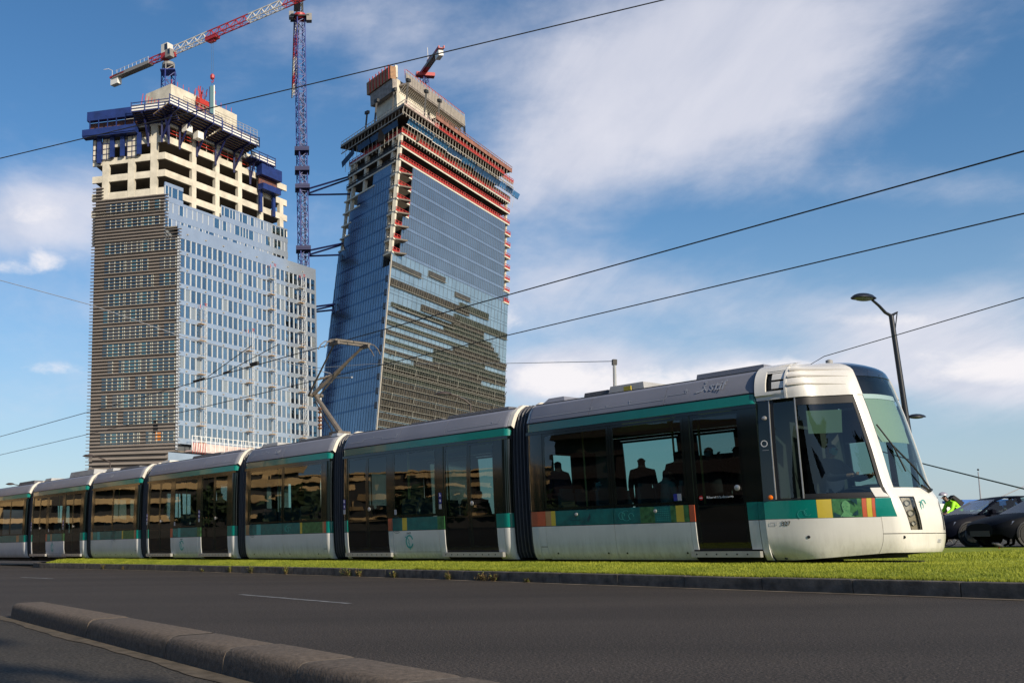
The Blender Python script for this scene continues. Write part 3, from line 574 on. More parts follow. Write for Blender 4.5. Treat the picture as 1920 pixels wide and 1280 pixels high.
door(b1, -.87, .0, handle=1); pillar(b1, .005, .28); band(b1, .005, .17, m_teal); skirt(b1, .005, .17, z0=.35); band(b1, .175, .28, m_teal); skirt(b1, .175, .28, z0=.19); doorstep(b1, -.98, .17)
text_mesh('Réservé à la descente', .052, b1, m_white2, flank(-.66, 1.13, -.008)); flatprint('no_entry_sign', m_red, b1, flank(-.76, 1.145, -.01), [[(math.cos(k * .5236) * .035, math.sin(k * .5236) * .035) for k in range(12)]]); flatprint('sign_bar', m_white2, b1, flank(-.76, 1.145, -.008), [[(-.022, -.006), (.022, -.006), (.022, .006), (-.022, .006)]])
istif(b1, -.55, 2.83, k=.95); squiggle(b1, -4.2, -.9, 2.78, 5)
text_mesh('6', .0001, b1, m_white2, flank(0, 2, 0)) if False else None
seats(b1, (-3.6, -2.75)); seats(b1, (-2.3, -1.5), face=-1); poles(b1, ((-3.75, -.35), (-2.3, .35), (-.95, -.9), (-.95, .3), (.05, -.9)))
far_side(b1, -4.33, .28, [(-4.12, -2.80)], high=(-2.46, -1.62)); wheelset(b1, (-2.9, -1.5)); bellows(-4.82, -4.30)
flatprint('window_sticker', m_line, b1, flank(-1.17, 1.12, .0), [[(0, 0), (.07, 0), (.07, .11), (0, .11)]]); flatprint('window_sticker', m_blue, b1, flank(-1.24, 1.12, .0), [[(0, 0), (.065, 0), (.065, .11), (0, .11)]])
# door modules and short modules
def door_module(s0, s1, seed, art_k, logo=True, patchcol=m_yellow, stif=False):
    b = chassis('door', s0, s1); L_ = s1 - s0; roof_panels(b, s0, s1, [s0 + L_ * .38, s0 + L_ * .66]); rubber(b, s0, s1)
    a = s0 + .19; pillar(b, s0, a, curl0=True, z0=1.05); band(b, s0, a, m_teal, curl0=True); skirt(b, s0, a, curl0=True)
    door(b, a + .005, a + .71, handle=0); door(b, a + .715, a + 1.43, handle=-1)
    w0 = a + 1.435; w1 = s1 - 2.02 + .02
    P('side_pillar', m_ochre if False else m_blackgl, b, w0, w0 + .19, 1.05, 2.455); band(b, w0, w0 + .14, m_orange); skirt(b, w0, w0 + .14); window(b, w0 + .195, w1); pillar(b, w1 + .003, w1 + .21); x = w0 + .145
    band(b, x, x + .32, m_teal2); band(b, x + .32, x + .47, patchcol); band(b, x + .47, w1, m_teal2); band(b, w1 + .003, w1 + .21, m_leaf)
    art(b, x + .02, x + .30, .79, 1.04, art_k, seed); skirt(b, w0 + .145, w1 + .03, z0=.34); P('skirt_hatch', m_skirt, b, w0 + .145, w1 + .03, .2, .335); skirt(b, w1 + .035, w1 + .21)
    emblem(b, (w0 + w1) / 2 - .10, .55)
    d = w1 + .215; door(b, d, d + .71, handle=0); door(b, d + .715, d + 1.43, handle=-1); e = d + 1.435; band(b, e, s1 - .16, m_teal); skirt(b, e, s1 - .16); pillar(b, e, s1 - .16); pillar(b, s1 - .157, s1, curl1=True); band(b, s1 - .157, s1, m_teal, curl1=True); skirt(b, s1 - .157, s1, curl1=True)
    doorstep(b, a - .04, a + 1.55); doorstep(b, d - .05, d + 1.60)
    for s_ in (a - .10, w1 + .11):
        for k, mt in enumerate((m_blue, m_blue, m_line)): flatprint('access_sign', mt, b, flank(s_ - .04, 1.42 - k * .115, .002), [[(0, 0), (.075, 0), (.075, .10), (0, .10)]]); 
        flatprint('access_figure', m_white2, b, flank(s_ - .02, 1.44, .004), ring(.015, .02, .014, .006, 8) + ribbon([(.012, .07), (.012, .035), (.03, .033), (.036, .01)], .007)); flatprint('access_figure', m_white2, b, flank(s_ - .02, 1.325, .004), ribbon([(.012, .06), (.012, .01)], .012) + ribbon([(.03, .05), (.03, .01)], .010))
    flatprint('window_sticker', m_line, b, flank(w0 + .22, 1.12, .0), [[(0, 0), (.07, 0), (.07, .11), (0, .11)]])
    seats(b, (w0 + .45, w0 + .95), rows=(-.9, .4, .85)); poles(b, ((w0 + .25, -.9), (w1 - .05, -.9), (a + .7, 0), (d + .7, .1))); far_side(b, s0, s1, [(a, a + 1.4), (w0 + .2, w1), (d, d + 1.4)])
    squiggle(b, s0 + .2, s0 + L_ * .36, 2.80, seed); squiggle(b, s0 + L_ * .68, s1 - .2, 2.78, seed + 1)
    return b
def short_module(s0, s1, seed, a1='rings', a2='dots'):
    b = chassis('short', s0, s1); L_ = s1 - s0; roof_panels(b, s0, s1, [s0 + L_ * .46]); rubber(b, s0, s1); e = .27
    pillar(b, s0, s0 + e, curl0=True); pillar(b, s1 - e, s1 - .14); pillar(b, s1 - .137, s1, curl1=True)
    band(b, s0, s0 + .10, m_teal, curl0=True); band(b, s0 + .10, s0 + .19, m_ochre); band(b, s0 + .19, s0 + e, m_ochre); band(b, s1 - e, s1 - .20, m_ochre); band(b, s1 - .20, s1 - .14, m_orange); band(b, s1 - .137, s1, m_teal, curl1=True)
    c = (s0 + s1) / 2 - .06; window(b, s0 + e + .005, c - .01); window(b, c + .01, s1 - e - .005)
    band(b, s0 + e, s0 + e + .35, m_teal2); band(b, s0 + e + .35, s0 + e + .55, m_tealline); band(b, s0 + e + .55, c - .01, m_teal2); band(b, c + .0, c + .75, m_teal2); band(b, c + .75, c + .84, m_yellow); band(b, c + .84, s1 - e, m_leaf)
    art(b, s0 + e + .03, s0 + e + .33, .79, 1.04, a1, seed); art(b, c + .05, c + .4, .79, 1.04, a2, seed)
    skirt(b, s0, s0 + e, curl0=True); skirt(b, s0 + e, c); skirt(b, c, s1 - e); skirt(b, s1 - e, s1 - .14, z0=.42); P('skirt_hatch', m_skirt, b, s1 - e + .003, s1 - .143, .2, .41); skirt(b, s1 - .137, s1, curl1=True)
    bolt_row(b, (s0 + .45, c - .2, c + .25, s1 - .5), .30); seats(b, (s0 + .8, s0 + 1.5)); seats(b, (s0 + 2.0, s0 + 2.9), face=-1); poles(b, ((s0 + .35, -.4), (s1 - .5, .4))); far_side(b, s0, s1, [(s0 + e, c), (c + .02, s1 - e)])
    wheelset(b, (c - .75, c + .75)); istif(b, c - .45, 2.83, k=.6); squiggle(b, s0 + .2, c - .8, 2.8, seed); return b
door_module(-9.98, -4.80, 21, 'rings'); bellows(-10.50, -9.95); short_module(-14.24, -10.48, 31, 'rings', 'curl'); bellows(-14.75, -14.22)
door_module(-19.95, -14.73, 23, 'curl', patchcol=m_tealline); bellows(-20.50, -19.93); short_module(-24.15, -20.48, 33, 'dots', 'rings'); bellows(-24.66, -24.13)
door_module(-29.80, -24.64, 25, 'dots', patchcol=m_ochre); bellows(-30.38, -29.78)
bl = chassis('rear', -35.0, -30.36); roof_panels(bl, -35.0, -30.36, [-33]); rubber(bl, -35, -30.4); pillar(bl, -30.62, -30.36, curl1=True); band(bl, -30.62, -30.36, m_teal, curl1=True); skirt(bl, -30.62, -30.36, curl1=True)
window(bl, -32.1, -30.64); window(bl, -33.6, -32.13); door(bl, -34.5, -33.62); pillar(bl, -35, -34.51); band(bl, -32.1, -31.3, m_teal2); band(bl, -31.3, -31.0, m_ochre); band(bl, -31.0, -30.63, m_teal2); band(bl, -33.6, -32.1, m_teal2); skirt(bl, -32.1, -30.63); skirt(bl, -33.6, -32.1); skirt(bl, -35, -34.5); band(bl, -35, -34.5, m_teal); far_side(bl, -35, -30.36, [(-33.5, -32.1), (-32.0, -30.7)])
rc = MB(); rc.grid([[(-35.0 - a, -hw(z) * k, z) for z in (.2, .5, 1.0, 2.0, 2.66, 3.0)] for a, k in ((0, 1), (.8, .9), (1.4, .6), (1.7, .0), (1.4, -.6), (.8, -.9), (0, -1))]); rc.build('rear_nose', m_white, bl, smooth=True)
# ---- nose
def spline(pts, t):
    """catmull-rom through (t, value) rows"""
    n = len(pts)
    for i in range(n - 1):
        if t <= pts[i + 1][0] or i == n - 2:
            p0 = pts[max(i - 1, 0)]; p1 = pts[i]; p2 = pts[i + 1]; p3 = pts[min(i + 2, n - 1)]; u = (t - p1[0]) / (p2[0] - p1[0]); out = []
            for c in range(1, len(p1)):
                m1 = (p2[c] - p0[c]) / (p2[0] - p0[0]) * (p2[0] - p1[0]) if p2[0] != p0[0] else 0; m2 = (p3[c] - p1[c]) / (p3[0] - p1[0]) * (p2[0] - p1[0]) if p3[0] != p1[0] else 0
                out.append((2 * u ** 3 - 3 * u ** 2 + 1) * p1[c] + (u ** 3 - 2 * u ** 2 + u) * m1 + (-2 * u ** 3 + 3 * u ** 2) * p2[c] + (u ** 3 - u ** 2) * m2)
            return out
# z : s of window corner (|y|~.70), s of windscreen edge (|y|~.56), tip s, width factor
NZ = [(.19, 1.62, 1.72, 1.82, .93), (.25, 1.70, 1.80, 1.90, .955), (.32, 1.76, 1.86, 1.97, .975), (.45, 1.82, 1.89, 2.00, .995), (.60, 1.84, 1.905, 2.02, 1.0), (.80, 1.835, 1.90, 2.02, 1.0), (.95, 1.82, 1.88, 2.00, 1.0), (1.05, 1.79, 1.86, 2.00, 1.0), (1.20, 1.72, 1.785, 1.91, .995), (1.76, 1.62, 1.685, 1.80, .985), (2.3, 1.51, 1.575, 1.70, .97), (2.5, 1.46, 1.525, 1.65, .96), (2.7, 1.40, 1.475, 1.60, .955), (2.85, 1.33, 1.43, 1.55, .93), (2.97, 1.22, 1.37, 1.49, .88), (3.06, 1.02, 1.20, 1.33, .80), (3.12, .72, .92, 1.10, .66), (3.155, .45, .55, .66, .45)]
def nose(t, z, off=0.):
    sc3, sc4, tip, k = spline(NZ, z); sgn = -1 if t <= 1 else 1; t = t if t <= 1 else 2 - t
    f = max(0., min(1, (z - 2.6) / .5)); f = f * f
    pts = [(0, .28 - .3 * 0, hw(min(z, 2.55)) * k / .995 if z < 2.6 else 1.30 * k), (.25, .28 + .62 * (1 - .3 * f), 1.20 * k), (.42, .28 + (sc3 - .28) * .70, 1.0 * k), (.62, sc3, .70 * (k if z < 2.8 else k)), (.70, sc4, .56 * (k if z < 2.8 else k)), (.85, sc4 + (tip - sc4) * .78, .30 * k), (1.0, tip, 0)]
    if t > .85: pts = pts[:-1] + [(1.0, tip, 0), (1.15, sc4 + (tip - sc4) * .78, -.30 * k)]
    s, y = spline(pts, t); p = Vector((s, y, z))
    if off:
        e = .004; a = spline(pts, max(0, t - e)); b = spline(pts, min(1, t + e) if t < 1 else 1); d = Vector((b[0] - a[0], b[1] - a[1], 0)).normalized(); n = Vector((-d.y, d.x, 0)); n = -n if n.dot(Vector((.3, 1, 0))) < 0 else n
        p = p + n * off
    p.y *= sgn; return p
def t_at(s, z):
    lo, hi = 0., 1.
    for _ in range(30):
        mid = (lo + hi) / 2
        if nose(mid, z).x < s: lo = mid
        else: hi = mid
    return lo
def npatch(name, mat, parent, tl, tr, z0, z1, off=0., nt_=10, nz=8, th=.03, smooth=35, mirror=False):
    f = lambda v: v if callable(v) else (lambda z, v=v: v)
    tl, tr = f(tl), f(tr); m = MB()
    for sg in ((0, 1) if mirror else (0,)):
        rows = []
        for i in range(nz + 1):
            row = []
            for k in range(nt_ + 1):
                zb = z0(tl(.3) + (tr(.3) - tl(.3)) * k / nt_) if callable(z0) else z0
                z = zb + (z1 - zb) * i / nz; a, b = tl(z), tr(z)
                if sg: a, b = 2 - b, 2 - a
                row.append(tuple(nose(a + (b - a) * k / nt_, z, off)))
            rows.append(row)
        m.grid(rows); per = rows[0] + [r[-1] for r in rows[1:]] + rows[-1][-2::-1] + [r[0] for r in rows[-2:0:-1]]; n = len(per)
        inn = []
        for p in per:
            v = Vector(p); c = Vector((.4, 0, p[2])); inn.append(tuple(v + (c - v).normalized() * th))
        m.add(per + inn, [(k, (k + 1) % n, n + (k + 1) % n, n + k) for k in range(n)])
    return m.build(name, mat, parent, smooth=smooth)
cab = MB(); cab.box(.28, 1.2, -.9, .9, .20, .36); cab.box(1.2, 1.6, -.6, .6, .3, .4); cab.box(.30, 1.0, -1.05, 1.05, .36, .42); cab.box(.9, 1.35, -.8, .8, .36, .5); cab.box(.28, .34, -1.1, -.30, .4, 2.55); cab.box(.28, .34, .4, 1.1, .4, 2.55); cab.box(.32, .95, -.92, .92, 2.56, 2.60)
b0 = cab.build('cab_body', m_inter, tram)
zlo = lambda t: .19 + .10 * min(1, max(0, (min(t, 2 - t) - .1) / .5)) ** 1.2
npatch('nose_skirt', m_white, b0, 0, .55, zlo, .780, nt_=16, nz=10); npatch('nose_skirt', m_white, b0, 1.45, 2, zlo, 1.05, nt_=12, nz=10)
npatch('bumper', m_white, b0, .552, 1.448, zlo, .545, nt_=24, nz=8); 
# hood with headlight openings
hl0, hl1 = .60, .70
def t_pix(x, y):
    """where the nose surface is seen in direction (x, y)"""
    best = None
    for i in range(30, 100):
        for j in range(0, 40):
            t, z = i / 100, .45 + j * .02; p = nose(t, z); q = tram.matrix_basis @ p; d = q - Vector((0, 0, CAM_H)); w_ = d.dot(_F); u = d.dot(_X) / w_ * FPX; v = d.dot(_U) / w_ * FPX
            xx = PPX + (u + v * -ROLL * -1 * 0) ; px_ = PPX + u * _cr + v * ROLL * _cr * -1 * -1; py_ = PPY + u * ROLL * _cr - v * _cr
            e = (px_ - x) ** 2 + (py_ - y) ** 2
            if best is None or e < best[0]: best = (e, t, z)
    return best
tram.matrix_basis = Matrix.Translation(TO) @ Matrix.Rotation(math.atan2(TD.y, TD.x), 4, 'Z')
H = [t_pix(*p) for p in ((1684, 930), (1714, 932), (1729, 993), (1707, 990))]
hlz1 = (H[0][2] + H[1][2]) / 2; hlz0 = (H[2][2] + H[3][2]) / 2
hL = lambda z: H[3][1] + (H[0][1] - H[3][1]) * (z - hlz0) / (hlz1 - hlz0); hR = lambda z: H[2][1] + (H[1][1] - H[2][1]) * (z - hlz0) / (hlz1 - hlz0)
pass
npatch('hood', m_white, b0, lambda z: hR(min(z, hlz1)), lambda z: 2 - hR(min(z, hlz1)), .555, 1.19, nt_=20, nz=8); npatch('hood_corner', m_white, b0, .552, lambda z: hL(min(z, hlz1)), .555, 1.05, nt_=4, nz=6); npatch('hood_corner', m_white, b0, .552, lambda z: hR(hlz1), hlz1 + .002, 1.19, nt_=6, nz=3)
npatch('hood_corner', m_white, b0, lambda z: 2 - hL(min(z, hlz1)), 1.448, .555, 1.19, nt_=4, nz=6)
npatch('hood_corner', m_white, b0, lambda z: hL(.60), lambda z: hR(.60), .555, hlz0 - .002, nt_=3, nz=1)
for sg in (0, 1):
    a_ = (lambda z: hL(z)) if not sg else (lambda z: 2 - hR(z)); b_2 = (lambda z: hR(z)) if not sg else (lambda z: 2 - hL(z))
    npatch('headlight_bowl', m_lamp, b0, a_, b_2, hlz0, hlz1, off=-.05, nt_=6, nz=6)
    for zz, rr in ((hlz1 - .09, .045), ((hlz0 + hlz1) / 2 - .0, .05), (hlz0 + .09, .035)):
        tt = (hL(zz) + hR(zz)) / 2; p = nose(tt if not sg else 2 - tt, zz, -.035); m = MB(); m.lathe([(rr, 0), (rr * .9, .02), (rr * .4, -.01), (0, -.012)], p, (1, -.9 if not sg else .9, 0), 12); m.build('headlight_bulb', m_alu, b0, smooth=True)
    npatch('headlight', m_lens, b0, a_, b_2, hlz0 + .002, hlz1 - .002, off=.002, nt_=4, nz=4, th=.001)
    for q in range(2): npatch('headlight_rim', m_black, b0, (a_, lambda z, b_2=b_2: b_2(z) - .006)[q], (lambda z, a_=a_: a_(z) + .006, b_2)[q], hlz0, hlz1, off=.003, nt_=1, nz=6, th=.01)
npatch('cab_sill', m_black, b0, .03, .62, 1.05, 1.075, off=-.01)
# coloured band round the cab side
tb = lambda s: (lambda z, s=s: t_at(s, z))
npatch('band_panel', m_teal, b0, tb(.281), tb(.99), .785, 1.045, off=.002, nt_=8, nz=3, th=.01); npatch('band_panel', m_yellow, b0, tb(.993), tb(1.17), .785, 1.045, off=.002, nt_=3, nz=3, th=.01); npatch('band_panel', m_leaf, b0, tb(1.173), tb(1.50), .785, 1.045, off=.002, nt_=4, nz=3, th=.01)
npatch('band_panel', m_orange, b0, tb(1.503), tb(1.55), .785, 1.045, off=.002, nt_=2, nz=3, th=.01); npatch('band_panel', m_yellow, b0, tb(1.553), tb(1.605), .785, 1.045, off=.002, nt_=2, nz=3, th=.01); npatch('band_panel', m_orange, b0, tb(1.608), tb(1.64), .785, 1.045, off=.002, nt_=2, nz=3, th=.01); npatch('band_panel', m_teal, b0, tb(1.643), lambda z: t_at(1.85 - (z - .785) * .20, z), .785, 1.045, off=.002, nt_=4, nz=3, th=.01)
def nprint(name, mat, tc_, zc_, polys):
    """flat print laid on the nose at (s, z)"""
    p = nose(t_at(tc_, zc_), zc_, .006); q = nose(t_at(tc_ + .05, zc_), zc_, .006); x = (q - p).normalized(); z = Vector((0, 0, 1)); n = x.cross(z); m = Matrix.Identity(4); m.col[0][:3] = x; m.col[1][:3] = z; m.col[2][:3] = n; m.col[3][:3] = p
    if isinstance(polys, str): return text_mesh(polys, .088, b0, mat, m)
    return flatprint(name, mat, b0, m, polys)
m_statue = M('statue_print', (.06, .22, .10), .4, c2=(.15, .35, .16), vs=20)
nprint('portrait_print', m_darkprint, 1.19, .79, [[(0, .0), (.12, 0), (.0, .07)], [(.20, .25), (.30, .16), (.30, .25)], [(.22, .02), (.30, .10), (.30, .02)]])
nprint('portrait_print', m_statue, 1.30, .79, [[(-.05, 0), (.13, 0), (.10, .05), (.075, .07), (.085, .12), (.09, .17), (.07, .21), (.035, .235), (0, .215), (-.02, .17), (-.015, .12), (0, .07), (-.02, .05)]])
nprint('portrait_marks', m_darkprint, 1.30, .79, [[(.0, .135), (.02, .145), (.0, .15)], [(.045, .135), (.065, .145), (.045, .15)], [(.02, .085), (.05, .085), (.035, .095)]])  # small dark printed marks on the portrait
nprint('curl_print', m_tealline, .72, .79, ring(.08, .05, .06, .005, 12, 0, 250) + ring(.16, .08, .05, .005, 12, 90, 330))
nprint('fleet_number', m_black, .50, .69, '327'); nprint('fleet_box', m_line, .345, .695, ribbon([(0, 0), (.09, 0), (.09, .04), (0, .04), (0, 0)], .005))
for s_, z_ in ((.85, .52), (.45, .22), (2.0, .50)):
    p = nose(t_at(s_, z_) if s_ < 1.9 else .66, z_, .002); m = MB(); m.lathe([(.022, -.01), (.022, .003)], p, (.3, -1, 0), 10); m.build('bolt', m_black, b0)
p = nose(.90, .93, .004); q = nose(.93, .93, .004); x = (q - p).normalized(); mm = Matrix.Identity(4); mm.col[0][:3] = x; mm.col[1][:3] = (0, 0, 1); mm.col[2][:3] = x.cross(Vector((0, 0, 1))); mm.col[3][:3] = p
flatprint('emblem', m_tealline, b0, mm, ring(0, 0, .065, .016, 20, 20, 330, 1.25) + ribbon([(-.09, .06), (-.03, .05), (0, .0), (-.02, -.02), (.0, -.03), (.005, -.10)], .011))
p = nose(1.03, .42, .004); mm = mm.copy(); mm.col[3][:3] = p; text_mesh('327', .07, b0, m_line, mm)
# pillars, glazing
npatch('cab_pillar', m_white, b0, .62, .70, 1.05, 2.98, nt_=5, nz=14); npatch('cab_pillar', m_white, b0, 1.30, 1.38, 1.05, 2.98, nt_=5, nz=14)
npatch('side_window', m_sidegl, b0, tb(.87), lambda z: .608, 1.085, 2.44, off=-.012, nt_=12, nz=8, th=.001); npatch('side_window', m_sidegl, b0, 2 - .608, lambda z: 2 - t_at(1.12, z), 1.085, 2.44, off=-.012, nt_=8, nz=8, th=.001); npatch('far_cab_wall', m_blackgl, b0, lambda z: 2 - t_at(1.12, z), 2.0, 1.05, 1.33, nt_=10, nz=3); npatch('far_cab_wall', m_blackgl, b0, lambda z: 2 - t_at(1.12, z), 2.0, 2.02, 2.55, nt_=10, nz=4); npatch('far_cab_wall', m_blackgl, b0, lambda z: 2 - t_at(1.12, z), lambda z: 2 - t_at(1.02, z), 1.332, 2.018, nt_=2, nz=4); npatch('far_cab_wall', m_blackgl, b0, lambda z: 2 - t_at(.36, z), 2.0, 1.332, 2.018, nt_=2, nz=4)
npatch('side_window', m_sidegl, b0, lambda z: 2 - t_at(1.02, z), lambda z: 2 - t_at(.36, z), 1.335, 2.015, off=-.012, nt_=4, nz=4, th=.001)
npatch('window_border', m_black, b0, .602, .62, 1.075, 2.47, off=-.006, nt_=3, nz=8); npatch('window_border', m_black, b0, 1.38, 1.398, 1.075, 2.47, off=-.006, nt_=3, nz=8); npatch('window_border', m_black, b0, tb(.84), .62, 2.43, 2.548, off=-.006, nt_=10, nz=2, th=.02); npatch('window_border', m_black, b0, tb(.84), .62, 1.075, 1.13, off=-.007, nt_=10, nz=2)
npatch('window_post', m_alu, b0, tb(.835), tb(.852), 1.07, 2.54, off=.004, nt_=1, nz=6)
npatch('small_window', m_sidegl, b0, tb(.50), tb(.835), 1.085, 2.50, off=-.012, nt_=4, nz=6, th=.001); npatch('window_border', m_black, b0, tb(.47), tb(.52), 1.07, 2.54, off=-.008, nt_=1, nz=6)
npatch('window_post', m_alu, b0, tb(.455), tb(.468), 1.07, 2.54, off=.004, nt_=1, nz=6); npatch('cab_side_panel', m_blackgl, b0, tb(.281), tb(.453), 1.05, 2.545, off=0, nt_=3, nz=6)
npatch('windscreen', m_screen, b0, .703, 1.297, 1.195, 2.96, off=-.008, nt_=20, nz=16, th=.001); npatch('smoked_cap', m_cap, b0, .703, 1.297, 2.84, 3.10, off=.001, nt_=18, nz=6, th=.01)
p = nose(t_at(.37, 1.9), 1.9, .008); m = MB(); 
nprint('lens_ring', m_white2, .36, 1.90, ring(0, 0, .045, .012, 14)); nprint('lens_note', m_line, .33, 1.80, ribbon([(0, 0), (.09, 0)], .006))
for z_, mt, s_ in ((1.10, m_amber, .385), (2.28, m_alu, .385)):
    p = nose(t_at(s_, z_), z_, 0); m = MB(); m.lathe([(.036, 0), (.03, .025), (0, .035)], p, (.1, -1, 0), 12); m.build('side_lamp', mt, b0, smooth=True)
# roof fairing
npatch('roof_fairing', m_white, b0, tb(.74), .70, 2.55, 3.152, off=.012, nt_=14, nz=14)
npatch('fairing_rear', m_white, b0, 0, tb(.285), 2.55, 3.152, off=.012, nt_=1, nz=14)
for a_, z0_, z1_ in (('u', 2.985, 3.152), ('l', 2.55, 2.675)): npatch('fairing_rear', m_white, b0, .0, tb(.728), z0_, z1_, off=.012, nt_=6, nz=5)
npatch('fairing_rear', m_white, b0, .0, tb(.44), 2.675, 2.985, off=.012, nt_=4, nz=8)
for z0_, z1_ in ((2.71, 2.815), (2.845, 2.945)): npatch('vent_bar', m_white, b0, tb(.53), tb(.73), z0_, z1_, off=.0, nt_=3, nz=3)
npatch('vent_bar', m_white, b0, tb(.44), tb(.73), 2.955, 2.985, off=.0, nt_=3, nz=2)
npatch('vent_recess', m_black, b0, tb(.42), tb(.73), 2.67, 2.99, off=-.05, nt_=5, nz=5)
npatch('fairing_rib', m_white, b0, tb(.715), tb(.745), 2.55, 3.13, off=.022, nt_=1, nz=12); npatch('fairing_rib', m_grey, b0, 0, tb(.31), 2.55, 3.12, off=.0, nt_=1, nz=12)
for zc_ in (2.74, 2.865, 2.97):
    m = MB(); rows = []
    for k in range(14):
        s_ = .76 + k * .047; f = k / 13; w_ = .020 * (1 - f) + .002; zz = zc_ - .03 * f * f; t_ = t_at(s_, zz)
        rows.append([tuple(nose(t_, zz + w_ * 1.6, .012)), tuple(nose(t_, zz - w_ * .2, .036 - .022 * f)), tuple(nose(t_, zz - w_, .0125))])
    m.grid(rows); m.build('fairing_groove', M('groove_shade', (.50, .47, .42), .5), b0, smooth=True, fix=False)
npatch('fairing_far', m_white, b0, 1.30, 2.0, 2.55, 3.152, off=.012, nt_=14, nz=8)
rt = MB(); rt.add([tuple(nose(t, 3.15, .01)) for t in np.linspace(0, 2, 41)], [tuple(range(41))]); rt.build('cab_roof', m_white, b0)
m = MB(); m.lathe([(.05, 0), (.05, .07), (0, .09)], (.95, -.25, 3.10), n=12); m.build('horn', m_grey2, b0, smooth=True)
# cab interior
d = MB(); rows = []
for k in range(9):
    a = R(k * 22.5); rows.append([(.98 + s_ * .5 + .0, y, 1.02 + math.sin(a) * .26 * math.cos(y * 1.1) + 0 * s_) if False else (1.32 - math.cos(a) * .34, y, 1.04 + math.sin(a) * .24 * max(.2, math.cos(y * 1.15))) for y in (-.78, -.6, -.3, 0, .3, .6, .78)])
d.grid(rows); d.box(1.0, 1.6, -.6, .6, .4, 1.04); d.build('dashboard', m_dark, b0, smooth=True)
d = MB(); d.box(.44, .56, -.30, .22, 1.0, 1.62); d.box(.48, .95, -.28, .20, .85, .97); d.box(.6, .75, -.1, .02, .36, .85); d.build('driver_seat', m_dark, b0)
npatch('side_blind', m_blind2, b0, tb(.98), tb(1.34), 2.0, 2.34, off=-.06, nt_=4, nz=3, th=.004); npatch('front_blind', m_blind, b0, .735, 1.16, 1.85, 2.50, off=-.06, nt_=10, nz=3, th=.004); npatch('front_blind_roller', m_white2, b0, .73, 1.2, 2.50, 2.57, off=-.05, nt_=10, nz=2, th=.03)
# wiper
w_ = MB(); a = nose(1.10, 1.17, .03); b = nose(.80, 1.78, .04); w_.tube([a, nose(.95, 1.48, .05), b], .013, 6); w_.build('wiper_arm', m_black, b0); w_ = MB(); w_.tube([nose(.72, 2.1, .02), b, nose(.86, 1.42, .02)], .011, 6); w_.build('wiper_blade', m_black, b0); w_ = MB(); w_.tube([nose(1.14, 1.17, .02), nose(1.04, 1.14, .04), nose(.98, 1.22, .03)], .02, 6); w_.build('wiper_hub', m_black, b0)
w_ = MB(); w_.box(.9, 1.55, -.62, .62, .12, .16); w_.build('track_guard', m_dark, b0)
# roof equipment
def rbox(name, s0, s1, y0, y1, z1, mat, bev=.04):
    m = MB(); m.hexa([(s0, y0, 3.04), (s1, y0, 3.04), (s1, y1, 3.04), (s0, y1, 3.04), (s0 + bev, y0 + bev, z1), (s1 - bev, y0 + bev, z1), (s1 - bev, y1 - bev, z1), (s0 + bev, y1 - bev, z1)]); return m.build(name, mat, tram)
m_grille = M('roof_grille', (.10, .10, .11), .7, var=.3, vs=30)
rbox('roof_box', -.95, .25, -.85, .85, 3.17, m_grey, .02)
rbox('air_conditioner', -2.72, -1.95, -.85, .6, 3.21, m_grey2); rbox('roof_fan', -3.30, -2.74, -.80, .6, 3.17, m_grille, .02); rbox('roof_hump', -4.25, -3.65, -.9, .9, 3.18, m_grey, .12)
for a, b, z, mt in ((-6.9, -5.1, 3.15, m_grille), (-8.1, -7.0, 3.12, m_grille), (-12.4, -11.0, 3.14, m_grille), (-11.0, -10.7, 3.17, m_alu), (-14.1, -13.3, 3.18, m_grey2), (-17.9, -16.2, 3.16, m_grille), (-16.1, -15.1, 3.14, m_grey), (-19.9, -19.3, 3.16, m_cream), (-22.9, -21.4, 3.15, m_grille), (-24.0, -23.4, 3.20, m_grey2), (-27.2, -25.0, 3.28, m_grey2), (-29.7, -29.0, 3.20, m_grey2), (-32.6, -30.8, 3.22, m_grille)): rbox('roof_box', a, b, -.85, .8, z, mt, .05)
m = MB(); m.box(-2.35, -2.2, -.88, -.86, 3.06, 3.16); m.add([(-2.32, -.885, 3.07), (-2.22, -.885, 3.07), (-2.27, -.885, 3.15)], [(0, 1, 2)]); m.build('warning_label', m_yellow, tram)
# pantograph
pan = empty('pantograph'); pan.parent = tram
m_panto = M('pantograph_steel', (.14, .12, .10), .55, var=.25, vs=10); m_ins = M('brown_insulator', (.20, .09, .05), .4)
def part(name, mat, parent, f, smooth=False):
    m = MB(); f(m); return m.build(name, mat, parent, smooth=smooth)
part('pantograph_base', m_panto, pan, lambda m: (m.box(-12.1, -11.2, -.42, .42, 3.14, 3.22), m.box(-11.9, -11.5, -.2, .2, 3.22, 3.33), m.tube([(-12.2, -.4, 3.1), (-12.2, .4, 3.1)], .03, 6)))
part('lower_arm', m_panto, pan, lambda m: (m.tube([(-11.62, 0, 3.26), (-12.70, 0, 4.38)], [.075, .055], 8), m.tube([(-12.70, -.22, 4.40), (-12.70, .22, 4.40)], .05, 8)), True)
part('control_rod', m_dark, pan, lambda m: m.tube([(-12.05, .12, 3.24), (-12.86, .08, 4.30)], .018, 6))
part('upper_arm', m_panto, pan, lambda m: (m.tube([(-12.66, -.10, 4.42), (-11.22, .42, 5.48)], [.055, .035], 8), m.tube([(-12.66, .1, 4.42), (-11.22, .36, 5.46)], .02, 6), m.tube([(-12.76, -.2, 4.38), (-11.22, -.50, 5.46)], [.03, .022], 6)), True)
part('balance_rod', m_panto, pan, lambda m: (m.tube([(-12.80, -.05, 4.36), (-12.3, .05, 4.86), (-12.2, .35, 4.95)], .02, 6), m.tube([(-12.4, -.25, 4.74), (-12.0, .3, 4.93)], .022, 6)))
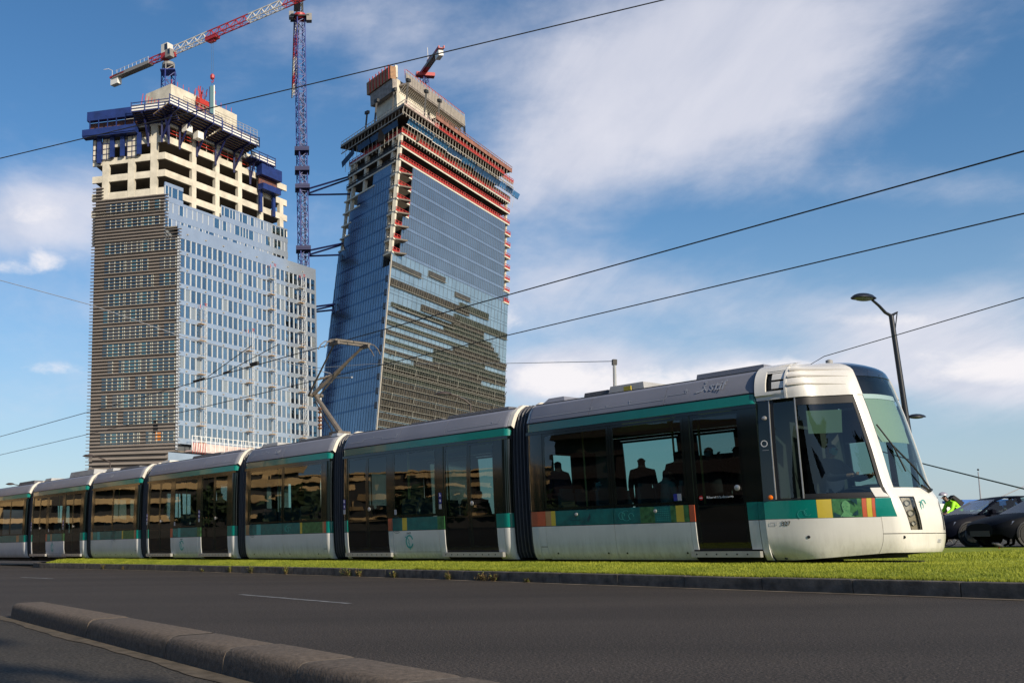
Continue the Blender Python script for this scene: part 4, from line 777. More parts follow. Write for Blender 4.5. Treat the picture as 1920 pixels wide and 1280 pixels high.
part('collector_head', m_panto, pan, lambda m: (m.box(-11.36, -11.30, -.58, .58, 5.54, 5.585), m.box(-11.10, -11.04, -.58, .58, 5.54, 5.585), m.box(-11.38, -11.02, -.52, -.46, 5.46, 5.56), m.box(-11.38, -11.02, .46, .52, 5.46, 5.56), [m.tube([(s_, sg * .56, 5.57), (s_, sg * .70, 5.55), (s_, sg * .82, 5.46), (s_, sg * .90, 5.33)], .014, 6) for s_ in (-11.33, -11.07) for sg in (-1, 1)]))
part('contact_strip', m_dark, pan, lambda m: (m.box(-11.35, -11.31, -.55, .55, 5.586, 5.60), m.box(-11.09, -11.05, -.55, .55, 5.586, 5.60)))
part('insulator', m_ins, pan, lambda m: [m.lathe([(.03, 0), (.07, .03), (.03, .06), (.07, .09), (.03, .12), (.07, .15), (.03, .18)], (-12.35, .25, 3.14), n=10)])
# ------------------------------------------------------------------ overhead wires
m_wire = M('wire', (.018, .018, .02), .5); m_palewire = M('pale_wire', (.30, .31, .33), .5); m_greenrope = M('green_rope', (.035, .06, .05), .7)
def wire(name, pts, r, label, mat=None, sag=0.0, group=None):
    if sag and len(pts) == 2:
        a, b = Vector(pts[0]), Vector(pts[1]); pts = [a.lerp(b, k / 16) - Vector((0, 0, sag * 4 * (k / 16) * (1 - k / 16))) for k in range(17)]
    m = MB(); m.tube(pts, r, 6); return tag(m.build(name, mat or m_wire, smooth=True), label, 'wire', group)
wire('contact_wire', [tw(-60, 0, 5.66), tw(12, 0, 5.66)], .0125, 'black contact wire touching the raised collector of the tram')
wire('contact_wire', [tw(-60, 3.15, 5.66), tw(12, 3.15, 5.66)], .0125, 'black contact wire of the far track, lower one on the right edge')
wire('span_wire', [pt(-330, 376, 24), pt(415, 198, 21), pt(830, 99, 19), pt(1400, -37, 17)], .012, 'black wire crossing the top left of the sky in front of both towers')
wire('feeder_wire', [tw(-2.0, 4.5, 3.9), pt(1545, 668, 22.5), pt(1960, 546, 16.0)], .009, 'thin black wire rising to the right above the tram cab')
wire('guy_rope', [pt(1640, 842, 19), pt(1735, 870, 17.5), pt(1960, 926, 14)], .011, 'green grey rope slanting down to the right in front of the dark cars', m_greenrope)
wire('thin_cable', [pt(-20, 520, 60), pt(172, 572, 56), pt(345, 632, 54), pt(620, 700, 52)], .022, 'faint pale cable slanting across the louvred face of the left tower', m_palewire)
wire('thin_cable', [pt(590, 690, 40), pt(700, 682, 38), pt(950, 681, 34), pt(1152, 677, 26)], .010, 'faint thin cable running to the slim mast above the front car', m_palewire)
wire('spark_wire', [pt(1770, 995, 60), pt(1862, 938, 60), pt(1960, 893, 60)], .03, 'very thin pale cable low above the roofs of the dark cars', m_palewire)
cl = empty('wire_clamp', (0, 0, 0)); p = tw(-19, 0, 5.66)
tag(cl, 'small clamp and turnbuckle on the contact wire in front of the left tower', 'clamp')
part('clamp_body', m_dark, cl, lambda m: (m.bar(tw(-19.3, 0, 5.70), tw(-18.6, 0, 5.70), .05), m.bar(tw(-17.6, .1, 5.72), tw(-17.2, .1, 5.72), .06), m.bar(tw(-15.9, 0, 5.72), tw(-15.5, 0, 5.72), .08)))
part('hanger_rod', m_dark, cl, lambda m: (m.tube([tw(-18.4, 0, 5.72), tw(-16.3, .3, 6.4)], .012, 5), m.tube([tw(-17.4, .1, 5.74), tw(-15.2, .5, 6.25)], .012, 5)))
# ------------------------------------------------------------------ street lamps, masts
m_lamp_blk = M('lamp_black', (.012, .013, .018), .35, spec=.6); m_lampglass = M('lamp_bowl', (.30, .31, .32), .2); m_lampbrown = M('lamp_bronze', (.05, .036, .03), .5)
def street_lamp(base, top, heads, mat, label, r0=.085, r1=.05, k=1.0, low=None):
    K_ = k
    t = empty('street_lamp', base, 0, label, 'street lamp', 'tall street lamps behind the tram'); B = Vector(base); top = Vector(top) - B
    part('pole', mat, t, lambda m: m.tube([(0, 0, 0), (0, 0, .9), (0, 0, .95), top], [r0 * 1.5, r0 * 1.5, r0, r1], 10), True)
    part('base_plate', mat, t, lambda m: m.box(-.22, .22, -.22, .22, 0, .04))
    for hi, hd in enumerate(heads):
        k = K_ * (.62 if hi else 1.0)
        pts = [Vector(p) - B for p in hd]
        ar = part('arm', mat, t, lambda m: (m.tube(pts, [.055 * k, .05 * k, .045 * k] + [.04 * k] * (len(pts) - 3), 8)), True)
        e = pts[-1]; d = (pts[-1] - pts[-2]); d.z = 0; d = d.normalized(); n = Vector((-d.y, d.x, 0)); c = e + d * .34 * k
        hm = MB(); prof = [(.42, 0), (.40, .04), (.33, .10), (.20, .15), (.0, .175)]; rows = []
        for rr, h in prof: rows.append([tuple(c + (d * math.cos(q * .5236) * rr * 1.15 + n * math.sin(q * .5236) * rr * .62) * k + Vector((0, 0, h * k))) for q in range(13)])
        hm.grid(rows); hm.add([rows[0][q] for q in range(12)], [tuple(range(12))]); h_ = hm.build('lamp_head', mat, t, smooth=True)
        gm_ = MB(); rows = []
        for rr, h in ((.34, -.002), (.26, -.05), (.12, -.075), (0, -.08)): rows.append([tuple(c + (d * math.cos(q * .5236) * rr * 1.1 + n * math.sin(q * .5236) * rr * .6) * k + Vector((0, 0, h * k))) for q in range(13)])
        gm_.grid(rows); gm_.build('lamp_bowl', m_lampglass, h_, smooth=True)
    return t
Yl = 32.0; base = pt(1733, 1013, Yl); base.z = .35; top = pt(1671, 592, Yl); base.x += .0
street_lamp(base, top, [[top, pt(1660, 586, Yl), pt(1648, 573, Yl - .1), pt(1634, 561, Yl - .2)], [pt(1700, 783, Yl), pt(1702, 783, Yl), pt(1704, 782.5, Yl), pt(1706, 782, Yl)]], m_lamp_blk, 'black double street lamp leaning behind the tram nose', .10, .075, 1.0)
part('arm_stub', m_lamp_blk, [o for o in col.objects if o.name == 'street_lamp'][0], lambda m: (m.tube([top - base, pt(1683, 584.5, Yl) - base], [.06, .02], 6), m.tube([pt(1682, 586, Yl) - base, pt(1677, 630, Yl) - base], .018, 5)))
Y2 = 52.; b_ = pt(888, 1010, Y2); b_.z = .35; tp = pt(882, 758, Y2)
street_lamp(b_, tp, [[tp, pt(870, 748.5, Y2), pt(855, 742, Y2), pt(843, 739, Y2)]], m_lampbrown, 'bronze street lamp seen against the glass of the right tower', .08, .05, .9)
Y3 = 84.; b_ = pt(207, 1010, Y3); b_.z = .2; tp = pt(206.5, 866, Y3)
street_lamp(b_, tp, [[tp, pt(196, 861, Y3), pt(184, 857, Y3), pt(174, 855, Y3)]], m_lampbrown, 'street lamp standing before the foot of the left tower', .09, .05, 1.05)
Y4 = 118.; b_ = pt(55, 1020, Y4); b_.z = .2; tp = pt(55, 917, Y4)
street_lamp(b_, tp, [[tp, pt(46, 913, Y4), pt(34, 909, Y4), pt(25, 907.5, Y4)]], m_lampbrown, 'most distant street lamp above the rear end of the tram', .10, .06, 1.1)
t = empty('slim_mast', (pt(1158, 1010, 26).x, 26, .3), 0, 'slim pale mast with a square cap rising behind the front tram car', 'mast')
bb_ = Vector(t.location)
part('pole', m_alu, t, lambda m: m.tube([(0, 0, 0), pt(1152, 682, 26) - bb_], [.06, .045], 8), True); part('cap', m_dark, t, lambda m: m.bar(pt(1152, 684, 26) - bb_, pt(1152, 674, 26) - bb_, .11))
t = empty('far_mast', (pt(1844, 1000, 90).x, 90, .2), 0, 'far thin white mast with a small dark head above the dark car', 'mast'); bb_ = Vector(t.location)
part('pole', m_palewire, t, lambda m: m.tube([(0, 0, 0), pt(1834, 884, 90) - bb_], [.09, .04], 6), True); part('mast_head', m_dark, t, lambda m: m.lathe([(0, -.07), (.08, 0), (.08, .08), (0, .14)], pt(1834, 881, 90) - bb_, n=8))
t = empty('signal_mast', (pt(600, 1010, 34).x, 34, .3), 0, 'slim post with brown insulators standing beside the pantograph', 'mast'); bb_ = Vector(t.location)
part('pole', m_alu, t, lambda m: m.tube([(0, 0, 0), pt(601, 742, 34) - bb_], [.06, .035], 8), True); part('insulator', m_ins, t, lambda m: [m.lathe([(.03, -.1), (.09, -.04), (.03, 0), (.09, .06), (.03, .12)], pt(600, y_, 34) - bb_, n=10) for y_ in (770, 786, 800)])
part('bracket_arm', m_palewire, t, lambda m: (m.tube([pt(601, 708, 34) - bb_, pt(660, 707, 30) - bb_], .03, 6), m.tube([pt(600, 720, 34) - bb_, pt(622, 716, 32) - bb_], .03, 6)))
# ------------------------------------------------------------------ towers
class Face:
    def __init__(s, A, az, ntw, lean=(0, 0), z0=0.):
        s.A = Vector(A); s.e = Vector((math.sin(R(az)), math.cos(R(az)), 0)); n = Vector((s.e.y, -s.e.x, 0)); s.n = n if n.dot(Vector(ntw)) > 0 else -n; s.lean = Vector((*lean, 0)); s.z0 = z0
    def P(s, u, o, z): return s.A + s.lean * (z - s.z0) + s.e * u + s.n * o + Vector((0, 0, z - s.A.z))
    def hit(s, x, y):
        z = 50.
        for _ in range(25):
            a = s.A + s.lean * (z - s.z0); q = ptplane(x, y, (a.x, a.y, 0), s.n); z = q.z
        return (q - Vector((a.x, a.y, 0))).dot(s.e), z
    def box(s, m, u0, u1, o0, o1, z0, z1, base):
        f = lambda u, o, z: s.P(u, o, z) - base
        return m.hexa([f(u0, o0, z0), f(u1, o0, z0), f(u1, o1, z0), f(u0, o1, z0), f(u0, o0, z1), f(u1, o0, z1), f(u1, o1, z1), f(u0, o1, z1)])
    def bar(s, m, a, b, w, base, h=None): return m.bar(s.P(*a) - base, s.P(*b) - base, w, h)
m_conc = M('raw_concrete', (.56, .515, .42), .9, var=.22, vs=.35, bump=.2, bs=2, bdist=.05); m_conc_d = M('shaded_concrete', (.16, .14, .115), .95, var=.2, vs=.3)  # second copy of the concrete is darker: shade put into its colour
m_taupe = M('taupe_louvre', (.195, .168, .148), .6, var=.10, vs=.2); m_taupe_d = M('dark_louvre', (.06, .05, .045), .7)
m_win_dk = glass('louvred_window_glass', (.10, .14, .14), .22, .03, .06, .3, (.02, .05, .05), .4); m_win_tl = glass('teal_film_glass', (.10, .2, .2), .25, .03, .06, .3, (.03, .16, .17), .6); m_win_bl = glass('blind_glass', (.1, .14, .14), .15, .05, .06, .3, (.16, .15, .13), .7); m_win = glass('facade_window_glass', (.50, .70, .76), .50, .03, .05, .35)
m_spandrel = M('spandrel_glass', (.47, .53, .60), .16, metal=.60, var=.06, vs=.35, spec=.8); m_mull = M('white_mullion', (.50, .53, .56), .4); m_core = M('core_room', (.10, .11, .12), .9, var=.4, vs=.12)
m_colw = M('white_column', (.78, .74, .60), .7); m_coltl = M('wrapped_column', (.14, .45, .45), .6)
m_bluep = M('blue_formwork', (.010, .026, .13), .5, var=.25, vs=.6); m_blued = M('navy_steel', (.010, .014, .075), .5); m_wood = M('plywood_soffit', (.36, .25, .14), .8, c2=(.24, .16, .09), vs=.8); m_tarp = M('white_tarpaulin', (.75, .73, .68), .7, var=.05)
m_rail = M('red_rail', (.42, .030, .018), .5); m_orangep = M('orange_prop', (.65, .22, .03), .5); m_scaf = M('scaffold_tube', (.34, .31, .26), .5); m_pink = M('pink_cradle', (.52, .40, .36), .7, var=.3, vs=.8)
UPV = (0, 0, 1)
A1 = Vector((-25.1, 225., 0)); t1 = empty('glass_and_louvre_tower', A1, 0, 'left tower under construction, brown louvred side, pale glass side and bare concrete floors on top', 'tower')
FR = Face(A1, 38.9, (1, -.8, 0)); FL = Face(A1, -75.6, (-.2, -1, 0)); W1R, W1L = 52.3, 21.0
def wbuild(m, name, mat, parent, kind=None, **k):
    o = m.build(name, mat, parent, **k)
    if kind: o['kind'] = kind
    return o
# core and interior slabs
def polyslab(m, pts, z0, z1): m.prism([(p.x, p.y) for p in pts], lambda x, y: (x, y, z0), lambda x, y: (x, y, z1))
B4 = lambda ins, zz=0: [FR.P(ins, -ins, 0) - A1 + FL.e * 0, FR.P(W1R - ins, -ins, 0) - A1, FR.P(W1R - ins, -24, 0) - A1, FL.P(W1L - ins, -14, 0) - A1, FL.P(W1L - ins, -ins, 0) - A1]
for k in range(0, 14):
    z = 21.9 + 4.0 * k; m = MB(); polyslab(m, B4(.35), z - .35, z); wbuild(m, 'floor_slab', m_conc_d, t1)
m = MB(); polyslab(m, [p * 1.0 for p in [FR.P(6.5, -8, 0) - A1, FR.P(W1R - 3, -8, 0) - A1, FR.P(W1R - 3, -22, 0) - A1, FL.P(W1L - 5, -12, 0) - A1, FL.P(W1L - 5, -6.5, 0) - A1]], 0, 78); wbuild(m, 'inner_core', m_core, t1)
# roof of the glazed block
m = MB(); polyslab(m, B4(.2), 73.6, 73.9); wbuild(m, 'roof_slab', m_conc_d, t1)
# glass face: rows of windows
rows_top = [71.0 - 3.95 * k for k in range(12)]; WH = 2.85; pitch = (W1R - 1.2) / 28
colw = (3, 8, 13, 18, 23)
zt = 74.2
m_wins = [m_win, glass('facade_window_glass_b', (.42, .62, .70), .40, .05, .08, .3), glass('facade_window_glass_c', (.55, .72, .74), .60, .02, .10, .25), glass('facade_window_blind', (.5, .6, .62), .35, .1, .05, .3, (.42, .44, .42), .5)]; wps = [None] * 4; off_ = [None] * 4; rwin = random.Random(77); tops = [zt] + [t - WH for t in rows_top]
for k, top in enumerate(rows_top):
    m = MB(); FR.box(m, 0, W1R, -.25, 0, top, tops[k], A1); wbuild(m, 'spandrel', m_spandrel, t1)
m = MB(); FR.box(m, 0, W1R, -.25, 0, 23.4, tops[-1], A1); wbuild(m, 'spandrel', m_spandrel, t1)
m = MB(); FR.box(m, -.02, .6, -.25, .01, 23.4, zt, A1); FR.box(m, W1R - .6, W1R, -.25, .01, 23.4, zt, A1); wbuild(m, 'corner_trim', m_spandrel, t1)
mul = MB(); rail_ = MB()
for k, top in enumerate(rows_top):
    st = None
    for j in range(28):
        u = .6 + j * pitch
        FR.box(mul, u - .12, u + .12, -.2, .04, top - WH, top, A1)
        m = MB(); FR.box(m, u + .12, u + pitch - .12, -.16, -.12, top - WH, top, A1)
        if k < 10:
            d = FR.P(u, 0, top) - FR.P(.6, 0, rows_top[0]); q_ = rwin.choice((0, 0, 0, 0, 0, 1, 1, 1, 2, 2, 2, 3))
            if wps[q_] is None: wps[q_] = wbuild(m, 'window', m_wins[q_], t1); off_[q_] = d
            else: inst(wps[q_], 'window', t1, Matrix.Translation(d - off_[q_]))
        else: st = (st or MB()); st.add(m.v, m.f)
        if j in colw:
            uc = u + pitch / 2; c = FR.P(uc, -1.0, 0) - A1
            lo = top - WH - .5; tl = top - WH + (1.5 if k < 7 else (1.1 if k in (9, 10) else .0))
            mc = MB(); mc.cm = 1; mc.tube([(c.x, c.y, lo), (c.x, c.y, max(tl, lo + .1))], .55, 10); mc.cm = 0; mc.tube([(c.x, c.y, max(tl, lo + .1)), (c.x, c.y, top + .6)], .55, 10); wbuild(mc, 'column', [m_colw, m_coltl], t1, smooth=True)
    if st: wbuild(st, 'lower_window_row', m_win, t1, 'stuff')
    FR.box(rail_, .6, W1R - .6, -.5, -.42, top - WH + .55, top - WH + .62, A1)
wbuild(mul, 'mullion_grid', m_mull, t1, 'stuff'); wbuild(rail_, 'guard_rail', m_blued, t1)
ank = MB()
for k, t_ in enumerate(tops[:-1]):
    for u in np.arange(3.0, W1R, 6.2): FR.box(ank, u - .18, u + .18, 0, .25, t_ - .7 - (1.3 if k == 0 else 0), t_ - .45 - (1.3 if k == 0 else 0), A1)
wbuild(ank, 'facade_anchor', m_scaf, t1, 'stuff')
m_ochre2 = M('timber_platform', (.42, .27, .13), .8)
# mast climbers on the glass face
for u, zt_, name in ((8.1, 55.8, 'a'), (25.0, 52.5, 'b'), (33.6, 70.8, 'c'), (45.7, 70.5, 'd')):
    ms = empty('mast_climber'); ms.parent = t1; m = MB()
    for du in (-.3, .5):
        for o in (.5, 1.1): FR.bar(m, (u + du, o, 22), (u + du, o, zt_), .07, A1)
    z = 22
    while z < zt_ - 1.4:
        FR.bar(m, (u - .3, 1.1, z), (u + .5, 1.1, z + 1.4), .07, A1); FR.bar(m, (u - .3, 1.1, z), (u + .5, 1.1, z), .07, A1); FR.bar(m, (u + .5, 1.1, z), (u + .5, .5, z + 1.4), .07, A1); z += 1.4
    wbuild(m, 'lattice_mast', m_mull, ms, 'stuff')
    p_ = None
    for kk, t_ in enumerate(tops[1:]):
        if t_ < zt_ - 1:
            m = MB(); FR.box(m, u - 1.9, u + .1, .3, 1.2, t_ - .90, t_ - .78, A1); FR.bar(m, (u - 1.9, 1.5, t_ - .1), (u + .1, 1.5, t_ - .1), .06, A1); FR.bar(m, (u - 1.9, 1.5, t_ - .8), (u - 1.9, 1.5, t_ - .1), .06, A1); wbuild(m, 'landing_platform', m_ochre2 if kk % 3 else m_scaf, ms)
    m = MB(); FR.bar(m, (u - .3, 1.1, zt_), (u + .5, 1.1, zt_ + .7), .08, A1); FR.bar(m, (u + .5, 1.1, zt_), (u - .3, 1.1, zt_ + .7), .08, A1); FR.bar(m, (u - .4, 1.1, zt_ + .7), (u + .6, 1.1, zt_ + .7), .08, A1); FR.bar(m, (u - 1.6, 1.0, zt_ - .6), (u - 1.6, 1.0, zt_ + .3), .12, A1); wbuild(m, 'mast_head', m_rail, ms)
# pink suspended platform
cr = empty('suspended_platform'); cr.parent = t1; m = MB(); FR.box(m, 2.5, 28, .3, 2.4, 21.6, 22.0, A1); FR.box(m, 2.5, 28, 2.3, 2.42, 22.0, 23.6, A1); wbuild(m, 'platform_deck', m_pink, cr); m = MB()
for u in np.arange(2.5, 28.1, 1.5): FR.bar(m, (u, 2.5, 21.8), (u, 2.5, 25.2), .14, A1)
for z in (24.0, 25.1): FR.bar(m, (2.5, 2.5, z), (28, 2.5, z), .1, A1)
wbuild(m, 'platform_rail', m_tarp, cr, 'stuff'); m = MB()
for u in np.arange(2.5, 7, .8): FR.bar(m, (u, 2.6, 21.2), (u + .4, 2.6, 23.8), .07, A1)
wbuild(m, 'platform_frame', m_rail, cr, 'stuff')
m = MB(); FR.box(m, 0, W1R, -1.2, -1.0, 18.0, 23.3, A1); wbuild(m, 'recessed_storey', m_core, t1)
# louvred face
ZL = 82.0
m = MB(); FL.box(m, 0, W1L, -.3, -.02, 0, 71.2, A1); FL.box(m, 3.3, W1L, -.3, -.02, 71.2, ZL, A1); FL.box(m, 18.9, W1L, -.3, -.02, ZL, 85.2, A1); wbuild(m, 'louvre_backing', m_taupe, t1)
m = MB(); FL.box(m, -.25, .12, -.4, .22, 22, 71.2, A1); wbuild(m, 'corner_edge', m_mull, t1)
sl = MB(); z = 16.0
while z < 85.2:
    u0 = -.9 if z < 73.4 else (2.4 if z < ZL else 18.9)
    dk = .50
    FL.box(sl, u0, W1L + .7, 0.0, dk, z, z + .11, A1); z += .79
wbuild(sl, 'louvre_blades', m_taupe, t1, 'stuff')
wins = [2.0, 3.55, 4.9, 6.2, 7.8, 8.8, 9.6, 11.2, 12.9, 14.2, 15.6, 17.0, 18.4]; widths = [1.3, 1.1, 1.0, 1.2, .8, .6, 1.3, 1.4, 1.1, 1.2, 1.2, 1.2, .4]
wl = None
lw_rows = [(80.6, 78.2), (76.6, 74.6), (70.9, 68.1)] + [(66.7 - 3.97 * k, 63.8 - 3.97 * k) for k in range(10)] + [(26.2, 23.6)]
mu = MB()
lpitch = 1.38; npan = 13
for k, (zt_, zb_) in enumerate(lw_rows):
    rr = random.Random(k)
    for j in range(npan):
        u = .5 + j * lpitch
        if k < 2 and u < 3.4: continue
        if rr.random() < .08: continue
        m = MB(); FL.box(m, u + .13, u + lpitch - .13, -.02, .03, zb_, zt_, A1); wbuild(m, 'louvred_window', rr.choice((m_win_dk, m_win_dk, m_win_dk, m_win_tl, m_win_bl)), t1)
        FL.box(mu, u - .11, u + .11, .0, .10, zb_, zt_, A1)
        if j in (4, 6, 9): FL.box(mu, u + .35, u + .5, .0, .10, zb_, zt_, A1)
wbuild(mu, 'window_mullions', M('beige_mullion', (.50, .50, .42), .5), t1, 'stuff')
m = MB(); u, z = FL.hit(297, 845); FL.box(m, u - .55, u + .75, .02, .06, 24.2, 26.0, A1); wbuild(m, 'orange_panel', m_orangep, t1)  # plain orange panel on the louvred face
m = MB(); u, z = FL.hit(292, 798); FL.box(m, u - .5, u + .6, .035, .05, z - 1.6, z + 1.4, A1); wbuild(m, 'open_panel', m_black, t1)
# upper block: glazing band and bare concrete frame
U1 = A1 + FL.e * 3.47; FU = Face(U1, 38.9, (1, -.8, 0)); FUL = Face(U1, -75.6, (-.2, -1, 0)); WU = 45.6; WUL = 18.6
def band_(z0, z1, u0, u1, wz0=None, wz1=None, seed=0):
    m = MB(); rr = random.Random(seed)
    if wz0 is None: FU.box(m, u0, u1, -.2, .14, z0, z1, A1); return wbuild(m, 'glazing_band', m_spandrel, t1)
    FU.box(m, u0, u1, -.2, .14, z0, wz0, A1); FU.box(m, u0, u1, -.2, .14, wz1, z1, A1); wbuild(m, 'glazing_band', m_spandrel, t1); u = u0
    while u < u1 - 1.0:
        w_ = rr.choice([1.1, 1.5, 2.0]); w_ = min(w_, u1 - u); k = rr.random(); m = MB(); FU.box(m, u + .12, u + w_ - .12, .05, .09, wz0, wz1, A1)
        wbuild(m, 'upper_window', m_win if k < .6 else m_spandrel, t1); m = MB(); FU.box(m, u - .07, u + .12, -.2, .17, wz0, wz1, A1); wbuild(m, 'mullion', m_mull, t1); u += w_
band_(71, 77.0, 0, WU, 73.9, 76.2, 1); band_(77.0, 80.9, 0, WU, 77.8, 80.2, 2); band_(80.9, 84.9, -.0, 6.0, 81.6, 84.0, 3)
ug, _z = FU.hit(414, 400); band_(80.9, 84.2, ug, WU, 81.6, 83.8, 4)
m = MB(); polyslab(m, [FU.P(.3, -.3, 0) - A1, FU.P(WU - .3, -.3, 0) - A1, FU.P(WU - .3, -20, 0) - A1, FUL.P(WUL - .3, -12, 0) - A1, FUL.P(WUL - .3, -.3, 0) - A1], 71, 80.5); wbuild(m, 'inner_core', m_core, t1)
slz = [82.9 - 4.15, 82.9, 87.3, 91.6, 95.9, 100.2]
colL = [FUL.hit(x, 330)[0] for x in (288, 246, 198)]
colR = [FU.hit(*p)[0] for p in ((364, 330), (407.5, 360), (450, 385), (490, 410), (528, 430))]
for k, z in enumerate(slz):
    top = z >= 100
    uR = WU if z < 96 else (colR[3] if not top else colR[3])
    m = MB(); polyslab(m, [FU.P(.5, -.3, 0) - A1, FU.P(uR - .3, -.3, 0) - A1, FU.P(uR - .3, -20, 0) - A1, FUL.P(WUL - .3, -12, 0) - A1, FUL.P(WUL - .3, -.3, 0) - A1], z - .5, z); wbuild(m, 'floor_slab', m_conc_d, t1)
    m = MB(); FU.box(m, .0, uR, -.5, -.02, z - .9, z + .75, A1); wbuild(m, 'edge_beam', m_conc, t1); m = MB(); FUL.box(m, 0, WUL, -.5, -.02, z - .9, z + .75, A1); wbuild(m, 'edge_beam', m_conc, t1)
for u in colR:
    zt_ = 100.2 if u < colR[3] + 1 else 91.6 + .7
    m = MB(); FU.box(m, u - .75, u + .75, -.9, .04, 78, zt_, A1); wbuild(m, 'frame_column', m_conc, t1)
for u in colL:
    m = MB(); FUL.box(m, u - .85, u + .85, -.9, .04, 82, 100.2, A1); wbuild(m, 'frame_column', m_conc, t1)
m = MB(); polyslab(m, [FU.P(4, -7, 0) - A1, FU.P(WU - 8, -7, 0) - A1, FU.P(WU - 8, -15, 0) - A1, FUL.P(12, -10, 0) - A1, FUL.P(12, -6, 0) - A1], 80, 100); wbuild(m, 'inner_core', m_conc_d, t1)
# blue climbing screens on the left face
def gf(face, x, y): return face.hit(x, y)
ua, za = gf(FUL, 163, 243); ub, zb = gf(FUL, 262, 233); 
m = MB(); FUL.box(m, ub, ua, .5, 2.6, 97.6, 99.2, A1); FUL.box(m, ub, ua - 1.2, 1.2, 2.6, 101.3, 103.6, A1); FUL.box(m, ub + .0, ua, .4, 2.4, 97.3, 97.6, A1); wbuild(m, 'climbing_screen', m_bluep, t1)
for k in range(6):
    m = MB(); u = ub + (ua - ub) * (k + .5) / 6; FUL.box(m, u - .9, u - .7, 2.3, 2.6, 99.2, 101.3, A1); wbuild(m, 'screen_post', m_bluep, t1)
m = MB(); FUL.box(m, ub, ua - 1.2, .6, .9, 99.2, 101.3, A1); wbuild(m, 'screen_mesh', M('orange_mesh', (.20, .07, .035), .8, c2=(.04, .04, .07), vs=1.6), t1)
for x_ in (189, 213, 232, 263):
    u, _ = gf(FUL, x_, 270); m = MB(); FUL.box(m, u - .5, u + .5, .3, 1.0, 91.0 + (x_ > 200) * 1.2, 97.6, A1); wbuild(m, 'hanging_rail', m_bluep, t1)
for (xa, xb) in ((194, 210), (240, 258), (176, 188)):
    u0, _ = gf(FUL, xa, 280); u1, _ = gf(FUL, xb, 280); m = MB(); FUL.box(m, u1, u0, .25, .33, 91.8, 97.4, A1); wbuild(m, 'formwork_sheet', m_conc, t1); m = MB()
    for q in range(5): FUL.bar(m, (u1, .4, 92 + q * 1.3), (u0, .4, 92 + q * 1.3), .12, A1)
    for q in range(3): FUL.bar(m, (u1 + (u0 - u1) * q / 2, .42, 91.8), (u1 + (u0 - u1) * q / 2, .42, 97.4), .12, A1)
    wbuild(m, 'formwork_grid', m_blued, t1, 'stuff')
# big tilted platform round the corner
def deck(name, pa, pb, wi, wo, z, tilt, nb, face):
    """cantilevered deck: plywood soffit, navy beams below, white fascia and navy rail at the outer edge"""
    d_ = empty('cantilever_deck'); d_.parent = t1; f = face
    ua, ub = pa, pb; m = MB(); f_ = lambda u, o, zz: f.P(u, o, zz) - A1
    m.hexa([f_(ua, wi, z), f_(ub, wi, z), f_(ub, wo, z + tilt), f_(ua, wo, z + tilt), f_(ua, wi, z + .2), f_(ub, wi, z + .2), f_(ub, wo, z + tilt + .2), f_(ua, wo, z + tilt + .2)]); wbuild(m, 'plywood_deck', m_wood, d_)
    for q in range(7):
        t_ = q / 6; o = wi + (wo - wi) * t_; m = MB(); m.bar(f_(ua, o, z + tilt * t_ - .15), f_(ub, o, z + tilt * t_ - .15), .25, .3); wbuild(m, 'joist', m_blued, d_)
    for q in range(nb):
        u = ua + (ub - ua) * (q + .5) / nb; m = MB(); m.bar(f_(u, wi - .5, z - .5), f_(u, wo, z + tilt - .35), .4, .6); m.bar(f_(u, .2, z - 5.2), f_(u, wo * .62, z + tilt * .5 - .6), .35); m.bar(f_(u, .3, z - 6), f_(u, .3, z), .45); wbuild(m, 'support_bracket', m_blued, d_)
    m = MB(); f.box(m, ua, ub, wo, wo + .12, z + tilt + .05, z + tilt + 1.5, A1); wbuild(m, 'fascia_sheet', m_tarp, d_)
    m = MB()
    for zz in (.9, 1.6, 2.3): m.bar(f_(ua, wo + .2, z + tilt + zz - .3), f_(ub, wo + .2, z + tilt + zz - .3), .16)
    n = int(abs(ub - ua) / 2.8)
    for q in range(n + 1): u = ua + (ub - ua) * q / n; m.bar(f_(u, wo + .2, z + tilt - .5), f_(u, wo + .2, z + tilt + 2.2), .22)
    wbuild(m, 'deck_rail', m_bluep, d_); return d_
deck('d', -3.6, 6.8, .4, 4.6, 100.0, 1.4, 2, FUL)
deck('d', -4.4, 13.5, .4, 5.6, 100.2, 1.4, 3, FU); deck('d', 13.7, 27.5, .4, 5.6, 100.0, .9, 2, FU); deck('d', 27.8, 37.5, .4, 2.6, 98.6, .5, 2, FU)
# machine boxes under the deck, right blue screen
for x_, y_ in ((340, 246), (361, 259)):
    u, z = FU.hit(x_, y_); m = MB(); FU.box(m, u - 1.0, u + 1.0, 1.2, 2.8, z - .9, z + .9, A1); wbuild(m, 'hydraulic_box', m_tarp, t1)
for u in np.arange(1.5, 37, 2.6):
    m = MB(); FU.bar(m, (u, -.4, 96.6), (u, -.4, 99.8), .18, A1); wbuild(m, 'prop', m_orangep if int(u) % 3 == 0 else m_scaf, t1)
m = MB()
for z in (97.6, 98.4): FU.bar(m, (.5, -.1, z), (38, -.1, z), .14, A1)
wbuild(m, 'safety_rail', m_rail, t1)
u0, z0 = FU.hit(478, 325); u1, z1 = FU.hit(516, 345)
m = MB(); FU.box(m, u0, u1, .5, 2.4, 95.6, 98.6, A1); FU.box(m, u0 + .5, u1 - .5, .6, 2.4, 91.8, 93.4, A1); wbuild(m, 'climbing_screen', m_bluep, t1)
m = MB(); FU.box(m, u0 + .5, u1 - .6, .7, 1.0, 93.4, 95.6, A1); wbuild(m, 'screen_mesh', bpy.data.materials['orange_mesh'], t1)
for u in (u0 + 1.5, u1 - 1.5):
    m = MB(); FU.box(m, u - .45, u + .45, .3, .9, 86, 92, A1); wbuild(m, 'hanging_rail', m_bluep, t1)
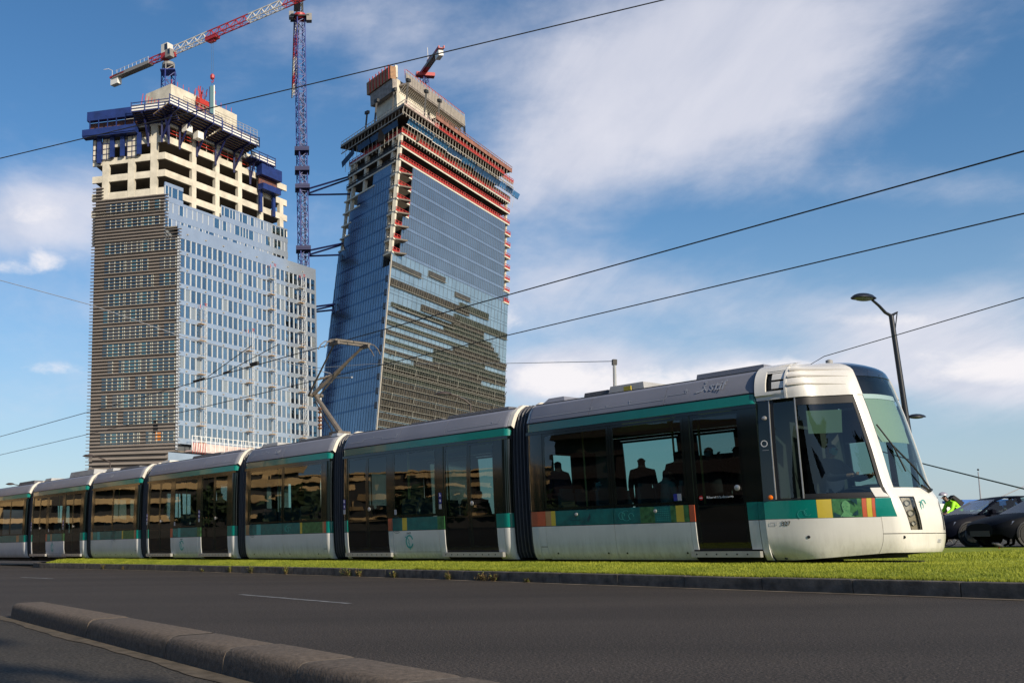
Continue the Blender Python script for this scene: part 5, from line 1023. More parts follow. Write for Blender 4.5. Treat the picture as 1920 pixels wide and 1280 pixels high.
# concrete core above the deck with its scaffold
cz = 100.2
def corebox(name, u0, u1, o0, o1, z0, z1, mat): m = MB(); FU.box(m, u0, u1, o0, o1, z0, z1, A1); return wbuild(m, name, mat, t1)
ca = FU.hit(345, 190)[0]
corebox('core_wall', 6.5, 31, -14, -5.0, 96, 113.6, m_conc); corebox('core_wall', 31, 35.0, -14, -5.0, 96, 108.5, m_conc); corebox('core_wall', -.5, 6.5, -14, -8.0, 96, 106.5, m_conc)
corebox('scaffold_deck', 8.5, 36.5, -5.0, -2.6, 107.6, 107.9, m_wood); m = MB()
for u in np.arange(8.5, 36.6, 1.4): FU.bar(m, (u, -2.6, 107.7), (u, -2.6, 110.3), .09, A1); FU.bar(m, (u, -2.7, 107.6), (u, -4.9, 105.0), .09, A1)
for z in (108.8, 109.6, 110.3): FU.bar(m, (8.5, -2.6, z), (36.5, -2.6, z), .09, A1)
wbuild(m, 'core_scaffold', m_scaf, t1, 'stuff'); m = MB()
for u in np.arange(7, 31, 2.0): FU.bar(m, (u, -5.2, 113.6), (u, -5.2, 115.0), .12, A1)
for u in np.arange(-.5, 6.5, 1.0): FU.bar(m, (u, -8, 106.5), (u + .5, -8, 109.5), .14, A1)
wbuild(m, 'rebar_and_posts', m_rail, t1, 'stuff')
for u in (12, 17.5, 23, 29.0): m = MB(); FU.bar(m, (u, -3, 104.6), (u, -4.8, 100), .2, A1); wbuild(m, 'prop', m_orangep, t1)
u, z = FU.hit(405, 220)
m = MB(); rr = random.Random(4)
for q in range(60): a = (u + rr.uniform(-3, 3), -3.2 - rr.uniform(0, 1.5), rr.uniform(108, 114.5)); b = (a[0] + rr.uniform(-.6, .6), a[1], a[2] + rr.uniform(.8, 2.2)); FU.bar(m, a, b, .16, A1)
FU.box(m, u - 2.6, u + 2.8, -4.6, -3.2, 111.0, 112.3, A1); FU.box(m, u - 2.8, u - .5, -4.8, -3.1, 109.2, 110.0, A1); wbuild(m, 'red_formwork_cage', m_rail, t1, 'stuff')
# podium in front of the tower foot
pd = empty('podium_building', (0, 0, 0)); 
a_ = pt(172, 1010, 212); c_ = pt(313, 1010, 208); PF = Face((c_.x, c_.y, 0), -75.6 - 4, (-.2, -1, 0)); PG = Face((c_.x, c_.y, 0), 38.9, (1, -.8, 0)); pd.location = (c_.x, c_.y, 0); bp_ = Vector((c_.x, c_.y, 0))
tag(pd, 'low podium with brown louvres and pale glass wall below the left tower', 'building')
_, ptop = PF.hit(313, 848); PW = PF.hit(172, 880)[0]
m = MB(); PF.box(m, 0, PW, -8, 0, 6, ptop, bp_); wbuild(m, 'louvred_wall', m_taupe, pd); m = MB()
z = ptop - 5.4
while z < ptop: PF.box(m, -.1, PW + .5, 0, .8, z, z + .28, bp_); z += 1.05
wbuild(m, 'louvre_blades', m_taupe, pd, 'stuff'); m = MB(); PG.box(m, .05, 25, -8, .02, 6, ptop + .1, bp_); wbuild(m, 'glass_wall', m_spandrel, pd)
z1_ = ptop - 5.6
for k in range(16): m = MB(); u = .6 + k * (PW - 1) / 16; PF.box(m, u, u + (PW - 1) / 16 - .3, 0, .12, z1_ - 3.4, z1_ - .3, bp_); wbuild(m, 'podium_window', m_win_dk, pd)
m = MB(); [PF.bar(m, (.5 + k * (PW - 1) / 16, .2, z1_ - 3.6), (.5 + k * (PW - 1) / 16, .2, z1_ - .2), .22, bp_) for k in range(17)]; wbuild(m, 'window_fins', m_mull, pd)
# ------------------------------------------------------------------ right tower
A2 = Vector((22.7, 262., 0)); LEAN = .1157; t2 = empty('leaning_glass_tower', A2, 0, 'right leaning tower under construction, blue glass walls and open red railed floors on top', 'tower')
HR = Face(A2, 35.3, (1, -.8, 0), (LEAN, 0), 30.7); HL = Face(A2, -28.3, (-1, -.5, 0), (LEAN, 0), 30.7)
def WR(z): return 79.5 - (z - 36) * .068 if z < 83 else 76.3 - (z - 83) * .11
def WL(z): return 31.6 - (z - 31) * .050
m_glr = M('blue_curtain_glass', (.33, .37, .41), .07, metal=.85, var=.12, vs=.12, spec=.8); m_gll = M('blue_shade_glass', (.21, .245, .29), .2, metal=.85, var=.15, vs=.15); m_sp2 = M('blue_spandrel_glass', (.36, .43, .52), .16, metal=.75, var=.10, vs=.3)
m_gllow = M('pale_curtain_glass', (.42, .52, .56), .10, metal=.75, var=.15, vs=.2); m_scr = M('bronze_screen', (.078, .070, .056), .5, c2=(.034, .032, .026), vs=.8); m_scrg = M('green_bronze_screen', (.066, .078, .060), .5, c2=(.034, .041, .033), vs=.7); m_pale = M('pale_edge', (.27, .26, .21), .5)
m_joint = M('curtain_joint', (.03, .04, .06), .5); m_slabe = M('slab_edge', (.60, .56, .46), .8, var=.1, vs=.5); m_under = M('shaded_soffit', (.07, .06, .05), .9, var=.3, vs=.2); m_net = M('blue_net', (.015, .06, .14), .7, var=.35, vs=.8); m_netglass = glass('blue_net_sheet', (.25, .5, .75), .05, .4, 0, 1, (.03, .16, .34), .6)
def poly2(z, ins=0.): w, l = WR(z), WL(z); return [HR.P(ins * 1.5, -ins, z), HR.P(w - ins, -ins, z), HR.P(w - ins - 6, -30, z), HL.P(l - ins, -26, z), HL.P(l - ins, -ins, z)]
def slab2(name, z0, z1, mat, ins=0.0, outs=0.0):
    m = MB(); a = [p - A2 for p in poly2(z0, ins - outs)]; b = [p - A2 for p in poly2(z1, ins - outs)]; a = [(p.x, p.y, z0) for p in a]; b = [(p.x, p.y, z1) for p in b]; n = len(a)
    m.add(a + b, [tuple(range(n - 1, -1, -1)), tuple(range(n, 2 * n))] + [(k, (k + 1) % n, n + (k + 1) % n, n + k) for k in range(n)]); return wbuild(m, name, mat, t2)
def sbox(m, F_, u0, u1, o0, o1, z0, z1): return F_.box(m, u0, u1, o0, o1, z0, z1, A2)
slab2('inner_core', 0, 98, m_core, 8)
FLZ = [36.35 + 3.79 * k for k in range(24)]     # floor levels 36.35 .. 
uu0 = [HR.hit(769, 305)[0], HR.hit(752, 468)[0]]
# glazed floors of the right face
def glz(z): return 5.9 if z > 90.5 else (4.2 if z > 77.9 else 0)
ztop_g = 104.6
levels = [29.0] + FLZ
for i, z in enumerate(levels):
    z1 = z + 3.79 if i else FLZ[0]
    if z > ztop_g - 2: break
    u0 = 7.6 if z > 89.0 else (4.2 if z > 77.0 else 0); u1 = WR(z) - (3.6 if z > 80 else 0)
    low = z < 77
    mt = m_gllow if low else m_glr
    m = MB(); a = z + .95; m.hexa([HR.P(u0, -.2, a) - A2, HR.P(u1, -.2, a) - A2, HR.P(u1, 0, a) - A2, HR.P(u0, 0, a) - A2, HR.P(u0, -.2, z1) - A2, HR.P(u1, -.2, z1) - A2, HR.P(u1, 0, z1) - A2, HR.P(u0, 0, z1) - A2]); wbuild(m, 'vision_glass', mt, t2)
    m = MB(); m.hexa([HR.P(u0, -.2, z) - A2, HR.P(u1, -.2, z) - A2, HR.P(u1, .02, z) - A2, HR.P(u0, .02, z) - A2, HR.P(u0, -.2, a) - A2, HR.P(u1, -.2, a) - A2, HR.P(u1, .02, a) - A2, HR.P(u0, .02, a) - A2]); wbuild(m, 'spandrel_glass', m_sp2 if not low else m_gllow, t2)
    ul0 = 0 if z < 74 else 4.0; ul1 = WL(z)
    if z > 94: ul1 = WL(z) - 7.5
    elif z > 84: ul1 = WL(z) - 2.5 if z < 88 else WL(z) - 4.0
    if z > 98: ul1 = WL(z) - 15
    if z < 103:
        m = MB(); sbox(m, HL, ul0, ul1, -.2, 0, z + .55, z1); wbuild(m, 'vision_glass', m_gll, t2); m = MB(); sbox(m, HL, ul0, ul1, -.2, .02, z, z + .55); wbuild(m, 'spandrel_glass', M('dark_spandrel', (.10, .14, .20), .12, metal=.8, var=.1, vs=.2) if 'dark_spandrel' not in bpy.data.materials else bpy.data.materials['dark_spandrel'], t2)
jm = MB()
for j in range(60):
    u = 4.2 + j * 1.28
    if u > 73: break
    zb = 77.9 if u < 7.6 else 77.9; ztp = 89.5 if u < 7.6 else 104.6
    jm.bar(HR.P(u, .02, zb) - A2, HR.P(u, .02, ztp) - A2, .07, .05)
for j in range(31):
    u = j * 2.56 + .4
    if u < 79: jm.bar(HR.P(u, .02, 29) - A2, HR.P(u - (3.0 if u > 74 else 0), .02, 77.9) - A2, .09, .05)
for j in range(24):
    u = .6 + j * 1.3
    if u < 31.5: jm.bar(HL.P(u, .02, 20) - A2, HL.P(min(u, WL(84)) , .02, 75 if u < 4 else 100.5 if u < 13 else (92 if u < 24 else 84)) - A2, .08, .05)
for z in FLZ:
    if z < 104:
        for dz in (0, .95): jm.bar(HR.P(7.6 if z > 89 else (4.2 if z > 77 else 0), .03, z + dz) - A2, HR.P(WR(z) - (3.6 if z > 80 else 0), .03, z + dz) - A2, .05, .06)
wbuild(jm, 'curtain_wall_joints', m_joint, t2, 'stuff')
# pale corner trim, lower half
m = MB(); m.bar(HR.P(.05, .1, 20) - A2, HR.P(.05, .1, 77) - A2, .35, .3); wbuild(m, 'corner_trim', m_scaf, t2)
m = MB(); m.bar(HL.P(.4, .05, 20) - A2, HL.P(.4, .05, 75) - A2, .8, .1); wbuild(m, 'corner_glass', m_sp2, t2)
for z in FLZ[:10]: m = MB(); sbox(m, HL, 0.1, 1.6, 0, .35, z - .6, z + 1.0); wbuild(m, 'corner_bracket', m_joint, t2)
# bronze screens over the lower floors: pieces given by (left x, y of top edge, right x, height)
def scr(u0, u1, z0, z1, mat=m_scr, fins=True, o=.5):
    m = MB(); sbox(m, HR, u0, u1, .05, .18, z0, z1); wbuild(m, 'screen_band', mat, t2)
    e = MB(); e.bar(HR.P(u0, o + .1, z0) - A2, HR.P(u1, o + .1, z0) - A2, .22, .10); wbuild(e, 'screen_edge', m_pale, t2)
    if fins:
        f = MB(); u = u0; rr = random.Random(int(u0 * 7 + z0))
        while u < u1 - .3:
            a = rr.uniform(-.25, .25); f.bar(HR.P(u + .3, o * .6, z0) - A2, HR.P(u + .55 + a, o * .9, z1 - .1) - A2, .32, .07); u += 1.28
        wbuild(f, 'screen_fins', mat, t2, 'stuff')
def hitz(x, y): return HR.hit(x, y)
recs = [(733, 491, 790, 510, 1.6), (804, 508, 835, 520, 1.7), (853, 547, 881, 558, 1.5), (731, 521, 880, 580, 2.1), (862, 567, 916, 588, 2.2), (790, 570, 860, 597, 1.9), (852, 586, 950, 627, 2.2), (743, 569, 850, 610, 1.3)]
for (xa, ya, xb, yb, h) in recs:
    u0, z0 = hitz(xa, ya); u1, z1 = hitz(xb, yb); zc_ = (z0 + z1) / 2
    scr(u0, u1, zc_ - h, zc_, m_scr if h != 2.2 else m_scrg, h > 1.8)
fill = [(38, 60), (33, 66), (50, 71), (40, 79), (28, 62), (28, 79), (17, 60), (0, 79)]
for k in range(8):
    z = 64.4 - 2.55 * k; W_ = WR(z) - .2
    scr(0 if k else 2, W_ if k > 2 else (60, 68, 73)[k], z - 1.15, z, m_scr if k % 2 else m_scrg, True)
    a, b = fill[k]; b = min(b, W_); scr(a, b, z + .08, z + 1.32, m_scrg if k % 3 else m_scr, True)
for i, z in enumerate(FLZ[:3]):
    for half in (0, 1):
        z0 = z + half * 1.9; z1 = z0 + (1.75 if half == 0 else 1.65); W_ = WR(z0) - .2; scr(0, W_, z0, z1, m_scrg if (half == 0 and i == 2) else m_scr, True)
for z in (29, 31, 33, 35): scr(0, WR(z), z, z + 1.7, m_scr)
clm = MB()
for u in (5, 17, 30, 43, 56, 69):
    for k in range(5): clm.bar(HR.P(u, .7, FLZ[k] - 1.6) - A2, HR.P(u + .2, .7, FLZ[k] + .1) - A2, .5, .1)
wbuild(clm, 'column_glimpse', m_pale, t2, 'stuff')
# open floors
def fullslab(z):
    slab2('open_slab', z - .45, z - .01, m_under, .12)  # slab darkened behind its pale edge: shade below put into the colour
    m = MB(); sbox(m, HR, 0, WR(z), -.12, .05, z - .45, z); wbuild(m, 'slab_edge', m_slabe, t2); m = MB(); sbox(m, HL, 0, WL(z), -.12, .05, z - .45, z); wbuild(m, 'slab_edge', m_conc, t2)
def railrun(F_, u0, u1, z, name='red_railing', o=.05, mat=m_rail, h=1.25):
    m = MB()
    for dz in (.18, .7, h): m.bar(F_.P(u0, o, z + dz) - A2, F_.P(u1, o, z + dz) - A2, .12, .12)
    n = max(1, int(abs(u1 - u0) / 1.5))
    for k in range(n + 1): u = u0 + (u1 - u0) * k / n; m.bar(F_.P(u, o, z) - A2, F_.P(u, o, z + h) - A2, .13, .13)
    m.quad(F_.P(u0, o - .04, z + .1) - A2, F_.P(u1, o - .04, z + .1) - A2, F_.P(u1, o - .04, z + .62) - A2, F_.P(u0, o - .04, z + .62) - A2)
    return wbuild(m, name, mat, t2)
for k, z in enumerate([78.1 + 3.77 * i for i in range(9)]):
    full = z > 104
    if full: fullslab(z); railrun(HR, 0, WR(z), z); railrun(HL, 0, WL(z), z, mat=m_dark)
    else:
        c_u = 7.4 if z > 89 else 4.0
        m = MB(); q = [HR.P(-.1, .1, z), HR.P(c_u, .1, z), HR.P(c_u, .1, z) + HL.e * 4.4, HR.P(-.1, .1, z) + HL.e * 4.4]; q = [p - A2 for p in q]; m.hexa([(p.x, p.y, z - .45) for p in q] + [(p.x, p.y, z) for p in q]); wbuild(m, 'open_slab', m_slabe, t2); railrun(HR, .4, c_u, z)
        m = MB(); sbox(m, HL, .3, 4.2, -5, -.15, z - .40, z); wbuild(m, 'open_slab', m_conc_d, t2); railrun(HL, .2, 3.6, z, mat=m_scaf, o=-.2)  # left slab takes the darkened concrete, standing for shade on this side
        m = MB(); w = WR(z); sbox(m, HR, w - 3.5, w + .6, -6, .3, z - .45, z); wbuild(m, 'open_slab', m_slabe, t2); railrun(HR, w - 3.4, w + .5, z, o=.2)
        if z > 84: m = MB(); l = WL(z); sbox(m, HL, l - (3 if z < 88 else 5 if z < 94 else 9 if z < 99 else 16), l + .3, -6, .15, z - .45, z); wbuild(m, 'open_slab', m_slabe, t2)
    for F_, us, mt in ((HR, (.7,), m_conc), (HL, (4.6, 11.5, 18.5, 25), m_conc)):
        for u in us:
            if F_ is HL and u > 5 and z < 92: continue
            m = MB(); sbox(m, F_, u - .45, u + .45, -1.2, -.2, z, z + 3.4); wbuild(m, 'column', m_slabe if F_ is HR else m_conc, t2)
    m = MB(); w = WR(z); sbox(m, HR, w - 1.4, w - .7, -1.5, -.6, z, z + 3.4); wbuild(m, 'column', m_slabe, t2)
    if z > 84: m = MB(); l = WL(z); sbox(m, HL, l - .8, l - .1, -1.2, -.4, z, z + 3.4); wbuild(m, 'column', m_conc, t2)
    if full:
        for u in np.arange(8, WR(z) - 4, 12.0): m = MB(); sbox(m, HR, u - .4, u + .4, -2.6, -1.8, z, z + 3.4); wbuild(m, 'column', m_conc_d, t2)
# net zone, big top decks
ZA = 111.9
fullslab(ZA); railrun(HR, 0, WR(ZA), ZA); railrun(HL, 0, WL(ZA), ZA, mat=m_rail)
sc_m = MB()
for j in range(44):
    u = 1 + j * 1.72
    if u < 74: sc_m.bar(HR.P(u, .9, ZA - 2.0) - A2, HR.P(u + .3, 1.6, ZA + 4.4) - A2, .09)
for j in range(14): sc_m.bar(HL.P(1 + j * 2.1, .8, ZA - 2) - A2, HL.P(1 + j * 2.1, 1.3, ZA + 4) - A2, .12)
wbuild(sc_m, 'net_props', m_scaf, t2, 'stuff')
rr = random.Random(5); u = 0.2
while u < 74:
    w_ = rr.uniform(3.5, 5.5); m = MB(); a = rr.uniform(-.3, .3); m.quad(HR.P(u, 1.2, ZA + 2.0 + a) - A2, HR.P(u + w_, 1.2, ZA + 2.0 + a) - A2, HR.P(u + w_, 1.9, ZA + 3.6 + a) - A2, HR.P(u, 1.9, ZA + 3.6 + a) - A2); wbuild(m, 'safety_net', m_netglass if u < 20 or rr.random() < .4 else m_net, t2, fix=False); e = MB(); e.bar(HR.P(u, 1.2, ZA + 2 + a) - A2, HR.P(u + w_, 1.2, ZA + 2 + a) - A2, .18); wbuild(e, 'net_batten', m_tarp if u < 30 else m_net, t2); u += w_ + .1
for (a, b) in ((.2, 14), (14.5, 21), (23, 29.5)): m = MB(); m.quad(HL.P(a, 1.3, ZA + 1.8) - A2, HL.P(b, 1.3, ZA + 1.6 - (b > 22) * 2) - A2, HL.P(b, 1.8, ZA + 3.4 - (b > 22) * 2) - A2, HL.P(a, 1.8, ZA + 3.4) - A2); wbuild(m, 'safety_net', m_net, t2, fix=False)
m = MB(); sbox(m, HR, 2, 74, -9, -7, ZA, ZA + 7); sbox(m, HL, 3, 27, -8, -7, ZA, ZA + 6); wbuild(m, 'inner_formwork', M('dark_formwork', (.05, .035, .025), .9, var=.4, vs=.3), t2)
m = MB(); m.bar(HR.P(1, -.5, ZA + 1.9) - A2, HR.P(74, -.5, ZA + 1.9) - A2, .5, .7); wbuild(m, 'timber_walers', m_wood, t2)
# cantilevered top decks
def topdeck(z, outR, outL, w1, l1, mat_rail):
    m = MB(); q = [HL.P(-.5, outL, z) + (HR.e * 0), HR.P(-3.3, outR, z), HR.P(w1, outR, z), HR.P(w1, -18, z), HL.P(l1, -16, z), HL.P(l1, outL, z)]
    c = HR.P(0, outR, z) + (HR.e * -1.0); 
    # corner where both outer edges meet
    a = HR.P(0, outR, z); b = HL.P(0, outL, z); d = b - a; den_ = HR.e.x * HL.e.y - HR.e.y * HL.e.x; s_ = (d.x * HL.e.y - d.y * HL.e.x) / den_; c = a + HR.e * s_
    q = [c, HR.P(w1, outR, z), HR.P(w1, -18, z), HL.P(l1, -16, z), HL.P(l1, outL, z)]; q = [p - A2 for p in q]; n = len(q)
    m.add([(p.x, p.y, z) for p in q] + [(p.x, p.y, z + .35) for p in q], [tuple(range(n - 1, -1, -1)), tuple(range(n, 2 * n))] + [(k, (k + 1) % n, n + (k + 1) % n, n + k) for k in range(n)]); wbuild(m, 'top_deck', bpy.data.materials['dark_formwork'], t2); return s_
s1_ = topdeck(117.4, 2.6, 2.6, 62, 29.5, 0)
railrun(HR, s1_ + 18, 62, 117.7, o=2.5, h=1.1); slabm = MB(); m = MB()
for (F_, w_, o_) in ((HR, 70, 2.4), (HL, 29, 2.4)):
    u = (s1_ if F_ is HR else s1_ + 1)
    while u < w_:
        m.bar(F_.P(u, o_, 115.6 if F_ is HL else 114.9) - A2, F_.P(u, o_, 117.4) - A2, .10); u += 1.75
    m.bar(F_.P(s1_, o_, 115.6) - A2, F_.P(w_, o_, 115.6) - A2, .22)
wbuild(m, 'deck_stanchions', m_scaf, t2, 'stuff')
# second stepped deck along the right face (upper line with rail) 
m_rust = M('rust_edge', (.26, .115, .08), .7, var=.3, vs=.5)
m = MB(); sbox(m, HR, 16, 70, -8, 1.4, 121.2, 121.5); wbuild(m, 'top_deck', bpy.data.materials['dark_formwork'], t2); m = MB(); sbox(m, HR, 16, 70, 1.4, 1.6, 121.0, 121.7); wbuild(m, 'deck_edge', m_rust, t2); railrun(HR, 16, 70, 121.6, o=1.5, mat=m_rust, h=1.4)
m = MB(); sbox(m, HR, 20, 72, 1.2, 1.4, 117.5, 118.0); wbuild(m, 'deck_edge', m_rust, t2); railrun(HR, 20, 72, 118, o=1.4, h=1.2); m = MB(); sbox(m, HR, 16, 70, -7, -3, 117.8, 121.2); wbuild(m, 'inner_formwork', bpy.data.materials['dark_formwork'], t2); m = MB()
u = 16
while u < 70: m.bar(HR.P(u, 1.3, 114.5) - A2, HR.P(u, 1.3, 121.2) - A2, .15); u += 2.3
wbuild(m, 'deck_posts', m_pale, t2, 'stuff')
railrun(HR, s1_, 16, 117.8, o=2.5, h=1.6, mat=m_pink); railrun(HL, s1_, 29.5, 117.8, o=2.5, h=1.6, mat=m_scaf)
# jack posts standing on the deck
for (x, y0, y1) in ((686, 237, 222), (704, 215, 198), (737, 195, 178), (763, 178, 158), (797, 198, 182), (822, 215, 200)):
    u, z = HL.hit(x, y0) if x < 740 else HR.hit(x, y0); F_ = HL if x < 740 else HR; zt_ = 117.7 if x < 770 else 117.7
    m = MB(); m.bar(F_.P(u, 0, 117) - A2, F_.P(u, 0, z + 4.2) - A2, .5); m.bar(F_.P(u - .8, 0, z + 4.2) - A2, F_.P(u + .8, 0, z + 4.4) - A2, .8, .9); wbuild(m, 'jack_post', m_dark, t2)
# concrete core
cA, cz0 = HL.hit(709, 230); CR = Face(A2, 35.3, (1, -.8, 0), (0.03, 0), 117)
offc = -11.0
def core_pt(x, y, o): # on a plane parallel to the right face
    P0 = HR.P(0, o, 117); q = ptplane(x, y, P0, HR.n); return (q - P0).dot(HR.e), q.z
k0 = core_pt(745, 215, offc); k1 = core_pt(853, 225, offc); kt = core_pt(745, 130, offc)
Pc = HR.P(k0[0], offc, 117); CF = Face((Pc.x, Pc.y, 0), 35.3, (1, -.8, 0)); CL = Face((Pc.x, Pc.y, 0), -28.3, (-1, -.5, 0)); cw_ = k1[0] - k0[0]
def lw(x, y):
    q = ptplane(x, y, Pc, CL.n); return (q - Vector((Pc.x, Pc.y, 0))).dot(CL.e), q.z
cl_ = lw(706, 225)[0]
print('core', k0, k1, kt, cl_)
def cbox(name, mat, F_, u0, u1, o0, o1, z0, z1, kind=None): m = MB(); F_.box(m, u0, u1, o0, o1, z0, z1, A2); return wbuild(m, name, mat, t2, kind)
def cprism(name, mat, z0, z1, ext=0.):
    q = [CF.P(0, ext, 0) + CF.e * -ext, CF.P(cw_ + ext, ext, 0), CF.P(cw_ + ext, -9, 0), CL.P(cl_ + ext, ext, 0)]; m = MB(); polyslab(m, [p - A2 for p in q], z0, z1); return wbuild(m, name, mat, t2)
ctop = core_pt(748, 150, offc)[1]
cprism('core_wall', m_conc, 116, ctop)
for (x, y) in ((754, 158), (755, 182), (780, 186), (797, 208), (818, 210), (828, 212)):
    u, z = core_pt(x, y, offc); cbox('core_opening', m_black, CF, u - .8, u + .8, .0, .06, z - 1.5, z + 1.5)
ol, zl_ = lw(700, 150)
m_form = M('timber_formwork', (.36, .20, .10), .8, c2=(.22, .13, .08), vs=1.2); m_formg = M('grey_formwork', (.24, .21, .19), .8, var=.3, vs=1)
cbox('core_formwork', m_form, CL, -.5, cl_ + 1.5, .3, 2.3, ctop - .8, ctop + 3.2); cbox('core_formwork', m_formg, CL, -.8, cl_ + .2, .3, 1.9, ctop - 5.0, ctop - 1.0)
for k in range(7): cbox('formwork_rib', m_rail, CL, .2 + k * (cl_) / 6.5, .5 + k * cl_ / 6.5, 2.3, 2.5, ctop - .8, ctop + 3.8)
zt2 = core_pt(775, 140, offc)[1]
cbox('platform_deck', m_formg, CF, 1.5, cw_ + 1.5, .2, 2.6, ctop - 2.2, ctop - 1.7); cbox('platform_screen', m_formg, CF, 1.5, cw_ + 1.5, 2.5, 2.7, ctop - 1.8, ctop + 1.4); m = MB()
for k in range(40): u = 1.5 + k * cw_ / 39; CF.bar(m, (u, 2.8, ctop - 1.9), (u, 2.8, ctop + 2.2), .16, A2); CF.bar(m, (u, 2.5, ctop - 2.0), (u, .2, ctop - 4.2), .14, A2)
wbuild(m, 'platform_frame', m_scaf, t2, 'stuff'); m = MB()
for k in range(20): u = 2 + k * cw_ / 20; CF.bar(m, (u, 2.0, ctop), (u, 2.0, ctop + 3.0), .14, A2)
CF.bar(m, (1.5, 2.7, ctop + 2.4), (cw_ + 1.5, 2.7, ctop + 2.4), .14, A2); wbuild(m, 'platform_rail', m_rail, t2, 'stuff')
cbox('core_top_wall', m_conc, CL, -.3, 1.6, -.5, .4, ctop, ctop + 3.9)
# ------------------------------------------------------------------ cranes
m_cblue = M('crane_blue', (.010, .028, .19), .5, var=.15); m_cred = M('crane_red', (.38, .025, .03), .5); m_cwhite = M('crane_white', (.58, .55, .50), .5); m_cgrey = M('crane_grey', (.22, .21, .20), .6, var=.2); m_cable = M('hoist_cable', (.10, .12, .14), .5)
def truss_mast(m, base, z0, z1, w, rz=0.6, bay=2.6, r=.13, r2=.085):
    c, s = math.cos(rz) * w / 2, math.sin(rz) * w / 2; cs = [(c - s, s + c), (-c - s, -s + c), (-c + s, -s - c), (c + s, s - c)]
    for x, y in cs: m.bar((base[0] + x, base[1] + y, z0), (base[0] + x, base[1] + y, z1), r * 2)
    z = z0; k = 0
    while z < z1 - .1:
        zz = min(z + bay, z1)
        for i in range(4):
            a, b = cs[i], cs[(i + 1) % 4]
            if k % 2: a, b = b, a
            m.bar((base[0] + a[0], base[1] + a[1], z), (base[0] + b[0], base[1] + b[1], zz), r2 * 2); m.bar((base[0] + cs[i][0], base[1] + cs[i][1], zz), (base[0] + cs[(i + 1) % 4][0], base[1] + cs[(i + 1) % 4][1], zz), r2 * 1.6)
        z += bay; k += 1
def truss_jib(m, a, b, w, h, bay=2.6, r=.11, r2=.07, up=(0, 0, 1)):
    a = Vector(a); b = Vector(b); d = (b - a); L_ = d.length; d /= L_; n = d.cross(Vector(up)).normalized(); U_ = Vector(up)
    A_, B_, T_ = (lambda t: a + d * t + n * w / 2), (lambda t: a + d * t - n * w / 2), (lambda t: a + d * t + U_ * h)
    for f in (A_, B_, T_): m.bar(f(0), f(L_), r * 2)
    n_ = max(1, int(L_ / bay)); s_ = L_ / n_
    for k in range(n_):
        t = k * s_
        for f in (A_, B_): m.bar(f(t), T_(t + s_ / 2), r2 * 2); m.bar(T_(t + s_ / 2), f(t + s_), r2 * 2)
        m.bar(A_(t), B_(t), r2 * 1.6); m.bar(A_(t), B_(t + s_), r2 * 1.4)
# crane on the left tower
ZJ = 124.2
cb = ptz(316, 104, ZJ); CB = Vector((cb.x, cb.y, 0)); c1 = empty('tower_crane', (CB.x, CB.y, 100), 0, 'white and red flat top crane on a blue mast above the left tower', 'crane', 'cranes on the building site')
o1 = Vector((CB.x, CB.y, 100))
m = MB(); truss_mast(m, (0, 0), -4, 19.6, 2.7, .5); m.build('mast', m_cblue, c1)['kind'] = 'stuff'
m = MB(); truss_mast(m, (0, 0), 19.6, 21.4, 2.3, .5, 1.8); m.build('mast_head', m_cgrey, c1)
m = MB(); m.box(-1.9, 1.9, -1.9, 1.9, 19.4, 19.6); m.build('mast_platform', m_cblue, c1)
jr = ptz(213, 150, ZJ) - o1; jf = ptz(562, 0, ZJ) - o1; jd = Vector((jf.x, jf.y, 0)).normalized(); jn = Vector((jd.y, -jd.x, 0)); jz = ZJ - 100
seg = [ptz(x_, 0, ZJ) for x_ in (0,)]
def jt(x, y): q = ptz(x, y, ZJ) - o1; return Vector((q.x, q.y, 0)).dot(jd)
js_ = [1.8, jt(386, 72), jt(461, 38), jt(527, 9), jt(527, 9) + 30]
for k in range(4):
    m = MB(); truss_jib(m, jd * js_[k] + Vector((0, 0, jz)), jd * js_[k + 1] + Vector((0, 0, jz)), 1.5, 2.0); m.build('jib_section', m_cred if k % 2 else m_cwhite, c1)
m = MB(); m.lathe([(1.2, 0), (1.6, .3), (1.6, 1.0), (1.1, 1.3)], (0, 0, 20.9), n=14); m.build('slewing_ring', m_cgrey, c1)
m = MB(); m.bar(jd * -2 + Vector((0, 0, jz)), jd * 2 + Vector((0, 0, jz)), 1.8, 1.6); m.build('slewing_frame', m_cred, c1)
ct = jr.dot(jd)
m = MB(); truss_jib(m, jd * (ct * .35) + Vector((0, 0, jz - .2)), jd * -1.8 + Vector((0, 0, jz - .2)), 1.3, 1.6, 2.0); m.build('counter_jib_root', m_cred, c1)
m = MB(); m.bar(jd * (ct * .95) + jn * .8 + Vector((0, 0, jz)), jd * (ct * .3) + jn * .8 + Vector((0, 0, jz)), .3, .9); m.bar(jd * (ct * .95) - jn * .8 + Vector((0, 0, jz)), jd * (ct * .3) - jn * .8 + Vector((0, 0, jz)), .3, .9); m.bar(jd * (ct * .95) + Vector((0, 0, jz - .3)), jd * (ct * .3) + Vector((0, 0, jz - .3)), 1.8, .15); m.build('counter_jib', m_cgrey, c1)
m = MB(); m.bar(jd * (ct * 1.0) + Vector((0, 0, jz + .1)), jd * (ct * .74) + Vector((0, 0, jz + .1)), 1.9, .5); m.build('counter_jib_end', m_cred, c1)
m = MB(); m.bar(jd * (ct * .99) + Vector((0, 0, jz - 1.2)), jd * (ct * .86) + Vector((0, 0, jz - 1.2)), 1.5, 1.9); m.build('counterweight', m_tarp, c1)
m = MB(); rr_ = jd * ct + Vector((0, 0, jz)); m.tube([rr_, rr_ + Vector((0, 0, 2.5)), rr_ + Vector((-1.0, 0, 3.0)), rr_ + Vector((-2.3, 0, 2.8))], .08, 5); m.build('service_davit', m_cwhite, c1)
m = MB()
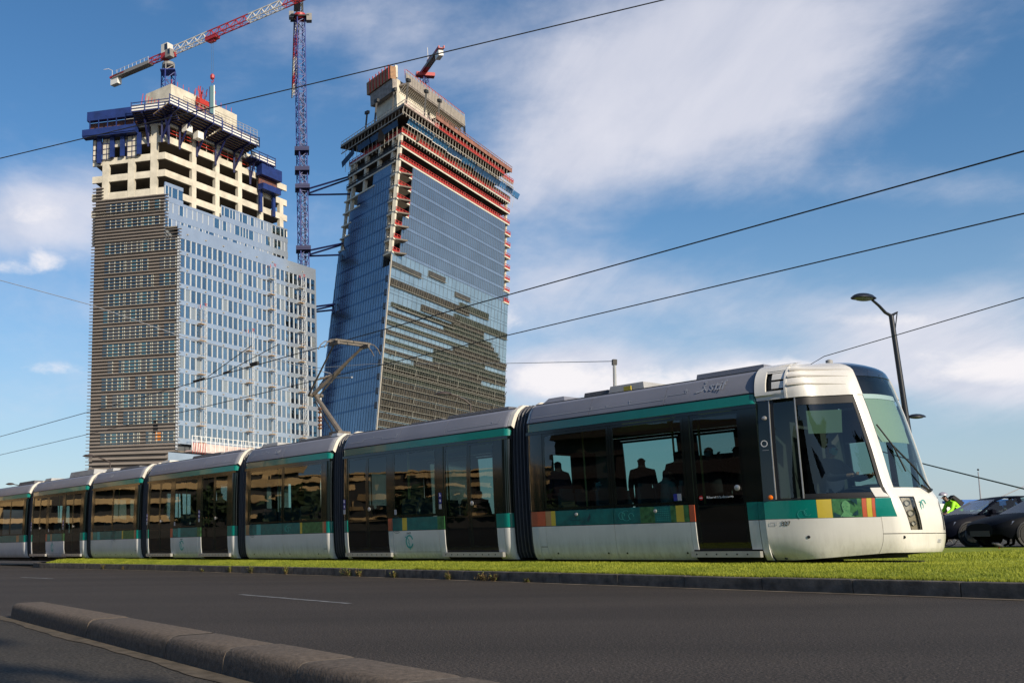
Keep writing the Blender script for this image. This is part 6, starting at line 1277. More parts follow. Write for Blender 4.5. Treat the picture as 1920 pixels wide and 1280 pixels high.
for k in range(9): p = jd * (ct * (.3 + .07 * k)) + jn * 1.0 + Vector((0, 0, jz + .4)); m.bar(p, p + Vector((0, 0, 1.0)), .08)
m.bar(jd * (ct * .3) + jn * 1.0 + Vector((0, 0, jz + 1.3)), jd * (ct * .9) + jn * 1.0 + Vector((0, 0, jz + 1.3)), .08); m.build('walkway_rail', m_cwhite, c1)
def cabin(root, c, d, nn, k=1.0, mat=None):
    m = MB(); f = lambda a, b, z: c + d * a * k + nn * b * k + Vector((0, 0, z * k)); m.hexa([f(-.9, -.75, 0), f(.9, -.75, 0), f(.9, .75, 0), f(-.9, .75, 0), f(-.9, -.75, 2.1), f(.75, -.75, 2.1), f(.75, .75, 2.1), f(-.9, .75, 2.1)]); b = m.build('cabin', mat or m_cwhite, root)
    m = MB(); m.hexa([f(.0, -.77, .7), f(.8, -.77, .5), f(.8, .77, .5), f(.0, .77, .7), f(.0, -.77, 1.9), f(.72, -.77, 1.9), f(.72, .77, 1.9), f(.0, .77, 1.9)]); m.build('cabin_window', m_cap, b)
cabin(c1, Vector((0, 0, jz + .5)) - jn * .3 - jd * .8, jd, jn, 1.35)
cabin(c1, Vector((0, 0, jz - 1.6)) + jd * 1.6 + jn * 1.2, jd, jn, 1.0, m_cgrey)
tt = jt(400, 70); m = MB(); p = jd * tt + Vector((0, 0, jz - .5)); m.bar(p - jd * 1.8, p + jd * 1.8, 1.6, .7); m.bar(p - jd * .9 + Vector((0, 0, -.6)), p + jd * .9 + Vector((0, 0, -.6)), .9, .7); m.build('trolley', m_cred, c1)
lz = 12.6
m = MB(); m.tube([p + jn * .3, p + jn * .3 + Vector((0, 0, -9.5))], .03, 4); m.tube([p - jn * .3, p - jn * .3 + Vector((0, 0, -9.5))], .03, 4); m.build('hoist_rope', m_cable, c1)
hk = p + Vector((0, 0, -10.3)); m = MB(); m.lathe([(.1, -.7), (.55, -.3), (.55, .5), (.15, .9)], hk, n=8); m.tube([hk + Vector((0, 0, -.6)), hk + Vector((.3, 0, -1.0)), hk + Vector((0, 0, -1.4)), hk + Vector((-.3, 0, -1.1))], .12, 5); m.build('hook_block', m_cred, c1)
ld = empty('lifted_column_form', o1 + hk, 0, 'tall pale blue steel column form hanging from the crane hook', 'formwork'); m = MB(); m.box(-.5, .35, -.4, .4, -9.6, -2.4); m.build('form_panel', M('pale_blue_steel', (.08, .17, .19), .4), ld); m = MB(); m.box(.35, .6, -.3, .3, -9.9, -2.2); m.build('white_flange', m_tarp, ld); m = MB(); m.box(-.75, -.5, -.4, .4, -9.4, -2.6); m.build('dark_side', m_blued, ld); m = MB(); m.tube([(-.4, 0, -2.4), (0, 0, -1.2), (.6, 0, -2.2)], .06, 4); m.build('sling', m_cable, ld)
# tall blue crane mast between the towers
Yc = 290.; b2 = pt(569, 480, Yc); C2 = Vector((b2.x, Yc, 0)); c2 = empty('tower_crane', C2, 0, 'tall blue mast crane between the towers, tied to the right tower', 'crane', 'cranes on the building site')
ztop = pt(575, 36, Yc).z; topx = pt(573.5, 36, Yc).x - C2.x
m = MB(); truss_mast(m, (0, 0), 0, ztop, 2.5, .35, 2.5, .14, .085); o = m.build('mast', m_cblue, c2); o['kind'] = 'stuff'
m = MB(); truss_mast(m, (0, 0), 40, ztop - 25, 1.3, .35, 2.5, .08, .05); m.build('inner_climbing_frame', m_blued, c2)['kind'] = 'stuff'
for y_ in (285, 322, 355, 470, 578):
    z = pt(569, y_, Yc).z; m = MB(); m.box(-2.2, 2.2, -2.2, 2.2, z - .25, z + .25); m.box(-2.2, 2.2, -2.2, -2.05, z + .2, z + 1.0); m.build('mast_collar', m_blued, c2)
for y_, (xa, ya), (xb, yb), (xc_, yc_) in ((357, (655, 330), (655, 334), (652, 364)), (472, (640, 456), (640, 458), (632, 478)), (578, (624, 570), (624, 572), (620, 581))):
    z = pt(569, y_, Yc).z
    for k, q in enumerate(((xa, ya), (xb, yb), (xc_, yc_))):
        Yq = 286 + (k == 1) * 1.5; e = pt(q[0] + 4, q[1], Yq) - C2; m = MB(); m.tube([(1.6, (-1.2, 1.2, 1.5)[k], z + (0, -.6, -.9)[k]), e], [.28, .28], 6); m.build('tie_strut', m_blued, c2, smooth=True)
m = MB(); m.lathe([(1.4, -.3), (1.9, .2), (1.9, 1.4), (1.2, 1.8)], (0, 0, ztop), n=14); m.build('slewing_ring', m_cred, c2)
m = MB(); m.box(-2.9, 2.9, -2.0, 2.0, ztop + .1, ztop + .5); m.build('slewing_platform', m_dark, c2)
cabin(c2, Vector((-2.6, -1, ztop - .3)), Vector((0, 1, 0)), Vector((1, 0, 0)), 1.0, m_cgrey); cabin(c2, Vector((2.9, -1, ztop - 1.4)), Vector((0, 1, 0)), Vector((1, 0, 0)), 1.1, m_cgrey)
m = MB(); truss_mast(m, (0, 0), ztop + 1, ztop + 12, 1.8, .2, 2.2); m.build('tower_head', m_dark, c2)
e0_ = Vector((-.9, 0, ztop + 1.2)); e1_ = ptz(551, 184, ztop + 1.2) - C2; d_ = e1_ - e0_; st_ = [0, .22, .5, .70, .85, 1.0]
for k in range(5):
    m = MB(); truss_jib(m, e0_ + d_ * st_[k], e0_ + d_ * st_[k + 1], 1.6, 2.2, 2.8, .14, .10); m.build('jib_section', m_cred if k % 2 else m_cwhite, c2)
m = MB(); m.bar(e0_ - d_.normalized() * 3, e0_ - d_.normalized() * 18, 2.0, .6); m.build('counter_jib', m_cgrey, c2)
# crane behind the top of the right tower
p3 = pt(796, 150, 345); C3 = Vector((p3.x, 345, 60)); c3 = empty('tower_crane', C3, 0, 'short red and grey counter jib of a crane behind the right tower top', 'crane', 'cranes on the building site'); z3 = pt(796, 140, 345).z - 60
m = MB(); truss_mast(m, (0, 0), 0, z3 - 1, 2.2, .5); m.build('mast', m_cblue, c3)['kind'] = 'stuff'
m = MB(); m.bar((-3.2, -1, z3 - .4), (3.6, -.6, z3 - .8), 2.4, 1.3); m.build('slewing_platform', m_cred, c3)
ea = Vector((-.5, 0, z3 + .6)); eb = ptz(828, 88, C3.z + z3 + .6) - C3; dd = (eb - ea)
for k, (a, b, mt) in enumerate(((0, .28, m_cred), (.28, .62, m_cgrey), (.62, .80, m_cgrey), (.80, 1.0, m_cred))):
    m = MB(); m.bar(ea + dd * a + Vector((.9, 0, 0)), ea + dd * b + Vector((.9, 0, 0)), .35, 1.0); m.bar(ea + dd * a - Vector((.9, 0, 0)), ea + dd * b - Vector((.9, 0, 0)), .35, 1.0); m.bar(ea + dd * a + Vector((0, 0, -.4)), ea + dd * b + Vector((0, 0, -.4)), 1.8, .2); m.build('counter_jib', mt, c3)
m = MB(); m.bar(ea + dd * .78 - Vector((0, 0, 1.5)), ea + dd * .96 - Vector((0, 0, 1.5)), 1.7, 2.6); m.build('counterweight', m_tarp, c3); m = MB(); m.bar(ea + dd * .3, ea + dd * .3 + Vector((0, 0, 7)), .16); m.build('anemometer_mast', m_cwhite, c3)
m = MB(); m.hexa([tuple(ea + dd * q + Vector((x_, 0, z_))) for z_ in (.2, 1.6) for q, x_ in ((.32, -.7), (.32, .7), (.55, .7), (.55, -.7))]); m.build('winch_house', m_cred, c3)
# ------------------------------------------------------------------ cars
m_carA = M('dark_blue_paint', (.003, .004, .010), .5, spec=.04); m_carB = M('dark_grey_paint', (.004, .005, .008), .5, spec=.04); m_tyre = M('tyre', (.012, .012, .012), .8); m_rim = M('alloy_rim', (.22, .22, .24), .3, metal=.8); m_cargl = glass('car_glass', (.36, .48, .50), .05, .01); m_hl = M('car_headlight', (.35, .37, .42), .15, metal=.5)
def interp(tab, x):
    if x <= tab[0][0]: return tab[0][1]
    for (a, b), (c, d) in zip(tab, tab[1:]):
        if x <= c: return b + (d - b) * (x - a) / (c - a)
    return tab[-1][1]
def car(x0, Y, zroad, paint, label, L_=4.4, kind='saloon', heading=-1, group='dark cars on the far carriageway', rz=0.):
    t = empty('parked_car' if False else 'car', (x0, Y, zroad), rz, label, 'car', group); W = .88
    belt = [(0, .62), (.25, .74), (.9, .88), (1.3, .93), (3.6, .98), (L_ - .25, .96), (L_, .82)]; roof = [(1.15, .93), (1.45, 1.10), (2.0, 1.38), (2.3, 1.44), (2.9, 1.465), (3.4, 1.43), (3.9, 1.22), (4.2, 1.0)]
    xs = [0, .05, .15, .35, .6, .9, 1.15, 1.4, 1.7, 2.2, 2.8, 3.3, 3.7, 4.0, L_ - .15, L_ - .04, L_]; rows = []; wf = [.62, .76, .88, .96, 1, 1, 1, 1, 1, 1, 1, 1, .99, .97, .93, .88, .82]
    wa = [(.82, .34), (L_ - .85, .34)]
    for x, k in zip(xs, wf):
        zb = .22 if .15 < x < L_ - .15 else .34; h = interp(belt, x); w_ = W * k
        rows.append([(x, -w_ * .90, zb), (x, -w_, zb + .15), (x, -w_ * 1.0, .55), (x, -w_ * .985, h - .12), (x, -w_ * .93, h - .02), (x, -w_ * .6, h + .035), (x, 0, h + .05), (x, w_ * .6, h + .035), (x, w_ * .93, h - .02), (x, w_ * .985, h - .12), (x, w_, .55), (x, w_, zb + .15), (x, w_ * .90, zb)])
    m = MB(); m.grid(rows); m.add(rows[0], [tuple(range(13))]); m.add(rows[-1], [tuple(range(12, -1, -1))]); body = m.build('body', paint, t, smooth=35)
    g = [(1.12, .93), (1.9, 1.36), (2.25, 1.44), (2.9, 1.465), (3.45, 1.41), (4.15, .99)]; m = MB(); rows = []
    top = [(x, interp(roof, x)) for x in (1.9, 2.2, 2.6, 3.0, 3.4)]
    for x, z in top: rows.append([(x, -.60, z - .03), (x, -.50, z + .0), (x, 0, z + .02), (x, .50, z + .0), (x, .60, z - .03)])
    m.grid(rows); m.build('roof', paint, t, smooth=True)
    def pil(xa, xb, w_=.07): 
        for s in (-1, 1): m = MB(); m.bar((xa, s * .80, .93), (xb, s * .60, interp(roof, xb) - .03), w_, .05); m.build('pillar', paint, t)
    pil(1.20, 1.9); pil(2.55, 2.62, .10); pil(3.45, 3.2, .09); pil(4.1, 3.4, .20)
    for s in (-1, 1):
        for a, b, c, d in ((1.25, 2.52, 2.58, 1.93), (2.62, 3.42, 3.17, 2.66), (3.50, 4.0, 3.36, 3.25)):
            m = MB(); f = lambda x, z: (x, s * (.80 - .20 * (z - .93) / .5), z); m.quad(f(a, .95), f(b, .96), f(c, interp(roof, c) - .05), f(d, interp(roof, d) - .05)); m.build('side_window', m_cargl, t, fix=False)
    m = MB(); m.quad((1.15, -.78, .94), (1.15, .78, .94), (1.9, .58, 1.36), (1.9, -.58, 1.36)); m.build('windscreen', m_cargl, t, fix=False); m = MB(); m.quad((4.15, -.76, .98), (4.15, .76, .98), (3.42, .58, 1.41), (3.42, -.58, 1.41)); m.build('rear_window', m_cargl, t, fix=False)
    m = MB(); m.box(1.3, 4.0, -.7, .7, .3, .80); [m.box(x, x + .15, y - .24, y + .24, .7, 1.2) for x in (2.45, 3.4) for y in (-.36, .36)]; [m.box(x, x + .12, y - .12, y + .12, 1.2, 1.33) for x in (2.47, 3.42) for y in (-.36, .36)]; m.build('seats', m_dark, t)
    for x in (.82, L_ - .85):
        for s in (-1, 1):
            wt = empty('wheel'); 
            m = MB(); m.lathe([(.20, .0), (.31, .0), (.325, .03), (.325, .17), (.31, .20), (.20, .20)], (x, s * .80 - .1, .325), (0, 1, 0), 20); w_ = m.build('wheel', m_tyre, t, smooth=40); bpy.data.objects.remove(wt)
            m = MB(); yy = s * .905
            for k in range(5):
                a = k * 1.2566; m.bar((x, yy, .325), (x + math.cos(a) * .21, yy, .325 + math.sin(a) * .21), .07, .03, up=(0, 1, 0))
            m.lathe([(.19, -.01), (.215, 0), (.19, .01)], (x, yy, .325), (0, 1, 0), 18); m.lathe([(.05, -.03), (.05, .02)], (x, yy, .325), (0, 1, 0), 8); m.build('rim', m_rim, w_)
            m = MB(); m.lathe([(.39, 0), (.39, .012)], (x, s * .878 - .006, .335), (0, 1, 0), 20); m.build('wheel_well', m_black, t)
            m = MB(); m.tube([(x + math.cos(R(a)) * .37, s * .872, .325 + math.sin(R(a)) * .37) for a in range(-10, 191, 20)], .035, 6); m.build('wheel_arch', m_black, t, smooth=True)
    for s in (-1, 1):
        m = MB(); m.hexa([(.04, s * .56, .58), (.34, s * .835, .62), (.34, s * .74, .62), (.08, s * .50, .58), (.10, s * .56, .66), (.44, s * .845, .72), (.44, s * .74, .73), (.14, s * .50, .67)]); m.build('headlight', m_hl, t); m = MB(); m.box(L_ - .2, L_ - .02, min(s * .55, s * .84), max(s * .55, s * .84), .66, .80); m.build('tail_light', m_red, t)
        m = MB(); m.hexa([(1.45, s * .86, .93), (1.60, s * .86, .93), (1.60, s * 1.02, .95), (1.48, s * 1.02, .95), (1.45, s * .86, 1.05), (1.58, s * .86, 1.07), (1.58, s * 1.02, 1.06), (1.48, s * 1.02, 1.05)]); m.build('wing_mirror', paint, t)
    m = MB(); m.box(-.012, .04, -.42, .42, .30, .46); m.build('grille', m_black, t)
    return t
YA, YB = 32.4, 29.6
xA = pt(1737, 1000, YA).x; xB = pt(1838, 1000, YB).x
carA = car(xA, YA, .36, m_carA, 'dark blue estate car with its driver visible, partly hidden by the tram nose', 4.6); carA.scale = (1, 1, 1.05)
carB = car(xB, YB, .36, m_carB, 'dark grey car entering at the right edge in front of the dark blue car', 4.5)
# blue lorry beyond
tl = empty('lorry', (pt(1806, 1000, 80).x, 80, .36), 0, 'blue sided lorry with a white cab far beyond the dark cars', 'lorry')
m = MB(); m.box(.3, 4.6, 0, 2.5, .9, 3.2); m.build('cargo_box', M('lorry_blue', (.015, .12, .42), .4), tl); m = MB(); m.box(-2.0, .15, 0, 2.4, .5, 2.9); m.build('cab', m_tarp, tl); m = MB(); m.box(-2.03, -1.0, -.03, 2.43, 1.7, 2.5); m.build('cab_window', m_cap, tl)
m = MB(); m.box(-1.5, 4.6, .3, 2.2, .5, .9); m.build('chassis', m_dark, tl)
for x in (-1.2, 3.6): m = MB(); m.lathe([(.2, 0), (.5, .02), (.5, .3), (.2, .32)], (x, -.02, .5), (0, 1, 0), 16); m.build('wheel', m_tyre, tl)
wv = empty('white_van', (pt(1797, 1000, 62).x, 62, .36), 0, 'distant pale car roof showing between the cyclist and the blue lorry', 'car'); m = MB(); m.hexa([(-.3, 0, .3), (4.0, 0, .3), (4.0, 1.7, .3), (-.3, 1.7, .3), (-.2, .05, 1.25), (3.9, .05, 1.25), (3.9, 1.65, 1.25), (-.2, 1.65, 1.25)]); m.build('body', m_cgrey, wv); m = MB(); m.hexa([(.5, .1, 1.25), (3.6, .1, 1.25), (3.6, 1.6, 1.25), (.5, 1.6, 1.25), (1.0, .2, 1.85), (3.2, .2, 1.85), (3.2, 1.5, 1.85), (1.0, 1.5, 1.85)]); m.build('windows', m_cap, wv); m = MB(); m.hexa([(1.0, .18, 1.851), (3.2, .18, 1.851), (3.2, 1.52, 1.851), (1.0, 1.52, 1.851), (1.1, .25, 1.93), (3.1, .25, 1.93), (3.1, 1.45, 1.93), (1.1, 1.45, 1.93)]); m.build('roof', m_tarp, wv)
for x in (.5, 3.2): m = MB(); m.lathe([(.1, 0), (.33, .02), (.33, .2), (.1, .22)], (x, -.02, .33), (0, 1, 0), 14); m.build('wheel', m_tyre, wv)
# ------------------------------------------------------------------ people
m_skin = M('skin', (.34, .19, .13), .6); m_skin2 = M('skin_dark', (.12, .065, .045), .6); m_hair = M('dark_hair', (.012, .009, .008), .7); m_clothk = M('black_cloth', (.010, .010, .013), .9); m_clothn = M('navy_cloth', (.012, .016, .035), .9); m_clothg = M('grey_green_cloth', (.20, .25, .21), .9, var=.3, vs=6); m_denim = M('denim', (.03, .045, .085), .9); m_mask = M('blue_mask', (.25, .50, .55), .8); m_hiviz = M('hi_viz_yellow', (.33, .80, .01), .6); m_pack = M('black_backpack', (.012, .012, .014), .8); m_brown = M('brown_cloth', (.06, .04, .03), .9)
def person(loc, rz, label, pose='stand', top=m_clothk, bottom=m_clothn, skin=m_skin, hair=m_hair, mask=False, k=1.0, group=None, extra=None, parent=None):
    """one continuous body grown over a posed skeleton, coloured by the limb each face belongs to"""
    t = empty('person', loc, rz, label, 'person', group)
    J = {}
    if pose == 'stand':
        J = dict(pel=(0, 0, .95), sp=(.01, 0, 1.15), ch=(.02, 0, 1.36), ne=(0, 0, 1.50), hd=(.02, 0, 1.60), ht=(.01, 0, 1.70), ls=(.0, .18, 1.42), le=(-.02, .225, 1.14), lw=(.10, .20, .92), lh=(.15, .18, .84), rs=(.0, -.18, 1.42), re=(-.02, -.225, 1.14), rw=(.10, -.20, .92), rh=(.15, -.18, .84), lp=(0, .10, .92), lk=(.02, .11, .50), la=(0, .11, .08), lf=(.16, .12, .04), rp=(0, -.10, .92), rk=(.02, -.11, .50), ra=(0, -.11, .08), rf=(.16, -.12, .04))
    elif pose == 'hold':
        J = dict(pel=(0, 0, .95), sp=(.01, 0, 1.15), ch=(.02, 0, 1.36), ne=(0, 0, 1.50), hd=(.03, 0, 1.60), ht=(.02, 0, 1.70), ls=(.0, .18, 1.42), le=(.06, .34, 1.25), lw=(.18, .28, 1.45), lh=(.20, .27, 1.52), rs=(.0, -.18, 1.42), re=(-.02, -.25, 1.14), rw=(.14, -.18, 1.02), rh=(.20, -.14, 1.02), lp=(0, .10, .92), lk=(.02, .13, .50), la=(0, .13, .08), lf=(.16, .15, .04), rp=(0, -.10, .92), rk=(.02, -.13, .50), ra=(0, -.13, .08), rf=(.16, -.15, .04))
    elif pose == 'sit':
        J = dict(pel=(0, 0, .54), sp=(-.01, 0, .74), ch=(.0, 0, .95), ne=(.02, 0, 1.09), hd=(.05, 0, 1.19), ht=(.04, 0, 1.29), ls=(0, .18, 1.01), le=(.06, .23, .74), lw=(.28, .16, .66), lh=(.36, .13, .65), rs=(0, -.18, 1.01), re=(.06, -.23, .74), rw=(.28, -.16, .66), rh=(.36, -.13, .65), lp=(.02, .10, .53), lk=(.44, .12, .50), la=(.42, .12, .09), lf=(.58, .12, .04), rp=(.02, -.10, .53), rk=(.44, -.12, .50), ra=(.42, -.12, .09), rf=(.58, -.12, .04))
    elif pose == 'drive':
        J = dict(pel=(0, 0, .54), sp=(-.03, 0, .74), ch=(-.03, 0, .95), ne=(-.01, 0, 1.09), hd=(.03, 0, 1.19), ht=(.02, 0, 1.29), ls=(-.02, .18, 1.01), le=(.16, .24, .80), lw=(.40, .18, .82), lh=(.48, .16, .83), rs=(-.02, -.18, 1.01), re=(.16, -.24, .80), rw=(.40, -.18, .82), rh=(.48, -.16, .83), lp=(.02, .10, .53), lk=(.44, .12, .54), la=(.50, .12, .16), lf=(.66, .12, .12), rp=(.02, -.10, .53), rk=(.44, -.12, .54), ra=(.50, -.12, .16), rf=(.66, -.12, .12))
    elif pose == 'cycle':
        J = dict(pel=(0, 0, .98), sp=(.10, 0, 1.14), ch=(.27, 0, 1.30), ne=(.40, 0, 1.40), hd=(.47, 0, 1.47), ht=(.50, 0, 1.57), ls=(.32, .17, 1.33), le=(.42, .21, 1.10), lw=(.60, .22, 1.0), lh=(.66, .22, .98), rs=(.32, -.17, 1.33), re=(.42, -.21, 1.10), rw=(.60, -.22, 1.0), rh=(.66, -.22, .98), lp=(0, .09, .95), lk=(.32, .10, .78), la=(.16, .10, .42), lf=(.30, .10, .38), rp=(0, -.09, .95), rk=(.24, -.10, .58), ra=(.08, -.10, .20), rf=(.22, -.10, .16))
    RAD = dict(pel=(.165, .13), sp=(.155, .12), ch=(.175, .125), ne=(.055, .055), hd=(.078, .092), ht=(.062, .075), ls=(.072, .072), le=(.056, .056), lw=(.038, .038), lh=(.035, .022), rs=(.072, .072), re=(.056, .056), rw=(.038, .038), rh=(.035, .022), lp=(.09, .09), lk=(.058, .058), la=(.042, .042), lf=(.045, .03), rp=(.09, .09), rk=(.058, .058), ra=(.042, .042), rf=(.045, .03))
    bones = [('pel', 'sp', 't'), ('sp', 'ch', 't'), ('ch', 'ne', 't'), ('ne', 'hd', 's'), ('hd', 'ht', 'h'), ('ch', 'ls', 't'), ('ls', 'le', 't'), ('le', 'lw', 't'), ('lw', 'lh', 's'), ('ch', 'rs', 't'), ('rs', 're', 't'), ('re', 'rw', 't'), ('rw', 'rh', 's'), ('pel', 'lp', 'b'), ('lp', 'lk', 'b'), ('lk', 'la', 'b'), ('la', 'lf', 'f'), ('pel', 'rp', 'b'), ('rp', 'rk', 'b'), ('rk', 'ra', 'b'), ('ra', 'rf', 'f')]
    names = list(J); me = bpy.data.meshes.new('body'); me.from_pydata([tuple(Vector(J[n]) * k) for n in names], [(names.index(a), names.index(b)) for a, b, _ in bones], []); o = bpy.data.objects.new('body', me); col.objects.link(o)
    md = o.modifiers.new('skin', 'SKIN'); md.use_smooth_shade = True
    for i, n in enumerate(names): me.skin_vertices[0].data[i].radius = tuple(q * k for q in RAD[n]); me.skin_vertices[0].data[i].use_root = (n == 'pel')
    sb = o.modifiers.new('sub', 'SUBSURF'); sb.levels = 1; sb.render_levels = 1
    dg = bpy.context.evaluated_depsgraph_get(); me2 = bpy.data.meshes.new_from_object(o.evaluated_get(dg)); bpy.data.objects.remove(o)
    me2.materials.clear(); [me2.materials.append(q) for q in (top, bottom, skin, hair, m_black)]
    segs = [(Vector(J[a]) * k, Vector(J[b]) * k, c) for a, b, c in bones]
    def near(p):
        best = None
        for a, b, c in segs:
            d = b - a; u = max(0, min(1, (p - a).dot(d) / d.length_squared)); e = (p - a - d * u).length
            if best is None or e < best[0]: best = (e, c)
        return best[1]
    hd = Vector(J['hd']) * k; fw = Vector((1, 0, 0))
    for f in me2.polygons:
        c = f.center; q = near(c); mi = dict(t=0, b=1, s=2, h=2, f=4)[q]
        if q in 'hs' and (c - hd).length < .2 * k and ((c.z > hd.z + .045 * k) or (c.x < hd.x - .01 and c.z > hd.z - .06 * k)): mi = 3
        f.material_index = mi
    bo = bpy.data.objects.new('body', me2); col.objects.link(bo); bo.parent = t
    H_ = (Vector(J['hd']) + Vector(J['ht'])) / 2 * k
    m = MB(); m.lathe([(.0, 0), (.016, .006), (.018, .02), (0, .045)], H_ + Vector((.075, 0, -.03)) * k, (1, 0, -.3), 6); m.build('nose', skin, t, smooth=True)
    for s in (-1, 1):
        m = MB(); m.lathe([(.009, 0), (0, .006)], H_ + Vector((.082, s * .03, .01)) * k, (1, 0, 0), 6); m.build('eye', m_black, t); m = MB(); m.lathe([(.022, 0), (.018, .010), (0, .012)], H_ + Vector((0, s * .062, -.015)) * k, (0, s, 0), 8); m.build('ear', skin, t)
        hb = Vector(J['lh' if s > 0 else 'rh']) * k; hw_ = Vector(J['lw' if s > 0 else 'rw']) * k; d = (hb - hw_).normalized(); n_ = Vector((0, 0, 1)).cross(d); n_ = n_.normalized() if n_.length > .1 else Vector((0, 1, 0))
        m = MB()
        for q in range(4): a = hb + n_ * (q - 1.5) * .018 * k; m.tube([a, a + d * (.04 + .008 * (q in (1, 2))) * k, a + d * .055 * k + d.cross(n_) * .03 * k], [.009 * k, .008 * k, .006 * k], 5)
        a = hw_ + (hb - hw_) * .5 + n_ * .028 * k * -s; m.tube([a, a + d * .03 * k - n_ * s * .018 * k, a + d * .055 * k - n_ * s * .016 * k], [.010 * k, .009 * k, .007 * k], 5); m.build('fingers', skin, t, smooth=True)
    if mask: m = MB(); m.lathe([(.072, -.02), (.066, .02), (.03, .05), (0, .055)], H_ + Vector((.035, 0, -.055)) * k, (1, 0, -.15), 10); m.build('mask', m_mask, t, smooth=True)
    return t, J
ZF = TO.z + .36
def inside(s, y, face, label, **kw_):
    p = tw(s, y, 0); p.z = ZF; return person(p, math.atan2(TD.y, TD.x) + face, label, **kw_)
inside(-2.75, 0, 2.2, 'standing passenger in a black printed jacket before the second window', pose='stand', top=m_clothk, k=.955)
inside(-2.13, .2, 2.4, 'passenger with dark hair standing at the right end of the second window', pose='stand', top=m_clothk, k=1.0)
inside(-1.99, -.42, 1.2, 'seated passenger in a grey green jacket behind the second window', pose='sit', top=m_clothg, k=1.05)
inside(-2.2, .02, 1.8, 'seated passenger with bushy dark hair beside the grey green jacket', pose='sit', top=m_brown, k=1.08)
inside(-4.06, -.72, 2.8, 'dark passenger at the left end of the first window', pose='stand', top=m_clothn, k=.96)
inside(-3.84, 0, .3, 'seated passenger with a pale face mask in the first window', pose='sit', top=m_clothk, mask=True, k=1.0)
inside(-3.1, .45, .2, 'seated passenger low behind the blue seats of the first window', pose='sit', top=m_clothk, mask=True, k=.92)
inside(-1.37, 0, -1.5, 'masked passenger standing behind the single front door', pose='hold', top=m_clothk, bottom=m_clothk, skin=m_skin2, mask=True, k=1.0)
inside(-1.0, .25, -1.9, 'dark figure standing behind the right edge of the front door', pose='stand', top=m_clothk, k=1.0)
dr, _j = inside(.70, -.06, -.25, 'tram driver in dark clothes with a pale mask in the cab', pose='drive', top=m_clothn, mask=True, k=1.12); dr.location.z = ZF + .12
inside(-17.1, -.3, -1.4, 'dark standing passenger in the middle window of the fourth section', pose='stand', top=m_clothk, k=1.0)
inside(-18.6, .2, 1.2, 'passenger standing by the left doors of the fourth section', pose='stand', top=m_brown, k=.98)
inside(-11.6, .3, .4, 'seated passenger in the right window of the short third section', pose='sit', top=m_clothn, k=1.05)
inside(-7.3, .4, 2.0, 'seated passenger behind the middle window of the second section', pose='sit', top=m_brown, mask=True, k=1.0)
inside(-5.7, .3, 1.6, 'dark passenger standing behind the right doors of the second section', pose='stand', top=m_clothk, k=.98)
# car occupants
for cr_, (dx, dy), lb in ((carA, (2.25, -.36), 'driver of the dark blue car with pale hair'), (carA, (3.25, .36), 'back seat passenger of the dark blue car')):
    l = cr_.location + Vector((dx + .1, dy, -.10)); person(l, math.pi, lb, pose='drive', top=m_clothg if dx < 3 else m_clothn, k=1.0, hair=m_clothg if dx < 3 else m_hair)
# cyclist
Yy = 35.2; hp = pt(1772, 930, Yy); cxp = hp.x + .48
cyc, Jc = person(Vector((cxp, Yy, .40)), math.pi, 'cyclist in a bright yellow green jacket, helmet and black backpack', pose='cycle', top=m_hiviz, bottom=m_clothk, k=1.06)
m = MB(); hc = Vector((.505, 0, 1.60)) * 1.06; rows = []
for i in range(5):
    a = R(i * 22.5); rows.append([tuple(hc + Vector((math.cos(a) * math.cos(R(q * 30)) * .155, math.cos(a) * math.sin(R(q * 30)) * .115, math.sin(a) * .12 - .03))) for q in range(13)])
m.grid(rows); hel = m.build('helmet', M('helmet_shell', (.16, .14, .20), .3, c2=(.5, .5, .55), vs=14), cyc, smooth=True)
bk = empty('backpack', cyc.location, math.pi, 'black backpack worn by the cyclist in the yellow green jacket', 'backpack'); m = MB(); a = Vector((.05, 0, 1.22)) * 1.06; b = Vector((.30, 0, 1.50)) * 1.06
dd_ = (b - a).normalized(); nn_ = Vector((-dd_.z, 0, dd_.x))
m.hexa([a - Vector((0, .15, 0)), a + Vector((0, .15, 0)), b + Vector((0, .13, 0)), b - Vector((0, .13, 0)), a - Vector((0, .13, 0)) + nn_ * .17, a + Vector((0, .13, 0)) + nn_ * .17, b + Vector((0, .10, 0)) + nn_ * .12, b - Vector((0, .10, 0)) + nn_ * .12]); m.build('bag', m_pack, bk); m = MB()
for s in (-1, 1): m.tube([b + Vector((0, s * .11, 0)), Vector((.40, s * .12, 1.40)) * 1.06, Vector((.30, s * .15, 1.22)) * 1.06, a + Vector((0, s * .13, .02))], .018, 5)
m.build('shoulder_straps', m_pack, bk)
bc = empty('bicycle', cyc.location + Vector((0, 0, -.04)), math.pi, 'bicycle ridden by the cyclist behind the dark blue car', 'bicycle')
for x in (-.45, .58):
    m = MB(); m.tube([(x + math.cos(R(a)) * .34, 0, .35 + math.sin(R(a)) * .34) for a in range(0, 361, 18)], .018, 6, cap=False); w_ = m.build('wheel', m_tyre, bc, smooth=True); m = MB(); [m.bar((x, 0, .35), (x + math.cos(R(a)) * .33, 0, .35 + math.sin(R(a)) * .33), .004) for a in range(0, 360, 30)]; m.build('spokes', m_alu, w_)
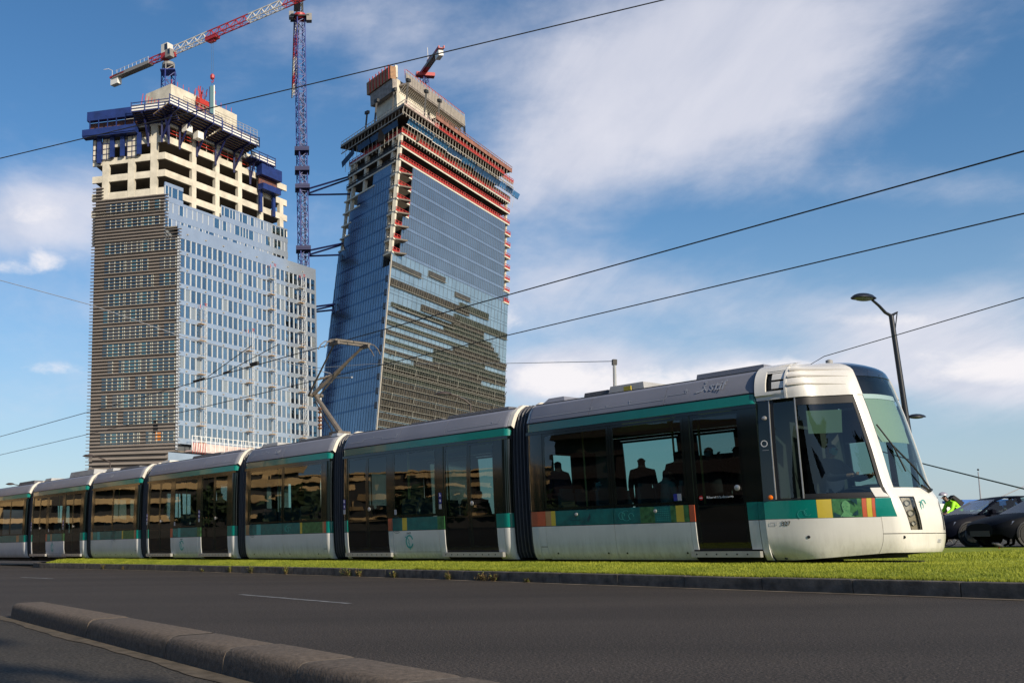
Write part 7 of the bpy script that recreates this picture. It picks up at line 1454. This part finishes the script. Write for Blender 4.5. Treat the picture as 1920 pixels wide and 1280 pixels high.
m = MB(); [m.tube([a, b], .018, 6) for a, b in (((-.45, 0, .35), (.0, 0, .32)), ((0, 0, .32), (-.12, 0, .90)), ((-.12, 0, .86), (.42, 0, .90)), ((0, 0, .32), (.45, 0, .80)), ((.58, 0, .35), (.42, 0, .98)), ((-.45, 0, .35), (-.11, 0, .80)))]; m.build('frame', m_cred, bc); m = MB(); m.tube([(.55, -.26, 1.0), (.44, -.1, 1.02), (.44, .1, 1.02), (.55, .26, 1.0)], .014, 6); m.build('handlebar', m_black, bc); m = MB(); m.box(-.24, .02, -.07, .07, .92, .97); m.build('saddle', m_black, bc)
m = MB(); m.tube([(0, -.1, .17), (0, -.1, .32), (0, .1, .32), (0, .1, .47)], .012, 5); m.build('cranks', m_alu, bc)
# bird on the lawn
bd = empty('pigeon', ptz(1872, 1021, .36) if False else pt(1872, 1021, 27.0), 0, 'small dark bird on the grass before the dark grey car', 'bird'); bd.location.z = .34; m = MB(); m.lathe([(0, -.14), (.04, -.10), (.065, 0), (.05, .07), (.025, .11), (.035, .14), (0, .18)], (0, 0, .09), (-1, 0, .35), 10); m.build('body', m_dark, bd, smooth=True); m = MB(); m.tube([(.0, .02, 0), (0, .02, .06)], .006, 4); m.tube([(.0, -.02, 0), (0, -.02, .06)], .006, 4); m.build('legs', m_red, bd)
# ------------------------------------------------------------------ the street behind the photographer (reflected in the tram windows)
m_gold = M('sunlit_stone', (.78, .52, .24), .8, var=.2, vs=.2); m_cream2 = M('cream_render', (.60, .52, .42), .8, var=.1, vs=.2)
def block(x, y, rz, w, d, h, label, mat, fl=3.1, wave=0., z0=0):
    t = empty('apartment_block', (x, y, z0), rz, label, 'building', 'apartment blocks across the street behind the photographer'); m = MB(); m.box(-w / 2, w / 2, 0, d, 0, h - .5); m.build('wall', M('recessed_wall', (.05, .045, .04), .8, var=.4, vs=.3), t)
    k = 1; zz = fl + 1.0; rb = random.Random(int(abs(x * 13 + y)))
    while zz < h:
        u = -w / 2
        while u < w / 2 - .5:
            ln = min(rb.choice((3.5, 6, 9, 12)), w / 2 - u); n = max(2, int(ln / 1.5)); hh = rb.choice((.55, .85, 1.1, 1.5)); o0 = rb.choice((0, 0, .7)); a = []; b = []; c_ = []; e = []
            for i in range(n + 1):
                uu = u + ln * i / n; o = -1.3 - o0 - wave * math.sin(uu * .30 + k * .8) - wave * .5 * math.sin(uu * .8 + k * 1.7); a.append((uu, o, zz - .25)); b.append((uu, o, zz + hh)); c_.append((uu, 0.2, zz - .25)); e.append((uu, o + .25, zz + hh))
            m = MB(); m.grid([c_, a, b, e]); m.build('balcony', mat, t, fix=False)
            if rb.random() < .45: m = MB(); q = u + rb.uniform(.3, ln); m.box(q, q + rb.choice((.5, 1.6)), -.5, .1, zz - .25, zz + fl - .25); m.build('pier', mat, t)
            u += ln + rb.choice((0, .0, 1.2, 2.5))
        zz += fl; k += 1
    m = MB(); m.box(-w / 2 - .3, w / 2 + .3, -1.2, d, h - .5, h); m.build('roof_slab', mat, t)
    return t
block(-128, 56, R(70), 80, 14, 19, 'long golden curved balcony building at the end of the side street', m_gold, wave=1.3)
block(-64, 72, R(58), 44, 14, 36, 'tall cream block with waving balconies nearest the tramway', m_gold, wave=.7)
block(-52, 12, R(95), 26, 12, 15, 'dark brick block with plain balconies on the left', M('dark_brick', (.05, .035, .028), .9), wave=0)
block(-60, -40, R(140), 40, 14, 18, 'brown block with plain balconies added out of view to the left', M('brown_brick', (.13, .08, .055), .9), wave=0)  # this and the next three blocks are added to darken low reflections
block(-8, -78, R(178), 50, 14, 17, 'grey block with plain balconies added out of view straight behind', M('grey_render', (.20, .19, .18), .9), wave=0)
block(52, -66, R(212), 46, 14, 15, 'cream block with plain balconies added out of view to the right', m_cream2, wave=0)
block(88, -18, R(255), 44, 14, 17, 'brown cream block added out of view on the far right', m_cream2, wave=0)
m_bark = M('bark', (.06, .045, .03), .95, var=.3, bump=.6, bs=20); m_leaf2 = M('dark_leaves', (.035, .06, .015), .7, var=.5, vs=3)
def tree(x, y, h, r, label, seed, n=900, leaf=.28):
    rg = random.Random(seed); t = empty('street_tree', (x, y, 0), 0, label, 'tree', 'street trees'); m = MB(); m.tube([(0, 0, 0), (.05, 0, h * .3), (0, .05, h * .6), (0, 0, h * .85)], [.18, .15, .10, .03], 8)
    for k in range(9): a = rg.uniform(0, 6.28); z0 = h * rg.uniform(.35, .65); m.tube([(0, 0, z0), (math.cos(a) * r * .4, math.sin(a) * r * .4, z0 + r * .35), (math.cos(a) * r * .8, math.sin(a) * r * .8, z0 + r * .6)], [.08, .05, .02], 5)
    m.build('trunk', m_bark, t, smooth=True); m = MB(); cl_ = [(rg.gauss(0, .5), rg.gauss(0, .5), rg.gauss(0, .45)) for _ in range(26)]
    for k in range(n):
        c = rg.choice(cl_); p = Vector((c[0] + rg.gauss(0, .17), c[1] + rg.gauss(0, .17), c[2] + rg.gauss(0, .15)))
        if p.length > 1.05: p = p.normalized() * rg.uniform(.8, 1.05)
        p = Vector((p.x * r, p.y * r, h - r + p.z * r)); a = Vector((rg.uniform(-1, 1), rg.uniform(-1, 1), rg.uniform(-1, 1))).normalized() * leaf * rg.uniform(.6, 1.3); b = a.orthogonal().normalized() * leaf * .5; m.quad(p - a, p + b, p + a, p - b)
    m.build('crown', m_leaf2, t, fix=False); return t
tree(6.7, -12.3, 11.9, 3.2, 'unseen tree added behind the camera to shade the near lane', 3, 2600, .30)  # unseen tree added so that its crown shades the near lane
for i, (x, y) in enumerate(((-48, 33), (-52, 44), (-56, 54), (-44, 26), (-66, 38), (-40, -8), (-46, -24))): tree(x, y, 6.8 + (i * 37 % 5) * .5, 3.4, ('dark street tree %s' % ('left of the dark brick block', 'before the golden building', 'before the tall cream block', 'at the corner of the dark brick block', 'deep in the side street', 'right of the dark brick block', 'before the brown block')[i]), 20 + i, 700, .5)
